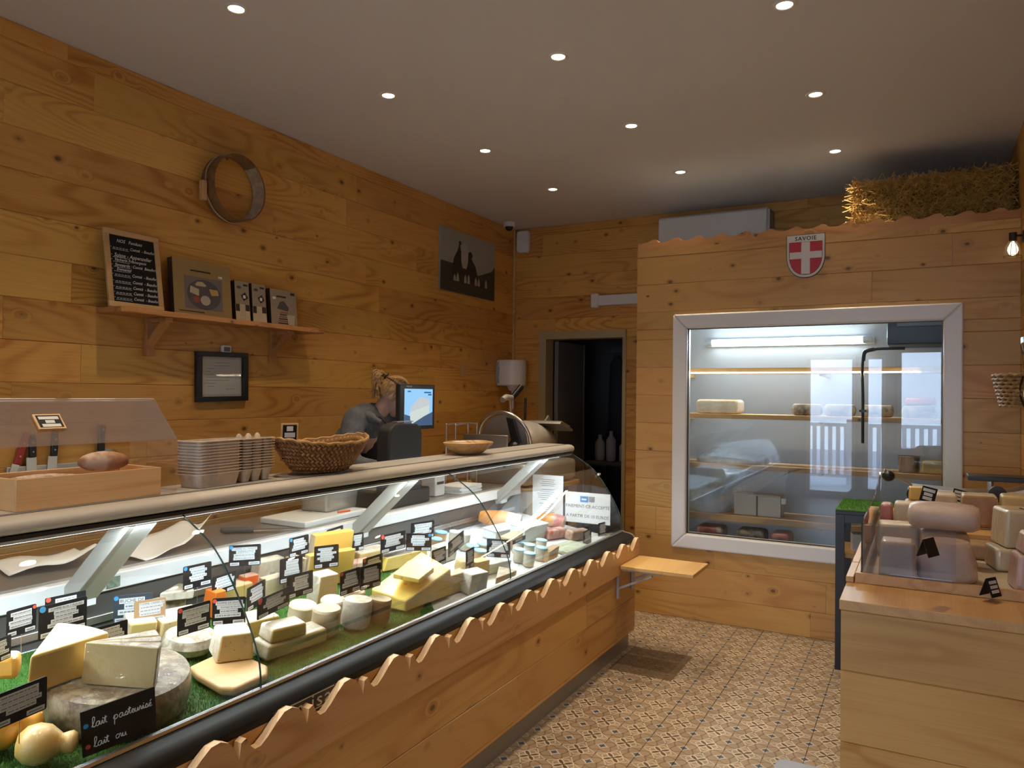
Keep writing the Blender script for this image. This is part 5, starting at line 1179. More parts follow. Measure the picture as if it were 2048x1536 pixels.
lp = thing('receipt_printer', 'small white label printer beside the black box on the worktop', 'printer', T(-2.50, 3.62, WZ)); obj('body', G().box(-0.05,0.05,-0.05,0.05,0,0.12), WHITE, lp, bevel=0.008); obj('slot', G().box(0.0505,0.052,-0.035,0.035,0.07,0.085), BLACK, lp)
tag(obj('black_box', G().prism([(-0.13,0),(0.13,0),(0.13,0.115),(-0.13,0.14)], -0.16, 0.12, 'y'), BLACKM, None, T(-2.52, 3.37+0.085, WZ+0.0), bevel=0.005) , 'black storage box behind the sloping support arm', 'box') if False else None
for i, (z_, rt) in enumerate(((0.0,0.0),(0.012,0.05),(0.022,-0.04),(0.034,0.02))):
    tag(obj('paper_stack', G().box(-0.085,0.085,-0.12,0.12,0,0.010), PAPER, None, T(-2.47, 3.86, WZ+z_+0.0003, rt), bevel=0.001), 'pile of white wrapping sheets on the worktop, %s' % ('bottom bundle','second bundle','third bundle','top bundle')[i], 'paper', 'wrapping paper pile')
def crumple(name, loc, w_, l, rot, seed, label, lift=0.05):
    rn = random.Random(seed); nx_, ny_ = 9, 11; g = G(); vs_ = []
    ph = [rn.uniform(0,6) for _ in range(6)]
    for i in range(nx_):
        for j in range(ny_):
            u_, v_ = i/(nx_-1), j/(ny_-1)
            z_ = lift*max(0, (v_-0.55))**1.3*2.0*(0.4+u_) + 0.012*(math.sin(5*u_+ph[0])+1)*(0.3+v_) + 0.006*(1+math.sin(9*v_+7*u_+ph[1]))
            vs_.append(((u_-0.5)*w_*(1-0.25*v_)+0.02*math.sin(3*v_+ph[2]), (v_-0.5)*l, z_+0.001))
    fs = [(i*ny_+j, (i+1)*ny_+j, (i+1)*ny_+j+1, i*ny_+j+1) for i in range(nx_-1) for j in range(ny_-1)]
    g.add(vs_, fs); o = obj(name, g, PAPER, None, T(*loc, rot), smooth=50); m_ = o.modifiers.new('thick','SOLIDIFY'); m_.thickness = 0.0012; m_.offset = 1
    return tag(o, label, 'paper', 'wrapping paper on the worktop')
crumple('wrapping_paper', (-2.50,1.83,WZ), 0.26, 0.34, 0.05, 3, 'crumpled white wrapping paper with a raised corner on the worktop', 0.09)
crumple('wrapping_paper', (-2.60,1.46,WZ), 0.28, 0.26, -0.2, 5, 'flat white wrapping sheet behind the left support arm', 0.03)
tag(obj('green_label', G().box(-0.001,0.001,-0.022,0.022,-0.017,0.017), plain('label_green', (0.22,0.30,0.22), 0.6, var=0.4, vscale=60), None, T(-2.293,1.515,0.898)), 'small green printed sticker on the white worktop edge', 'sticker')
# folding shelf on the counter front
fs_ = thing('folding_shelf', 'small pine folding shelf on grey metal brackets at the counter end', 'folding shelf', T(CXF+0.001, 4.20, 0.532))
obj('board', G().box(0.031,0.45,-0.16,0.165,0.0,0.022), W_TRIM_Y, fs_, bevel=0.003)
for q in (-0.125, 0.125):
    b_ = link('bracket', None, fs_, T(0,q,0)); GM = bpy.data.materials.get('bracket_grey') or plain('bracket_grey', (0.42,0.42,0.44), 0.4)
    obj('wall_leg', G().box(0.0005,0.014,-0.014,0.014,-0.175,-0.034), GM, b_, bevel=0.002); obj('top_leg', G().box(0.0305,0.26,-0.012,0.012,-0.012,-0.0005), GM, b_, bevel=0.002)
    g = G(); g.M = Matrix.Translation((0.014,0,-0.115)) @ Matrix.Rotation(-0.44,4,'Y'); g.box(0,0.215,-0.009,0.009,-0.006,0.006); obj('stay', g, GM, b_)
# slicer table and meat slicer beyond the counter end
tb = thing('slicer_table', 'wooden work table behind the end of the counter', 'table', T(-2.56, 4.72, 0))
obj('top', G().box(-0.33,0.33,-0.32,0.42,0.865,0.895), W_BEECH, tb, bevel=0.004)
for x in (-0.29,0.29):
    for y in (-0.28,0.38): obj('leg', G().box(x-0.025,x+0.025,y-0.025,y+0.025,0,0.865), W_BEECH_Z, tb)
sl = thing('meat_slicer', 'steel meat slicer with round blade guard and black knobs beyond the counter', 'slicer', T(-2.50, 4.72, 0.896, 0.0))
POL = plain('polished_steel', (0.60,0.575,0.52), 0.34, 0.45)
obj('base', G().prism([(-0.26,-0.30),(0.20,-0.32),(0.26,-0.1),(0.26,0.38),(-0.2,0.38)], 0.012, 0.16), POL, sl, bevel=0.03, seg=4)
g = G(); n_ = 28; rings = []
for t_, r_, zz in ((-0.26,0.10,0.30),(-0.22,0.165,0.31),(-0.10,0.19,0.32),(0.05,0.185,0.325),(0.20,0.165,0.315),(0.30,0.13,0.29),(0.345,0.06,0.27)):
    rings.append([(r_*math.cos(2*PI*i/n_), t_, zz-0.02+r_*0.72*math.sin(2*PI*i/n_)) for i in range(n_)])
obj('motor_housing', G().loft(rings), POL, sl, smooth=50)
g = G().tube([(0.02+0.20*math.cos(a)*1.0, -0.29-0.05*math.sin(a), 0.31+0.195*math.sin(a)) for a in [2*PI*i/40 for i in range(40)]], 0.012, 8, closed=True)
obj('blade_guard', g, STEEL, sl, smooth=60)
obj('blade', G().cyl((0.02,-0.300,0.31),(0.02,-0.294,0.31),0.178,n=40), STEEL, sl, smooth=40)
obj('blade_cover', G().prism([(-0.03,0.16),(0.04,0.13),(0.16,0.30),(0.10,0.46),(0.05,0.47),(0.09,0.32)], -0.325, -0.305, 'y'), BLACK, sl)
obj('thickness_plate', G().box(-0.18,0.16,-0.50,-0.485,0.20,0.36), STEEL, sl, bevel=0.004)
for q in (-0.02, 0.06): obj('knob', G().ell((q+0.12,-0.44,0.285),(0.032,0.032,0.032),16,10), BLACK, sl, smooth=60)
obj('carriage', G().prism([(0.09,0.42),(0.30,0.36),(0.31,0.375),(0.10,0.435)], -0.02, 0.26, 'x'), STEELB, sl)
g = G()
for k in range(7): g.box(-0.015,0.255,0.13+k*0.022,0.134+k*0.022,0.425-k*0.006,0.440-k*0.006)
obj('carriage_ribs', g, STEEL, sl)
obj('meat_pusher', G().prism([(0.30,0.26),(0.40,0.28),(0.43,0.40),(0.37,0.47),(0.30,0.42)], 0.02, 0.035, 'x'), glassy('guard_plastic', (0.80,0.80,0.76), 1.2, 0.1, (0.7,0.68,0.62), 0.35), sl)
obj('arm_post', G().cyl((-0.10,0.02,0.45),(-0.10,0.0,0.60),0.010), STEEL, sl, smooth=40); obj('arm_head', G().tube([(-0.10,-0.11,0.585),(-0.10,-0.06,0.605),(-0.10,0.02,0.60)],0.022,10), POL, sl, smooth=60)
obj('arm_grip', G().cyl((-0.10,0.03,0.60),(-0.06,0.10,0.685),0.020,0.022,n=14), BLACK, sl, smooth=40); obj('lever', G().cyl((-0.05,0.14,0.44),(-0.05,0.145,0.60),0.010,n=10), BLACK, sl, smooth=40)
for x in (-0.2,0.18):
    for y in (-0.26,0.33): obj('foot', G().cyl((x,y,0.0),(x,y,0.015),0.02,n=12), BLACK, sl)
wr_ = thing('wire_rack', 'bent steel wire bag rack behind the olive wood bowl', 'wire rack', T(-2.66, 4.12, WZ))
for q in (0.0, 0.07): obj('hoop', G().tube(spline([(q,-0.13,0.0),(q,-0.13,0.36),(q,-0.11,0.40),(q,0.11,0.40),(q,0.13,0.36),(q,0.13,0.0)],5), 0.005, 8), STEEL, wr_, smooth=60)
obj('base_wire', G().tube([(0,-0.13,0.004),(0.07,-0.13,0.004)],0.004,6), STEEL, wr_); obj('base_wire', G().tube([(0,0.13,0.004),(0.07,0.13,0.004)],0.004,6), STEEL, wr_)
# ---------------------------------------------------------------- cold room with its window
KX0, KX1, KZ = -1.775, XR, 2.60
WX0, WX1, WZ0, WZ1 = -1.41, 0.115, 0.585, 1.99
PANEL = plain('cold_panel', (0.66,0.70,0.74), 0.45)
gk = G(); cut_wall(gk, KX0, KX1, YC+0.0175, YC+0.07, 0, KZ-0.01, [(WX0, WX1, WZ0, WZ1)])
gk.box(KX0, KX0+0.07, YC+0.07, YB, 0, KZ-0.01); gk.box(KX0+0.07, KX1, YC+0.07, YB, 2.18, KZ-0.01)
wcr = shell('wall_cold_room', gk, PANEL)
plank_wall(wcr, T(KX0-0.004, YC, 0), KX1-KX0+0.004, 0, KZ-0.04, 0.195, 0.163, W_COLD, 31, holes=[(WX0-KX0, WX1-KX0, WZ0, WZ1)], cuts=(1.0,2.6))
plank_wall(wcr, T(KX0-0.003, YB, 0, -PI/2), YB-YC-0.016, 0, KZ-0.01, 0.195, 0.163, W_COLD, 32, cuts=(1.0,2.6))
# wavy top fascia
pts = [(KX0-0.004, KZ-0.045), (KX1, KZ-0.045), (KX1, KZ+0.02)]
per = 0.158; rowp = []
k = 0; x = KX0
while x < KX1:
    for a, b in ((0.0,0.012),(0.008,0.020),(0.020,0.016),(0.045,0.014),(0.075,0.024),(0.11,0.038),(0.135,0.036),(0.150,0.022)):
        if x+a < KX1: rowp.append((x+a, KZ-0.012+b))
    x += per
fa = struct(obj('trim_3', G().prism(pts + rowp[::-1], YC, YC+0.02, 'y'), wood('fascia_wood', (0.60,0.31,0.10), (0.42,0.18,0.045), rings=14, var=0.02)))
# inner lining
lin = G(); lin.box(KX0+0.071, KX0+0.08, YC+0.07, YB-0.08, 0, 2.18); lin.box(KX0+0.08, KX1-0.03, YB-0.09, YB-0.08, 0, 2.18); lin.box(KX1-0.03, KX1-0.02, YC+0.07, YB-0.08, 0, 2.18)
lin.box(KX0+0.08, KX1-0.03, YC+0.071, YB-0.09, 2.165, 2.179); lin.box(KX0+0.08, KX1-0.03, YC+0.071, YB-0.09, 0.0, 0.02)
shell('wall_cold_room_lining', lin, plain('cold_lining', (0.56,0.59,0.62), 0.5))
# window
wo = G(); e = 0.10
X0, X1, Z0, Z1 = -1.512, 0.215, 0.483, 2.088
def frame_bar(nm, pts_, par): return obj(nm, G().prism(pts_, YC-0.022, YC+0.05, 'y'), PVC, par, bevel=0.012, seg=3)
win = struct(frame_bar('window_1', [(X0,Z0),(X1,Z0),(X1-e,Z0+e),(X0+e,Z0+e)], None))
frame_bar('frame_head', [(X0,Z1),(X0+e,Z1-e),(X1-e,Z1-e),(X1,Z1)], win); frame_bar('frame_jamb', [(X0,Z0),(X0+e,Z0+e),(X0+e,Z1-e),(X0,Z1)], win); frame_bar('frame_jamb', [(X1,Z0),(X1,Z1),(X1-e,Z1-e),(X1-e,Z0+e)], win)
gk = G()
for (a,b,c,d) in ((X0+e-0.002,X0+e+0.006,Z0+e,Z1-e),(X1-e-0.006,X1-e+0.002,Z0+e,Z1-e),(X0+e,X1-e,Z0+e-0.002,Z0+e+0.006),(X0+e,X1-e,Z1-e-0.006,Z1-e+0.002)): gk.box(a,b,YC+0.012,YC+0.02,c,d)
obj('gasket', gk, BLACK, win)
obj('pane', G().box(X0+e, X1-e, YC+0.018, YC+0.024, Z0+e, Z1-e), GLASSW, win); obj('pane', G().box(X0+e, X1-e, YC+0.040, YC+0.046, Z0+e, Z1-e), GLASSW, win)
# tube light on the rear wall
tl = thing('tube_light', 'long lit fluorescent tube on the cold room rear wall', 'tube light', T(-0.92, YB-0.09, 1.955))
TUBE = plain('tube_glow', (0.9,0.95,1), 0.4, emit=(0.85,0.95,1.0), es=14.0)
obj('tube', G().cyl((-0.56,-0.055,0.0),(0.54,-0.055,0.0),0.022,n=14), TUBE, tl, smooth=40); obj('batten', G().box(-0.62,0.62,-0.028,-0.001,-0.03,0.03), WHITE, tl)
for q in (-0.59, 0.575): obj('end_cap', G().cyl((q-0.03,-0.055,0),(q+0.03,-0.055,0),0.025,n=14), plain('cap_grey', (0.5,0.53,0.55), 0.4) if q < 0 else bpy.data.materials['cap_grey'], tl, smooth=40)
cl_ = bpy.data.lights.new('cold_room_light','AREA'); cl_.shape='RECTANGLE'; cl_.size = 1.1; cl_.size_y = 0.05; cl_.energy = COLD_W; cl_.color = (0.80,0.92,1.0)
link('cold_room_light', cl_, tl, Matrix.Translation((0,-0.085,0)) @ Matrix.Rotation(-1.15,4,'X'))
# shelves
W_CS = wood('cold_shelf_wood', (0.62,0.36,0.14), (0.48,0.24,0.08), rings=12, knots=0.6, var=0.05)
def cshelf(z, x0, x1, y0, y1, lab, t=0.034):
    s_ = thing('cold_room_shelf', lab, 'shelf', T(0,0,z), 'cold room shelves'); obj('board', G().box(x0,x1,y0,y1,-t,0), W_CS, s_, bevel=0.002)
    for x in (x0+0.05, (x0+x1)/2, x1-0.05): obj('bearer', G().box(x-0.012,x+0.012,y0+0.04,y1,-t-0.02,-t-0.0005), W_CS, s_)
    for x in (x0+0.05, (x0+x1)/2, x1-0.05): obj('wall_strut', G().box(x-0.012,x+0.012,y1+0.0005,YB-0.0905,-t-0.02,-t+0.01), W_CS, s_)
    return s_
SX0, SX1 = KX0+0.082, KX1-0.032
s0 = cshelf(1.735, SX0, SX1, 5.60, 5.82, 'top cold room shelf with the LED strip on its edge', 0.04)
cshelf(1.395, SX0, SX1, 5.60, 5.86, 'cold room shelf carrying the round grey cheeses')
cshelf(1.030, SX0, SX1, 5.56, 5.88, 'cold room shelf under the white film-covered mound')
cshelf(0.665, SX0, SX1, 5.52, 5.88, 'lowest cold room shelf carrying the white box', 0.045)
for x in (-0.16, -0.03): pass
up = thing('shelf_posts', 'pair of wooden uprights between the right cold room shelves', 'shelf posts', T(-0.145, 5.91, 0.021))
for q in (0.0, 0.20): obj('post', G().box(q-0.035,q+0.035,-0.02,0.02,0,0.6), W_CS, up)
ld = thing('led_strip', 'warm LED strip with bright dots along the top shelf edge', 'LED strip', T(0, 5.598, 1.700))
obj('tape', G().box(SX0+0.02, 0.05, -0.002, 0.0, -0.006, 0.006), WHITE, ld)
LED = plain('led_warm', (1,0.9,0.7), 0.4, emit=(1.0,0.83,0.55), es=20.0); lm = mesh('led_dot', G().box(-0.005,0.005,-0.006,-0.002,-0.004,0.004), LED)
for i in range(110): link('led_dot', lm, ld, T(SX0+0.025+i*0.0152, 0, 0))
ll = bpy.data.lights.new('led_glow','AREA'); ll.shape='RECTANGLE'; ll.size = 1.6; ll.size_y = 0.012; ll.energy = 5.0; ll.color = (1.0,0.80,0.52)
link('led_glow', ll, ld, Matrix.Translation(((SX0+0.05)/2, -0.008, -0.012)) @ Matrix.Rotation(-0.5,4,'X'))
# cheeses and boxes in the cold room
MOTT = cheese('cellar_rind', (0.13,0.12,0.11), (0.36,0.33,0.29), 22, 0.8, 0.8, 40); DARKC = cheese('cellar_dark', (0.10,0.075,0.06), (0.30,0.24,0.18), 24, 0.8, 0.8, 40)
def cwheel(u, vz, r, h, m_, label, y=5.72, name='cellar_cheese'):
    p = P(u, 830, y=y); return tag(obj(name, wheel_g(r,h,0.018), m_, None, T(p.x, y, vz, random.uniform(0,6)), smooth=40), label, 'cheese', 'cheeses in the cold room')
tag(obj('cellar_cheese', G().prism(rrect(0.31,0.105,0.03,4), -0.12, 0.12, 'y'), R_WHITEW, None, T(P(1440,820,y=5.73).x, 5.74, 1.396+0.0535), bevel=0.015, seg=3), 'pale wrapped loaf-shaped cheese at the left of the cold room shelf', 'cheese', 'cheeses in the cold room')
for u, m_, lab in [(1614,MOTT,'round mottled grey cheese, left of the three on the cold room shelf'),(1680,MOTT,'round mottled grey cheese, middle of the three on the cold room shelf'),(1754,MOTT,'round mottled grey cheese beside the black pipe'),(1838,DARKC,'dark round cheese under a red pack on the cold room shelf')]:
    cwheel(u, 1.396, 0.10, 0.082, m_, lab)
tag(obj('meat_pack', G().box(-0.09,0.09,-0.07,0.07,0,0.05), REDB, None, T(P(1840,800,y=5.72).x,5.72,1.4795), bevel=0.015, seg=3), 'dark red pack on top of the dark round cheese', 'meat pack')
def mound(x0, x1, y0, y1, z, h, m_, label, name='film_mound'):
    g = G(); n_ = 22; rings = []
    for k, (s_, zz) in enumerate(((1.0,0.0),(0.98,0.25),(0.86,0.6),(0.62,0.88),(0.3,0.99),(0.01,1.0))):
        rings.append([(s_*math.cos(2*PI*i/n_)*(x1-x0)/2*(1+0.05*math.sin(5*2*PI*i/n_+k)), s_*math.sin(2*PI*i/n_)*(y1-y0)/2, zz*h*(1+0.04*math.sin(3*2*PI*i/n_))) for i in range(n_)])
    return tag(obj(name, G().loft(rings), m_, None, T((x0+x1)/2,(y0+y1)/2,z), smooth=60), label, 'wrapped cheese')
FILMW = cheese('film_white', (0.62,0.70,0.76), (0.48,0.56,0.62), 12, 0.35, 0.5, 25, wrap=True)
mound(-1.52,-0.99,5.60,5.92,1.031,0.105,FILMW,'wide white mound under plastic film on the cold room shelf')
mound(-1.60,-1.25,5.56,5.86,0.666,0.21,FILMW,'bluish film-wrapped bundle at the lower left of the cold room')
fg = G(); fn = 14; vs_ = []
for i in range(fn):
    for j in range(8):
        u_, v_ = i/(fn-1), j/7
        vs_.append((-1.55+0.90*u_-0.12*v_, 5.50+0.010*math.sin(7*u_+3*v_), 1.045-0.02*u_-(0.62*v_)*(1-u_)**1.0+0.006*math.sin(15*u_)))
fg.add(vs_, [(i*8+j,(i+1)*8+j,(i+1)*8+j+1,i*8+j+1) for i in range(fn-1) for j in range(7)])
tag(obj('plastic_sheet', fg, FILM, None, None, smooth=60), 'clear plastic sheet hanging from the cold room shelf', 'plastic sheet')
wbx = thing('white_box', 'white carton box in two halves on the lowest cold room shelf', 'box', T(P(1516,1000,y=5.62).x, 5.66, 0.666))
for q in (-0.083, 0.083): obj('half', G().box(q-0.079,q+0.079,-0.08,0.08,0,0.145), plain('box_ivory', (0.66,0.61,0.50), 0.6) if q < 0 else bpy.data.materials['box_ivory'], wbx, bevel=0.004)
obj('lid', G().box(-0.166,0.164,-0.083,0.083,0.1455,0.152), bpy.data.materials['box_ivory'], wbx, bevel=0.003); obj('tag', G().box(0.168,0.20,-0.09,-0.088,0.10,0.14), PAPER, wbx)
for u, m_, lab, w_ in [(1418,MEAT,'dark red packed joint under the lowest cold room shelf, left',0.20),(1500,DARKC,'mottled wrapped cheese under the lowest cold room shelf',0.20),(1560,MEAT,'brown packed joint under the lowest cold room shelf, right',0.14)]:
    p = P(u,1070,y=5.52); tag(obj('cold_pack', G().box(-w_/2,w_/2,-0.10,0.10,0,0.12), m_, None, T(p.x,5.60,0.4505), bevel=0.03, seg=3), lab, 'packed food')
cr = thing('floor_crate', 'grey crate under the lowest cold room shelf', 'crate', T(-1.16, 5.60, 0.021)); obj('body', G().box(-0.5,0.5,-0.14,0.14,0,0.428), plain('crate_grey', (0.35,0.37,0.38), 0.5), cr, bevel=0.01); obj('grip', G().box(-0.1,0.1,-0.146,-0.1405,0.30,0.34), BLACK, cr)
tag(obj('cellar_cheese', G().box(-0.07,0.07,-0.06,0.06,0,0.09), cheese('yellow_cellar', (0.62,0.48,0.22), (0.50,0.34,0.12), 14, 0.6, 0.5, 40), None, T(P(1868,945,y=5.66).x,5.66,1.031), bevel=0.012, seg=3), 'small yellow cheese at the right end of the cold room shelf', 'cheese', 'cheeses in the cold room')
cn = thing('steel_pot', 'round steel pot seen end-on at the right of the cold room', 'pot', T(P(1818,908,y=5.70).x,5.72,1.031)); obj('body', G().lathe([(0.001,0),(0.06,0),(0.064,0.01),(0.064,0.10),(0.067,0.104),(0.06,0.10),(0.058,0.012),(0.001,0.01)], 28), STEELB, cn, smooth=40); obj('rim', G().tube([(0.065*math.cos(2*PI*i/28),0.065*math.sin(2*PI*i/28),0.104) for i in range(28)],0.003,6,closed=True), STEEL, cn)
pp = thing('drain_pipe', 'black drain pipe bending down in the cold room', 'pipe', T(0, 5.555, 0)); px_ = P(1726,760,y=5.555).x
obj('pipe', G().tube(spline([(px_+0.25,0,1.855),(px_+0.06,0,1.85),(px_,0,1.80),(px_,0,1.5),(px_,0,1.22)],6), 0.010, 10), BLACK, pp, smooth=60); obj('pipe_elbow', G().tube(spline([(px_+0.07,0,1.852),(px_+0.012,0,1.835),(px_,0,1.775)],6), 0.014, 10), BLACK, pp, smooth=60); obj('clip', G().box(px_-0.022,px_+0.022,-0.018,0.018,1.43,1.445), BLACK, pp)
ev = thing('evaporator', 'dark cooling unit in the upper right of the cold room', 'cooling unit', T(0.13, 5.75, 1.88)); obj('housing', G().box(-0.33,0.33,-0.2,0.2,0.0,0.284), plain('unit_dark', (0.05,0.055,0.065), 0.4), ev, bevel=0.01); obj('front_grille', G().box(-0.27,0.10,-0.208,-0.2005,0.12,0.25), plain('unit_grey', (0.20,0.22,0.24), 0.4), ev)
# ---------------------------------------------------------------- on and above the cold room
sd = thing('shield_sign', 'red and white cross shield sign reading SAVOIE on the cold room front', 'sign', frame((-0.651, YC-0.0005, 2.43), (1,0,0)))
def shield(w_, top, mid, bot, n=10):
    r = [(-w_, top), (-w_, mid)] + [(-w_*math.cos(PI/2*i/n)**0.85, mid+(bot-mid)*math.sin(PI/2*i/n)) for i in range(1,n)] + [(0,bot)]
    return r + [(-x, y) for x, y in reversed(r[:-1])]
flatp = lambda nm, pts_, z, m_, t: obj(nm, G().prism(pts_, z, z+t), m_, sd)
flatp('outer', shield(0.116,0.138,0.0,-0.140), 0, INK, 0.010); flatp('border', shield(0.113,0.135,0.0,-0.1365), 0.010, plain('enamel_white', (0.72,0.70,0.66), 0.35), 0.0008)
flatp('inner_line', [(-0.100,0.090),(-0.100,0.0)]+shield(0.100,0.0,0.0,-0.122)[2:-2]+[(0.100,0.0),(0.100,0.090)], 0.0108, INK, 0.0005)
inn = [(-0.098,0.088),(-0.098,0.0)]+shield(0.098,0.0,0.0,-0.1195)[2:-2]+[(0.098,0.0),(0.098,0.088)]
flatp('red_field', inn, 0.0113, RED, 0.0005)
flatp('cross_bar', rect(-0.0965,0.0965,-0.017,0.026), 0.0118, bpy.data.materials['enamel_white'], 0.0006)
flatp('cross_post', rect(-0.026,0.026,-0.116,0.088), 0.0118, bpy.data.materials['enamel_white'], 0.0005)
text('lettering', 'SAVOIE', 0.036, INK, sd, 0, 0.111, 0.0115, spacing=1.12, bold=0.0007)
ac = thing('air_conditioner', 'white wall air conditioner above the cold room', 'air conditioner', T(-1.475, YB-0.001, 2.72))
obj('casing', G().prism([(0.0,0.0),(0.0,0.275),(-0.17,0.285),(-0.205,0.265),(-0.215,0.10),(-0.17,0.0)], -0.44, 0.425, 'x'), WHITE, ac, bevel=0.008); obj('end_cover', G().prism([(0.0,0.0),(0.0,0.27),(-0.19,0.265),(-0.205,0.10),(-0.16,0.0)], 0.426, 0.445, 'x'), plain('ac_side', (0.45,0.43,0.40), 0.5), ac)
obj('louvre', G().box(-0.40,0.39,-0.19,-0.16,-0.006,-0.0005), WHITE, ac)
# straw bale
hb = thing('straw_bale', 'golden straw bale lying on top of the cold room', 'straw bale', T(0.045, 5.39, KZ-0.009))
STRAW = NT('straw'); _t = STRAW; _r = _t.noise(_t.coord(), 35.0, 2, 0.6); _t.put(_t.b.inputs['Base Color'], _t.mix(_t.step(_r,0.35,0.65), (0.62,0.40,0.11), (0.40,0.22,0.05))); _t.b.inputs['Roughness'].default_value = 0.6
obj('core', G().box(-0.40,0.40,-0.17,0.17,0.004,0.265), plain('straw_core', (0.20,0.11,0.03), 0.9, var=0.4, vscale=40, bump=1.0, bscale=50), hb, bevel=0.04, seg=3)
g = G(); rn = random.Random(14)
for k in range(4600):
    f_ = rn.random(); L_ = rn.uniform(0.05,0.16)
    if f_ < 0.42: p = Vector((rn.uniform(-0.43,0.42), -0.18+rn.uniform(-0.012,0.02), rn.uniform(0.008,0.29))); n_ = Vector((0,-1,0))
    elif f_ < 0.62: p = Vector((-0.41+rn.uniform(-0.02,0.02), rn.uniform(-0.19,0.19), rn.uniform(0.008,0.29))); n_ = Vector((-1,0,0))
    else: p = Vector((rn.uniform(-0.43,0.42), rn.uniform(-0.19,0.19), 0.275+rn.uniform(-0.01,0.03))); n_ = Vector((0,0,1))
    d_ = Vector((rn.gauss(0,1), rn.gauss(0,1), rn.gauss(0,1))); d_ -= n_*d_.dot(n_)*(0.92-0.6*rn.random()**2); d_.normalize(); s_ = d_.orthogonal().normalized()*rn.uniform(0.0016,0.0034); t_ = d_.cross(s_).normalized()*0.0012
    a, b = p-d_*L_/2, p+d_*L_/2
    if min(a.z,b.z) < 0.004: a.z = max(a.z,0.004); b.z = max(b.z,0.004)
    g.add([tuple(a-s_),tuple(a+s_),tuple(a+t_),tuple(b-s_),tuple(b+s_),tuple(b+t_)], [(0,1,4,3),(1,2,5,4),(2,0,3,5)])
stuff(obj('loose_straw', g, STRAW.mat, hb))
# caged wall lamp on the right wall
wl_ = thing('wall_lamp', 'small wall lamp with glowing bulb in a wire cage by the cold room', 'wall lamp', T(XR-0.001, 4.90, 2.405))
obj('rose', G().box(-0.012,0.0,-0.03,0.03,-0.02,0.04), BLACK, wl_, bevel=0.003); obj('arm', G().cyl((-0.012,0,0.018),(-0.05,0,0.018),0.006,n=8), BLACK, wl_); obj('socket', G().cyl((-0.055,0,-0.012),(-0.055,0,0.035),0.019,n=16), plain('socket_brown', (0.04,0.02,0.012), 0.5), wl_, smooth=40)
obj('bulb', G().lathe([(0.006,0.0),(0.012,-0.008),(0.024,-0.035),(0.026,-0.05),(0.020,-0.068),(0.008,-0.078),(0.001,-0.08)], 18, c=(-0.055,0,-0.012)), plain('bulb_glow', (0.9,0.88,0.8), 0.2, emit=(1.0,0.86,0.66), es=1.6), wl_, smooth=60)
for i in range(10):
    a = 2*PI*i/10; obj('cage_wire', G().tube([(-0.055+r_*math.cos(a), r_*math.sin(a), z_) for r_, z_ in ((0.018,-0.012),(0.034,-0.04),(0.044,-0.095))],0.0014,5), plain('brass_wire', (0.42,0.30,0.12), 0.35, 0.9) if i == 0 else bpy.data.materials['brass_wire'], wl_)
obj('cage_ring', G().tube([(-0.055+0.044*math.cos(2*PI*i/24),0.044*math.sin(2*PI*i/24),-0.107+0.012) for i in range(24)],0.0016,5,closed=True), bpy.data.materials['brass_wire'], wl_)
# ---------------------------------------------------------------- right-hand display stand
RX0, RX1, RY0, RY1, RZ = -0.215, XR-0.01, 2.52, 4.10, 0.90
rd = thing('display_stand', 'pine plank display stand for wrapped cheeses along the right wall', 'display stand', T(0,0,0))
obj('carcass', G().box(RX0+0.021, RX1, RY0+0.021, RY1, 0, RZ-0.03), DARKWOOD, rd)
plank_wall(rd, T(RX0, RY0, 0), RX1-RX0, 0.0, RZ-0.03, 0.218, 0.030, W_COUNT, 41, cuts=(1.5,2.5), t=0.02)
plank_wall(rd, T(RX0, RY1, 0, -PI/2), RY1-RY0-0.021, 0.0, RZ-0.03, 0.218, 0.030, W_COUNT, 42, cuts=(0.9,1.6), t=0.02)
obj('top_ledge', G().box(RX0-0.004, RX1, RY0-0.004, RY1, RZ-0.03, RZ), W_TRIM_Y, rd, bevel=0.002)
for y0, y1 in ((RY0+0.25, 3.02), (3.03, 3.50), (3.51, RY1)): obj('edge_strip', G().box(RX0-0.006, RX0+0.018, y0, y1, RZ+0.0005, RZ+0.020), W_TRIM_Y, rd, bevel=0.002)
TR0, TRZ = 2.775, 0.915
obj('tray_front', G().box(RX0+0.022, RX1, TR0, TR0+0.018, RZ+0.0005, RZ+0.034), W_TRIM_Y, rd, bevel=0.001)
obj('tray_side', G().box(RX0+0.022, RX0+0.036, TR0+0.018, RY1, RZ+0.0005, RZ+0.030), W_TRIM_Y, rd, bevel=0.001)
obj('tray_floor', G().box(RX0+0.036, RX1, TR0+0.018, RY1, RZ+0.0005, TRZ), plain('tray_lining', (0.55,0.46,0.32), 0.6), rd)
obj('rear_step', G().box(RX0+0.05, RX1, 3.46, RY1, TRZ+0.0005, TRZ+0.075), W_TRIM_Y, rd)
AC2 = glassy('stand_acrylic', (0.94,0.94,0.97), 1.4, 0.0, (0.7,0.72,0.8), 0.05)
ag = G().prism([(TR0+0.03,RZ+0.031),(RY1-0.02,RZ+0.031),(RY1-0.02,RZ+0.26),(3.6,RZ+0.20),(TR0+0.03,RZ+0.20)], RX0+0.038, RX0+0.043, 'x')
obj('side_screen', ag, AC2, rd); obj('front_screen', G().box(RX0+0.044, 0.10, TR0+0.020, TR0+0.025, RZ+0.0355, RZ+0.20), AC2, rd)
CHW = lambda n, a, b, **k: cheese(n, a, b, 10, 0.45, 0.3, 30, wrap=True, **k)
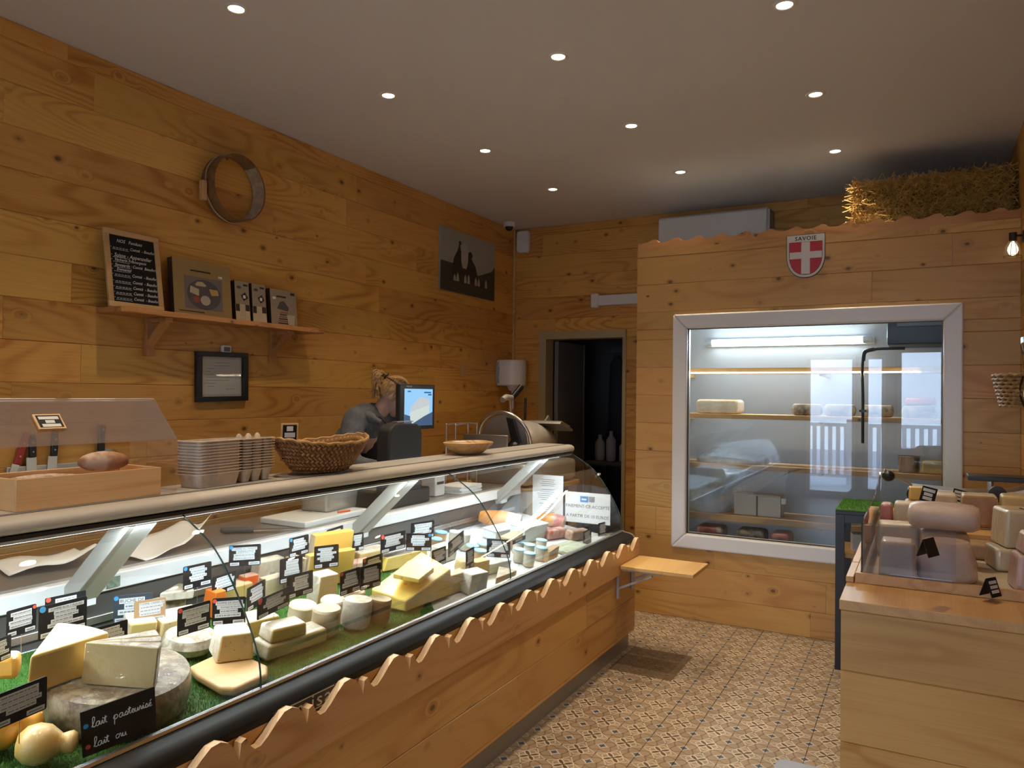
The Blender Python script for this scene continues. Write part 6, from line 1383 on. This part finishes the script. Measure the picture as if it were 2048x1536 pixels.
WR1 = CHW('wrapped_tan', (0.52,0.37,0.22), (0.44,0.28,0.15)); WR2 = CHW('wrapped_cream', (0.62,0.52,0.34), (0.56,0.44,0.26)); WR3 = CHW('wrapped_rose', (0.50,0.36,0.29), (0.56,0.44,0.35)); WR4 = CHW('wrapped_brown', (0.38,0.21,0.09), (0.30,0.15,0.06)); WR5 = CHW('wrapped_pink', (0.58,0.40,0.34), (0.50,0.30,0.24))
def rput(name, g, mats, label, loc, rot=0, cat='cheese', bevel=0.012, smooth=None, grp='wrapped cheeses on the right stand'):
    return tag(obj(name, g, mats, None, T(*loc, rot), bevel=bevel, seg=3, smooth=smooth), label, cat, grp)
def Z(u, v, z): return P(u, v, z=z)
TZ = TRZ+0.0008; ST = TRZ+0.0765
p = Z(1805,1172,TZ); rput('wrapped_cheese', block_g(0.115,0.12,0.125,'',0.9), WR1, 'crinkled film-wrapped tan cheese at the front left of the stand', (p.x-0.075,p.y+0.085,TZ), 0.0)
p = Z(1892,1178,TZ)
rput('wrapped_cheese', G().lathe([(0.001,0),(0.085,0),(0.092,0.010),(0.088,0.06),(0.076,0.115),(0.066,0.128),(0.001,0.128)],36), WR3, 'tapered drum cheese in film at the front of the stand', (p.x+0.005,p.y+0.165,TZ), 0, 'cheese', 0, 45)
p = Z(1800,1092,TZ); rput('wrapped_cheese', block_g(0.14,0.12,0.13,'',0.95), WR2, 'pale wrapped block at the left behind the acrylic', (-0.14,3.18,TZ), 0.1)
rput('wrapped_cheese', block_g(0.16,0.15,0.12,'',0.95), WR1, 'flat wrapped cheese under the oval loaf', (0.0,3.12,TZ), 0.05)
g = G(); g.M = T(0,0,0.052,0,0,0); g.loft([[(x_,0.085*s_*math.cos(a),0.052*s_*math.sin(a)) for a in [2*PI*i/22 for i in range(22)]] for x_, s_ in ((-0.115,0.45),(-0.11,0.75),(-0.09,0.94),(-0.04,1.0),(0.04,1.0),(0.09,0.94),(0.11,0.75),(0.115,0.45))])
rput('wrapped_cheese', g, WR3, 'oval wrapped loaf lying on top in the middle of the stand', (0.075,3.19,TZ+0.1215), -0.1, 'cheese', 0, 60)
rput('meat_pack', block_g(0.05,0.10,0.09,'',0.9), MEAT, 'dark red wrapped meat piece behind the acrylic on the stand', (-0.15,3.49,ST), 0.0, 'meat pack')
rput('wrapped_cheese', block_g(0.10,0.10,0.10,'',0.92), WR2, 'cream wrapped block on the rear step beside the red meat', (-0.10,3.49,ST), 0.0)
for i, (u0, u1, v1, v0, m_, lab, d) in enumerate([(1868,1916,1048,990,WR2,'tall cream wrapped cube in the back row of the stand',0.11),(1922,1998,1052,994,[WR2,WR4],'wrapped block with brown rind side in the back row of the stand',0.13),(2002,2085,1046,996,[cheese('yellow_wrapped',(0.60,0.46,0.20),(0.54,0.38,0.14),9,0.45,0.3,30,wrap=True)],'yellowish wrapped block at the right of the back row',0.12)]):
    yy = 3.62; a = P(u0, v1, y=yy); b = P(u1, v1, y=yy); t_ = P(u1, v0, y=yy)
    g = block_g(b.x-a.x, d, t_.z-a.z, 'f' if i == 1 else '', 0.95)
    base = a.z - ST
    rput('wrapped_cheese', block_g(b.x-a.x-0.002, d, base-0.001, '', 1.0), WR1 if i else WR2, ('lower wrapped block under the tall cream cube','lower wrapped block under the brown-rind block','lower wrapped block at the right of the back row')[i], (a.x,yy,ST), 0.0)
    rput('wrapped_cheese', g, m_, lab, (a.x,yy,ST+base), 0.0)
rput('wrapped_cheese', block_g(0.17,0.15,0.135,'',0.92), WR2, 'big pale wrapped wedge at the right with a small tag on top', (0.262,3.16,TZ+0.081), 0.25)
rput('wrapped_cheese', block_g(0.15,0.15,0.080,'',0.98), WR2, 'yellowish wrapped block under the big pale wedge', (0.235,3.14,TZ), 0.2)
rput('wrapped_cheese', block_g(0.16,0.14,0.115,'',0.85), WR5, 'pinkish wrapped piece at the right edge, front row', (0.262,2.83,TZ), 0.1)
rput('wrapped_cheese', block_g(0.13,0.11,0.07,'',0.8), WR5, 'second pinkish wrapped piece on top at the right edge', (0.285,2.85,TZ+0.1155), 0.15)
rput('wrapped_cheese', block_g(0.15,0.12,0.06,'',0.95), WR1, 'low tan wrapped piece between drum and pale wedge', (0.10,3.46-0.13,TZ), 0.0)
p = P(1836,1008,y=3.66); rput('cheese_cube', block_g(0.062,0.06,0.055,'',0.95), COMTE, 'small bright yellow cheese cube at the back of the stand', (p.x-0.031,3.64,ST+0.096), 0.1, 'cheese', 0.004); rput('wrapped_cheese', block_g(0.10,0.09,0.095,'',0.95), WR4, 'brown wrapped block under the yellow cube', (p.x-0.05,3.625,ST), 0.05)
def tent(u, v, z, w_, h_, rot, label, back=SLATE, strips=True):
    p = Z(u, v, z); t_ = thing('tent_tag', label, 'price tag', T(p.x, p.y, z+0.001, rot), 'tent tags on the right stand')
    for s_ in (-1, 1):
        M_ = Matrix.Translation((0, s_*h_*0.32, 0)) @ Matrix.Rotation(s_*0.33, 4, 'X')
        obj('leaf', G().box(-w_/2,w_/2,-0.0012,0.0012,0,h_), back, t_, M_)
        if strips:
            for k in range(3): obj('paper_strip', G().box(-w_*0.36,w_*0.36,-0.0022 if s_ < 0 else 0.0013,-0.0013 if s_ < 0 else 0.0022,h_*(0.2+0.24*k),h_*(0.36+0.24*k)), STRIP, t_, M_)
tent(1856,1112,TZ+0.129,0.07,0.055,1.15,'black tent tag standing on the wrapped cheeses, end-on', strips=False)
tent(1981,1192,TZ,0.052,0.058,1.0,'tent tag with paper strips at the front edge of the stand')
tent(1943,1132,TZ,0.045,0.055,1.45,'bare wooden tent frame between the wrapped cheeses', W_BEECH, False)
for (TL, TR, BL, yy, lab) in [((1842,970),(1872,978),(1836,1000),3.60,'black tag with white strips beside the round knob'),((1905,976),(1938,984),(1905,1000),3.76,'black tag peeking between the back row blocks')]:
    a = P(*TL,y=yy); b = P(*TR,y=yy); c = P(*BL,y=yy); w_ = (b-a).length; h_ = abs(a.z-c.z)
    t_ = thing('price_tag', lab, 'price tag', frame((a+b)/2-Vector((0,0,h_/2)),(b.x-a.x,0,b.z-a.z)), 'tags on the right stand')
    obj('plate', G().box(-w_/2,w_/2,-h_/2,h_/2,0,0.002), SLATE, t_)
    for k, ww in enumerate((0.42,0.30,0.32)): flat('paper_strip', rect(-w_*ww,w_*ww*0.9,h_*(0.28-0.27*k)-h_*0.1,h_*(0.28-0.27*k)+h_*0.1), 0.002, STRIP, t_)
    obj('pin', G().box(-0.001,0.001,-h_/2-0.10,-h_/2,0,0.0015), STEEL, t_)
p = P(2010,1040,y=3.24); sm = thing('price_tag', 'tiny white-striped tag lying on the big pale wedge', 'price tag', T(0.335,3.235,TZ+0.2165,0.5)); obj('plate', G().box(-0.02,0.02,-0.014,0.014,0,0.002), SLATE, sm); obj('paper_strip', G().box(-0.015,0.015,-0.010,0.010,0.002,0.0025), PAPER, sm)
# black side table with grass mat beyond the stand
bt = thing('black_table', 'black metal table with a green grass mat by the cold room', 'table', T(0,0,0))
BX0, BX1, BY0, BY1, BZ = -0.42, 0.20, 4.575, 5.055, 0.90
obj('top', G().box(BX0,BX1,BY0,BY1,BZ-0.03,BZ-0.008), BLACK, bt, bevel=0.003)
for x in (BX0, BX1-0.045):
    for y in (BY0, BY1-0.045): obj('leg', G().box(x,x+0.045,y,y+0.045,0,BZ-0.0305), BLACK, bt)
obj('apron', G().box(BX0+0.046,BX1-0.046,BY0+0.006,BY0+0.03,BZ-0.075,BZ-0.031), BLACK, bt); obj('rear_apron', G().box(BX0+0.005,BX0+0.03,BY0+0.046,BY1-0.046,BZ-0.075,BZ-0.031), BLACK, bt)
obj('wooden_shelf', G().box(BX0+0.01,BX1-0.01,BY0+0.05,BY1-0.05,0.62,0.645), W_TRIM_Y, bt)
gm = thing('grass_runner', 'green artificial grass mat on the black table', 'mat', T(0,0,BZ-0.0078)); obj('mat_base', G().box(BX0,BX1,BY0,BY1,0,0.008), GRASS, gm)
stuff(obj('grass_blades', blades(9000, BX0+0.004, BX1-0.004, BY0+0.004, BY1-0.004, lambda x: 0.0078, 0.008, 8), GRASS, gm))
tag(obj('white_carton', G().box(-0.07,0.07,-0.05,0.05,0,0.10), plain('carton_white', (0.6,0.55,0.46), 0.6), None, T(-0.28,4.75,0.6455,0.2), bevel=0.003), 'small cream carton on the shelf of the black table', 'box')
pb = tag(obj('paper_sheet', G().box(-0.10,0.16,-0.08,0.08,0,0.002), PAPER, None, T(-0.10,4.30,RZ+0.0)), 'white sheet', 'paper') if False else None
tag(obj('white_board', G().box(-0.16,0.20,-0.15,0.15,0,0.018), plain('board_cream', (0.66,0.60,0.48), 0.5), None, T(-0.03,4.32,0.90-0.02), bevel=0.003), 'cream board bridging the stand and the black table', 'board') if False else None
# raclette melter behind the stand
rk = thing('raclette_melter', 'steel raclette melter with round black knobs behind the wrapped cheeses', 'raclette melter', T(0.20, 4.30, 0))
obj('stand_foot', G().box(-0.24,0.24,-0.13,0.13,0.0,0.86), DKST, rk, bevel=0.004); obj('plate', G().box(-0.29,0.28,-0.16,0.16,0.861,0.885), STEELB, rk, bevel=0.004)
obj('hood', G().prism([(-0.26,1.06),(-0.24,1.085),(0.0,1.075),(0.18,1.09),(0.27,1.125),(0.275,1.10),(0.18,1.055),(0.0,1.045)], -0.10, 0.10, 'y'), STEEL, rk, bevel=0.003)
obj('heater', G().box(0.0,0.26,-0.06,0.10,1.13,1.155), BLACK, rk, bevel=0.004); obj('post', G().cyl((0.10,0.05,0.885),(0.10,0.05,1.13),0.014), STEEL, rk, smooth=40); obj('post', G().cyl((-0.18,0.05,0.885),(-0.18,0.05,1.06),0.010), STEEL, rk, smooth=40)
obj('handle_bar', G().tube(spline([(-0.36,-0.12,1.165),(-0.30,-0.10,1.13),(-0.24,-0.05,1.09)],5),0.006,8), STEEL, rk, smooth=60)
pk_ = P(1777,951,y=4.2); obj('ball_knob', G().ell((pk_.x-0.20,-0.12,pk_.z),(0.030,0.030,0.027),20,12), BLACK, rk, smooth=60)
pk_ = P(1830,988,y=4.1); obj('dial_knob', G().cyl((pk_.x-0.20,-0.22,pk_.z),(pk_.x-0.20,-0.18,pk_.z),0.036,n=24), BLACK, rk, smooth=40); obj('dial_stem', G().cyl((pk_.x-0.20,-0.18,pk_.z),(pk_.x-0.20,-0.05,1.06),0.006), STEEL, rk)
pk_ = P(1995,988,y=4.1); obj('dial_knob', G().cyl((pk_.x-0.20,-0.22,pk_.z),(pk_.x-0.20,-0.17,pk_.z),0.036,n=24), plain('navy_knob', (0.02,0.025,0.04), 0.3), rk, smooth=40)
tag(obj('black_bag', G().ell((0,0,0.06),(0.06,0.10,0.06),18,10), BLACKM, None, T(0.42,4.0-0.02,ST+0.0), smooth=60), 'black rounded bag at the right wall behind the stand', 'bag') if False else None
# grey bin by the stand
gb_ = thing('grey_crate', 'grey plastic bin standing on the floor beside the display stand', 'bin', T(-0.325, 2.50, 0))
rb = lambda s_, z_: [(q[0]*s_, q[1]*s_, z_) for q in rrect(0.185, 0.30, 0.03, 4)]
obj('body', G().loft([rb(0.86,0.0),rb(0.88,0.004),rb(1.0,0.295),rb(1.04,0.297),rb(1.04,0.302),rb(0.97,0.302),rb(0.85,0.01)]), plain('bin_grey', (0.22,0.21,0.235), 0.4), gb_, smooth=40); obj('lid', G().loft([rb(1.0,0.3025),rb(1.0,0.312)]), bpy.data.materials['bin_grey'], gb_); obj('lid_catch', G().ell((0.062,0.10,0.315),(0.03,0.035,0.012),12,8), BLACK, gb_, smooth=60)
# basket of dried ribbons on the right wall
rs = thing('wall_basket', 'wicker basket with yellow and black ribbons hung on the right wall', 'basket', T(XR-0.12, 3.86, 1.49))
WICK = plain('wicker', (0.36,0.22,0.09), 0.6, var=0.4, vscale=60)
g = G()
for k in range(9):
    s_ = 0.72+0.035*k; g.tube([(0.10*s_*math.cos(2*PI*i/36), 0.19*s_*math.sin(2*PI*i/36), 0.008+0.016*k+0.003*(-1)**(i+k)) for i in range(36)], 0.008, 6, closed=True)
stuff(obj('weave', g, WICK, rs)); obj('base', G().prism(disc(0,0,0.075,0.135,28),0.0,0.01), WICK, rs)
YEL = plain('yellow_ribbon', (0.55,0.36,0.03), 0.4); 
for i, (pts_, m_) in enumerate([([(0.02,-0.19,0.15),(-0.02,-0.30,0.10),(-0.02,-0.36,0.02),(0.0,-0.33,-0.01)],YEL),([(0.0,-0.16,0.15),(-0.03,-0.26,0.06),(0.0,-0.28,-0.02)],BLACK),([(0.02,-0.15,0.15),(0.0,-0.22,0.22),(0.0,-0.12,0.26),(0.02,-0.04,0.16)],YEL),([(0.02,-0.10,0.16),(-0.02,-0.20,0.27),(0.0,-0.30,0.26)],BLACK),([(0.03,-0.05,0.16),(0.0,-0.02,0.28),(0.02,0.08,0.17)],WICK)]):
    sp = spline(pts_,6); wv_ = Vector((0.0,0.35,0.95))*0.012
    gg = G(); n_ = len(sp); gg.add([tuple(q-wv_) for q in sp]+[tuple(q+wv_) for q in sp]+[tuple(q-wv_+Vector((0.002,0,0))) for q in sp]+[tuple(q+wv_+Vector((0.002,0,0))) for q in sp], [(j,j+1,n_+j+1,n_+j) for j in range(n_-1)]+[(2*n_+j,3*n_+j,3*n_+j+1,2*n_+j+1) for j in range(n_-1)])
    obj('ribbon', gg, m_, rs, smooth=60)
obj('hanging_twig', G().tube(spline([(0,-0.17,0.02),(0.0,-0.16,-0.10),(0.03,-0.06,-0.20)],6),0.002,5), WICK, rs); obj('hook', G().cyl((0.12,0,0.12),(0.02,0,0.13),0.004,n=8), STEEL, rs)
# see-through brown patch laid over the tiles by the counter
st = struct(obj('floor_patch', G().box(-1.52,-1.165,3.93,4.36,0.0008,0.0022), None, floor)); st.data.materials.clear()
PT = NT('brown_patch'); _c = PT.coord(); PT.put(PT.b.inputs['Base Color'], PT.mix(PT.step(PT.noise(_c, 30.0, 4, 0.6),0.35,0.65),(0.16,0.10,0.055),(0.24,0.165,0.10))); PT.b.inputs['Roughness'].default_value = 0.45
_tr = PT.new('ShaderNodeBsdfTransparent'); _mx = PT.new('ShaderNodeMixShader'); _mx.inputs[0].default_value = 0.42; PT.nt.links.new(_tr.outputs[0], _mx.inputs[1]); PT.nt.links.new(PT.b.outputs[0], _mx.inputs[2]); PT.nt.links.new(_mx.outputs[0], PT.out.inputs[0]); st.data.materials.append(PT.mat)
# dim things in the back room
bs = thing('coat_hook_rail', 'dark coats hanging on a rail in the back room', 'coats', T(-2.55, 7.6, 0))
obj('rail', G().box(-0.45,0.5,0.0,0.03,1.98,2.02), DARKR, bs)
COAT = plain('coat_dark', (0.035,0.04,0.05), 0.7)
for i in range(4):
    g = G(); n_ = 14; x = -0.3+0.22*i
    g.loft([[(x+r_*0.09*math.cos(2*PI*j/n_), -0.06+r_*0.06*math.sin(2*PI*j/n_), z_) for j in range(n_)] for r_, z_ in ((0.3,1.95),(0.9,1.85),(1.0,1.5),(1.1,1.1),(1.05,1.05))]); obj('coat', g, COAT, bs, smooth=60)
bs2 = thing('back_room_table', 'low table with white bottles in the back room', 'table', T(-2.6, 7.3, 0)); obj('top', G().box(-0.4,0.6,-0.25,0.25,0.82,0.86), DARKR, bs2)
for x in (-0.37,0.57):
    for y in (-0.22,0.22): obj('leg', G().box(x-0.02,x+0.02,y-0.02,y+0.02,0,0.82), DARKR, bs2)
for i, (x, h_) in enumerate(((-0.28,0.26),(-0.16,0.30),(-0.02,0.22))):
    tag(obj('plastic_bottle', G().lathe([(0.001,0),(0.045,0),(0.05,0.01),(0.05,h_*0.7),(0.02,h_*0.85),(0.018,h_),(0.001,h_)],18), plain('bottle_white', (0.5,0.5,0.5), 0.4) if i == 0 else bpy.data.materials['bottle_white'], None, T(-2.6+x,7.15,0.8605), smooth=40), 'pale bottle on the back room table, %s' % ('left','tallest, in the middle','right')[i], 'bottle', 'back room bottles')
# ---------------------------------------------------------------- the shop worker bending behind the scale
SKIN = plain('skin', (0.55,0.33,0.24), 0.5, var=0.1); HOOD = plain('grey_hoodie', (0.135,0.145,0.16), 0.85, var=0.25, vscale=25, bump=0.4, bscale=120); SHIRT = plain('black_shirt', (0.010,0.010,0.011), 0.8); TROU = plain('dark_trousers', (0.02,0.022,0.028), 0.8)
HAIR = NT('blond_hair'); _x, _y, _z = HAIR.sep(HAIR.coord()); _n = HAIR.noise(HAIR.comb(_x*30.0,_y*30.0,_z*8.0),4.0,3,0.6); HAIR.put(HAIR.b.inputs['Base Color'], HAIR.mix(HAIR.step(_n,0.35,0.65),(0.46,0.28,0.12),(0.20,0.10,0.04))); HAIR.b.inputs['Roughness'].default_value = 0.45
# joints: x towards the customer, y to the right in the picture
B = Vector((-3.02, 3.62, 0))
J = {}; edges = []
def joint(n, x, y, z, r, par=None):
    J[n] = (Vector((x,y,z)), r if isinstance(r, tuple) else (r, r), len(J))
    if par: edges.append((J[par][2], J[n][2]))
joint('pelvis',-3.12,3.62,0.94,(0.125,0.16)); joint('waist',-3.09,3.61,1.08,(0.105,0.135),'pelvis'); joint('chest',-2.99,3.585,1.24,(0.115,0.155),'waist'); joint('upper',-2.92,3.565,1.345,(0.085,0.12),'chest')
joint('neck',-2.875,3.575,1.41,0.048,'upper'); joint('skull0',-2.835,3.60,1.455,0.058,'neck'); joint('skull1',-2.80,3.625,1.505,0.078,'skull0'); joint('skull2',-2.79,3.64,1.555,0.062,'skull1')
joint('sh_r',-2.93,3.41,1.335,0.068,'upper'); joint('el_r',-2.86,3.30,1.115,0.047,'sh_r'); joint('wr_r',-2.66,3.40,1.075,0.032,'el_r'); joint('pa_r',-2.595,3.425,1.072,0.030,'wr_r')
joint('sh_l',-2.91,3.73,1.335,0.068,'upper'); joint('el_l',-2.83,3.84,1.115,0.047,'sh_l'); joint('wr_l',-2.66,3.74,1.06,0.032,'el_l'); joint('pa_l',-2.595,3.72,1.055,0.030,'wr_l')
for s_, d_ in (('r',-0.09),('l',0.09)):
    joint('hip_'+s_,-3.12,3.62+d_,0.86,0.095,'pelvis'); joint('kn_'+s_,-3.09,3.62+d_*1.15,0.48,0.062,'hip_'+s_); joint('an_'+s_,-3.12,3.62+d_*1.2,0.09,0.042,'kn_'+s_); joint('to_'+s_,-3.0,3.62+d_*1.35,0.038,0.034,'an_'+s_)
for s_, d_ in (('r',1),('l',-1)):
    pp_ = J['pa_'+s_][0]
    for k, (dy, ln) in enumerate(((-0.024,0.055),(-0.008,0.068),(0.008,0.064),(0.023,0.05))):
        joint('f%d%s' % (k,s_), pp_.x+0.035, pp_.y+dy, pp_.z-0.004, 0.0095, 'pa_'+s_); joint('g%d%s' % (k,s_), pp_.x+0.035+ln*0.55, pp_.y+dy*1.15, pp_.z-0.022, 0.0085, 'f%d%s' % (k,s_)); joint('h%d%s' % (k,s_), pp_.x+0.035+ln*0.75, pp_.y+dy*1.15, pp_.z-0.045, 0.0078, 'g%d%s' % (k,s_))
    joint('t0'+s_, pp_.x-0.01, pp_.y+d_*0.036, pp_.z-0.006, 0.0105, 'pa_'+s_); joint('t1'+s_, pp_.x+0.03, pp_.y+d_*0.050, pp_.z-0.022, 0.009, 't0'+s_)
def skin_mesh(names, grow=0.0, sub=2):
    idx = {J[n][2]: i for i, n in enumerate(names)}
    me = bpy.data.meshes.new('tmp'); me.from_pydata([tuple(J[n][0]) for n in names], [(idx[a], idx[b]) for a, b in edges if a in idx and b in idx], [])
    o = link('tmp', me); m_ = o.modifiers.new('s','SKIN'); m_.use_smooth_shade = True; ss = o.modifiers.new('u','SUBSURF'); ss.levels = sub; ss.render_levels = sub
    for i, n in enumerate(names):
        v_ = me.skin_vertices[0].data[i]; v_.radius = (J[n][1][0]+grow, J[n][1][1]+grow)
        v_.use_root = (i == 0)
    bpy.context.view_layer.update(); r = bpy.data.meshes.new_from_object(o.evaluated_get(bpy.context.evaluated_depsgraph_get()))
    bpy.data.objects.remove(o); return r
allj = list(J)
body_me = skin_mesh(allj)
body_me.name = 'person'; body_me.materials.clear()
for m_ in (SKIN, TROU): body_me.materials.append(m_)
for p_ in body_me.polygons:
    p_.use_smooth = True
    if p_.center.z < 0.93: p_.material_index = 1
person = tag(link('person', body_me), 'blond person in grey hoodie over black top bending down behind the scale', 'person')
sh_me = skin_mesh(['pelvis','waist','chest','upper'], 0.016); sh_me.materials.clear(); sh_me.materials.append(SHIRT)
link('black_top', sh_me, person)
jk = skin_mesh(['upper','sh_r','el_r','wr_r','sh_l','el_l','wr_l'], 0.018); jk.materials.clear(); jk.materials.append(HOOD); link('hoodie_sleeves', jk, person)
g = G(); n_ = 26          # open hoodie body: back and sides, open at the front
rings = []
for (cx_, cy_, zz, rx, ry) in ((-3.13,3.62,0.90,0.185,0.215),(-3.10,3.615,1.05,0.165,0.20),(-3.02,3.59,1.20,0.165,0.215),(-2.96,3.575,1.30,0.145,0.205),(-2.925,3.57,1.37,0.105,0.13)):
    rings.append([(cx_+rx*math.cos(a), cy_+ry*math.sin(a), zz) for a in [0.75+(2*PI-1.5)*i/n_ for i in range(n_+1)]])
g.loft(rings, closed=False); o = obj('hoodie_body', g, HOOD, person, smooth=70); o.modifiers.new('t','SOLIDIFY').thickness = 0.014
hd_ = G().tube(spline([(-2.80,3.50,1.345),(-2.87,3.455,1.385),(-2.96,3.50,1.41),(-2.985,3.58,1.425),(-2.95,3.67,1.41),(-2.86,3.70,1.38),(-2.80,3.66,1.345)],5), [0.020]*3+[0.034]*25+[0.020]*3, 10)
obj('hood', hd_, HOOD, person, smooth=70)
obj('neck_cord', G().tube(spline([(-2.925,3.545,1.425),(-2.86,3.525,1.40),(-2.80,3.555,1.335),(-2.82,3.60,1.28)],5),0.004,6), BLACK, person, smooth=60)
# head details: face turned down to the right, hair cap, ponytail
hc = Vector((-2.795,3.63,1.515)); fd = Vector((0.62,0.42,-0.66)).normalized(); upv = Vector((0.45,0.30,0.85)); upv = (upv-fd*upv.dot(fd)).normalized(); rtv = upv.cross(fd).normalized()
HM = Matrix.Identity(4)
for i in range(3): HM[i][0] = rtv[i]; HM[i][1] = fd[i]; HM[i][2] = upv[i]; HM[i][3] = hc[i]
g = G(); g.ell((0,0.012,-0.012),(0.069,0.090,0.108),22,16); g.ell((0,0.098,-0.028),(0.012,0.018,0.022),10,8); g.ell((0,0.07,-0.085),(0.038,0.032,0.03),12,8)
for s_ in (-1,1): g.ell((s_*0.071,-0.005,-0.02),(0.010,0.018,0.030),10,8)
obj('head', g, SKIN, person, HM, smooth=70)
for s_ in (-1,1): obj('eye', G().ell((s_*0.030,0.090,0.005),(0.013,0.008,0.008),12,8), plain('eye_white', (0.6,0.6,0.6), 0.3) if s_ < 0 else bpy.data.materials['eye_white'], person, HM, smooth=60)
obj('mouth', G().ell((0,0.094,-0.070),(0.022,0.006,0.006),12,6), plain('lips', (0.42,0.14,0.12), 0.5), person, HM, smooth=60)
g = G(); n_ = 28; rings = []
for k in range(11):
    a = PI*0.62*k/10; rr = math.sin(a)
    rings.append([(0.080*rr*math.cos(2*PI*i/n_)*(1+0.03*math.sin(9*2*PI*i/n_)), -0.012+0.100*rr*math.sin(2*PI*i/n_)*(1.0 if math.sin(2*PI*i/n_) < 0 else 0.93), 0.118*math.cos(a)-0.006+(0.05*max(0,math.sin(2*PI*i/n_))**2 if k > 6 else 0)) for i in range(n_)])
rings[0] = [(0.002*math.cos(2*PI*i/n_),-0.012+0.002*math.sin(2*PI*i/n_),0.113) for i in range(n_)]
g.loft(rings); hr = obj('hair', g, HAIR.mat, person, HM, smooth=70)
g = G(); rn = random.Random(5)
for k in range(46):       # swept strands over the cap and the ponytail
    a = rn.uniform(-1.2,1.2); g.tube(spline([(0.078*math.sin(a),0.07*math.cos(a)*0.6,0.085),(0.085*math.sin(a)*1.05,-0.02,0.075+rn.uniform(-.01,.03)),(0.05*math.sin(a),-0.085,0.055),(0.0,-0.112,0.045)],4), [0.004]*13, 5)
iv = HM.inverted(); S0 = hc - fd*0.105 + upv*0.045
for k in range(60):
    j_ = lambda q: Vector((rn.uniform(-q,q), rn.uniform(-q,q), rn.uniform(-q,q)))
    e_ = S0 + Vector((-0.01,-0.075,-0.10)) + j_(0.035)
    sp = spline([S0, S0+Vector((-0.02,-0.035,0.022))+j_(0.014), S0+Vector((-0.02,-0.075,0.0))+j_(0.022), e_], 4)
    g.tube([iv @ q for q in sp], [0.0045]*10+[0.0025]*3, 5)
stuff(obj('hair_strands', g, HAIR.mat, person, HM, smooth=60))
obj('hair_tie', G().tube([(0.018*math.cos(2*PI*i/16),-0.112,0.047+0.018*math.sin(2*PI*i/16)) for i in range(16)],0.005,6,closed=True), BLACK, person, HM, smooth=60)
# apron with round printed badge hanging in front
ap = obj('apron', G().prism([(-0.15,-0.55),(0.15,-0.55),(0.15,0.0),(0.09,0.22),(-0.09,0.22),(-0.15,0.0)], 0.0, 0.006), SHIRT, person, frame((-2.90,3.68,1.10),(0.15,1,0),(0.10,0,1)))
g = G(); g.tube([(0.055*math.cos(2*PI*i/32)+0.06,0.055*math.sin(2*PI*i/32)-0.02,0.0075) for i in range(32)],0.0022,6,closed=True); obj('badge_ring', g, PAPER, ap)
text('badge_lettering', 'C', 0.05, PAPER, ap, 0.06, -0.02, 0.0072)
# ---------------------------------------------------------------- lettering to mesh
bpy.context.view_layer.update()
dg = bpy.context.evaluated_depsgraph_get()
for o in FONTS:
    me = bpy.data.meshes.new_from_object(o.evaluated_get(dg))
    n_ = link(o.name, me, o.parent, o.matrix_basis.copy()); nm = o.name
    bpy.data.objects.remove(o); n_.name = nm
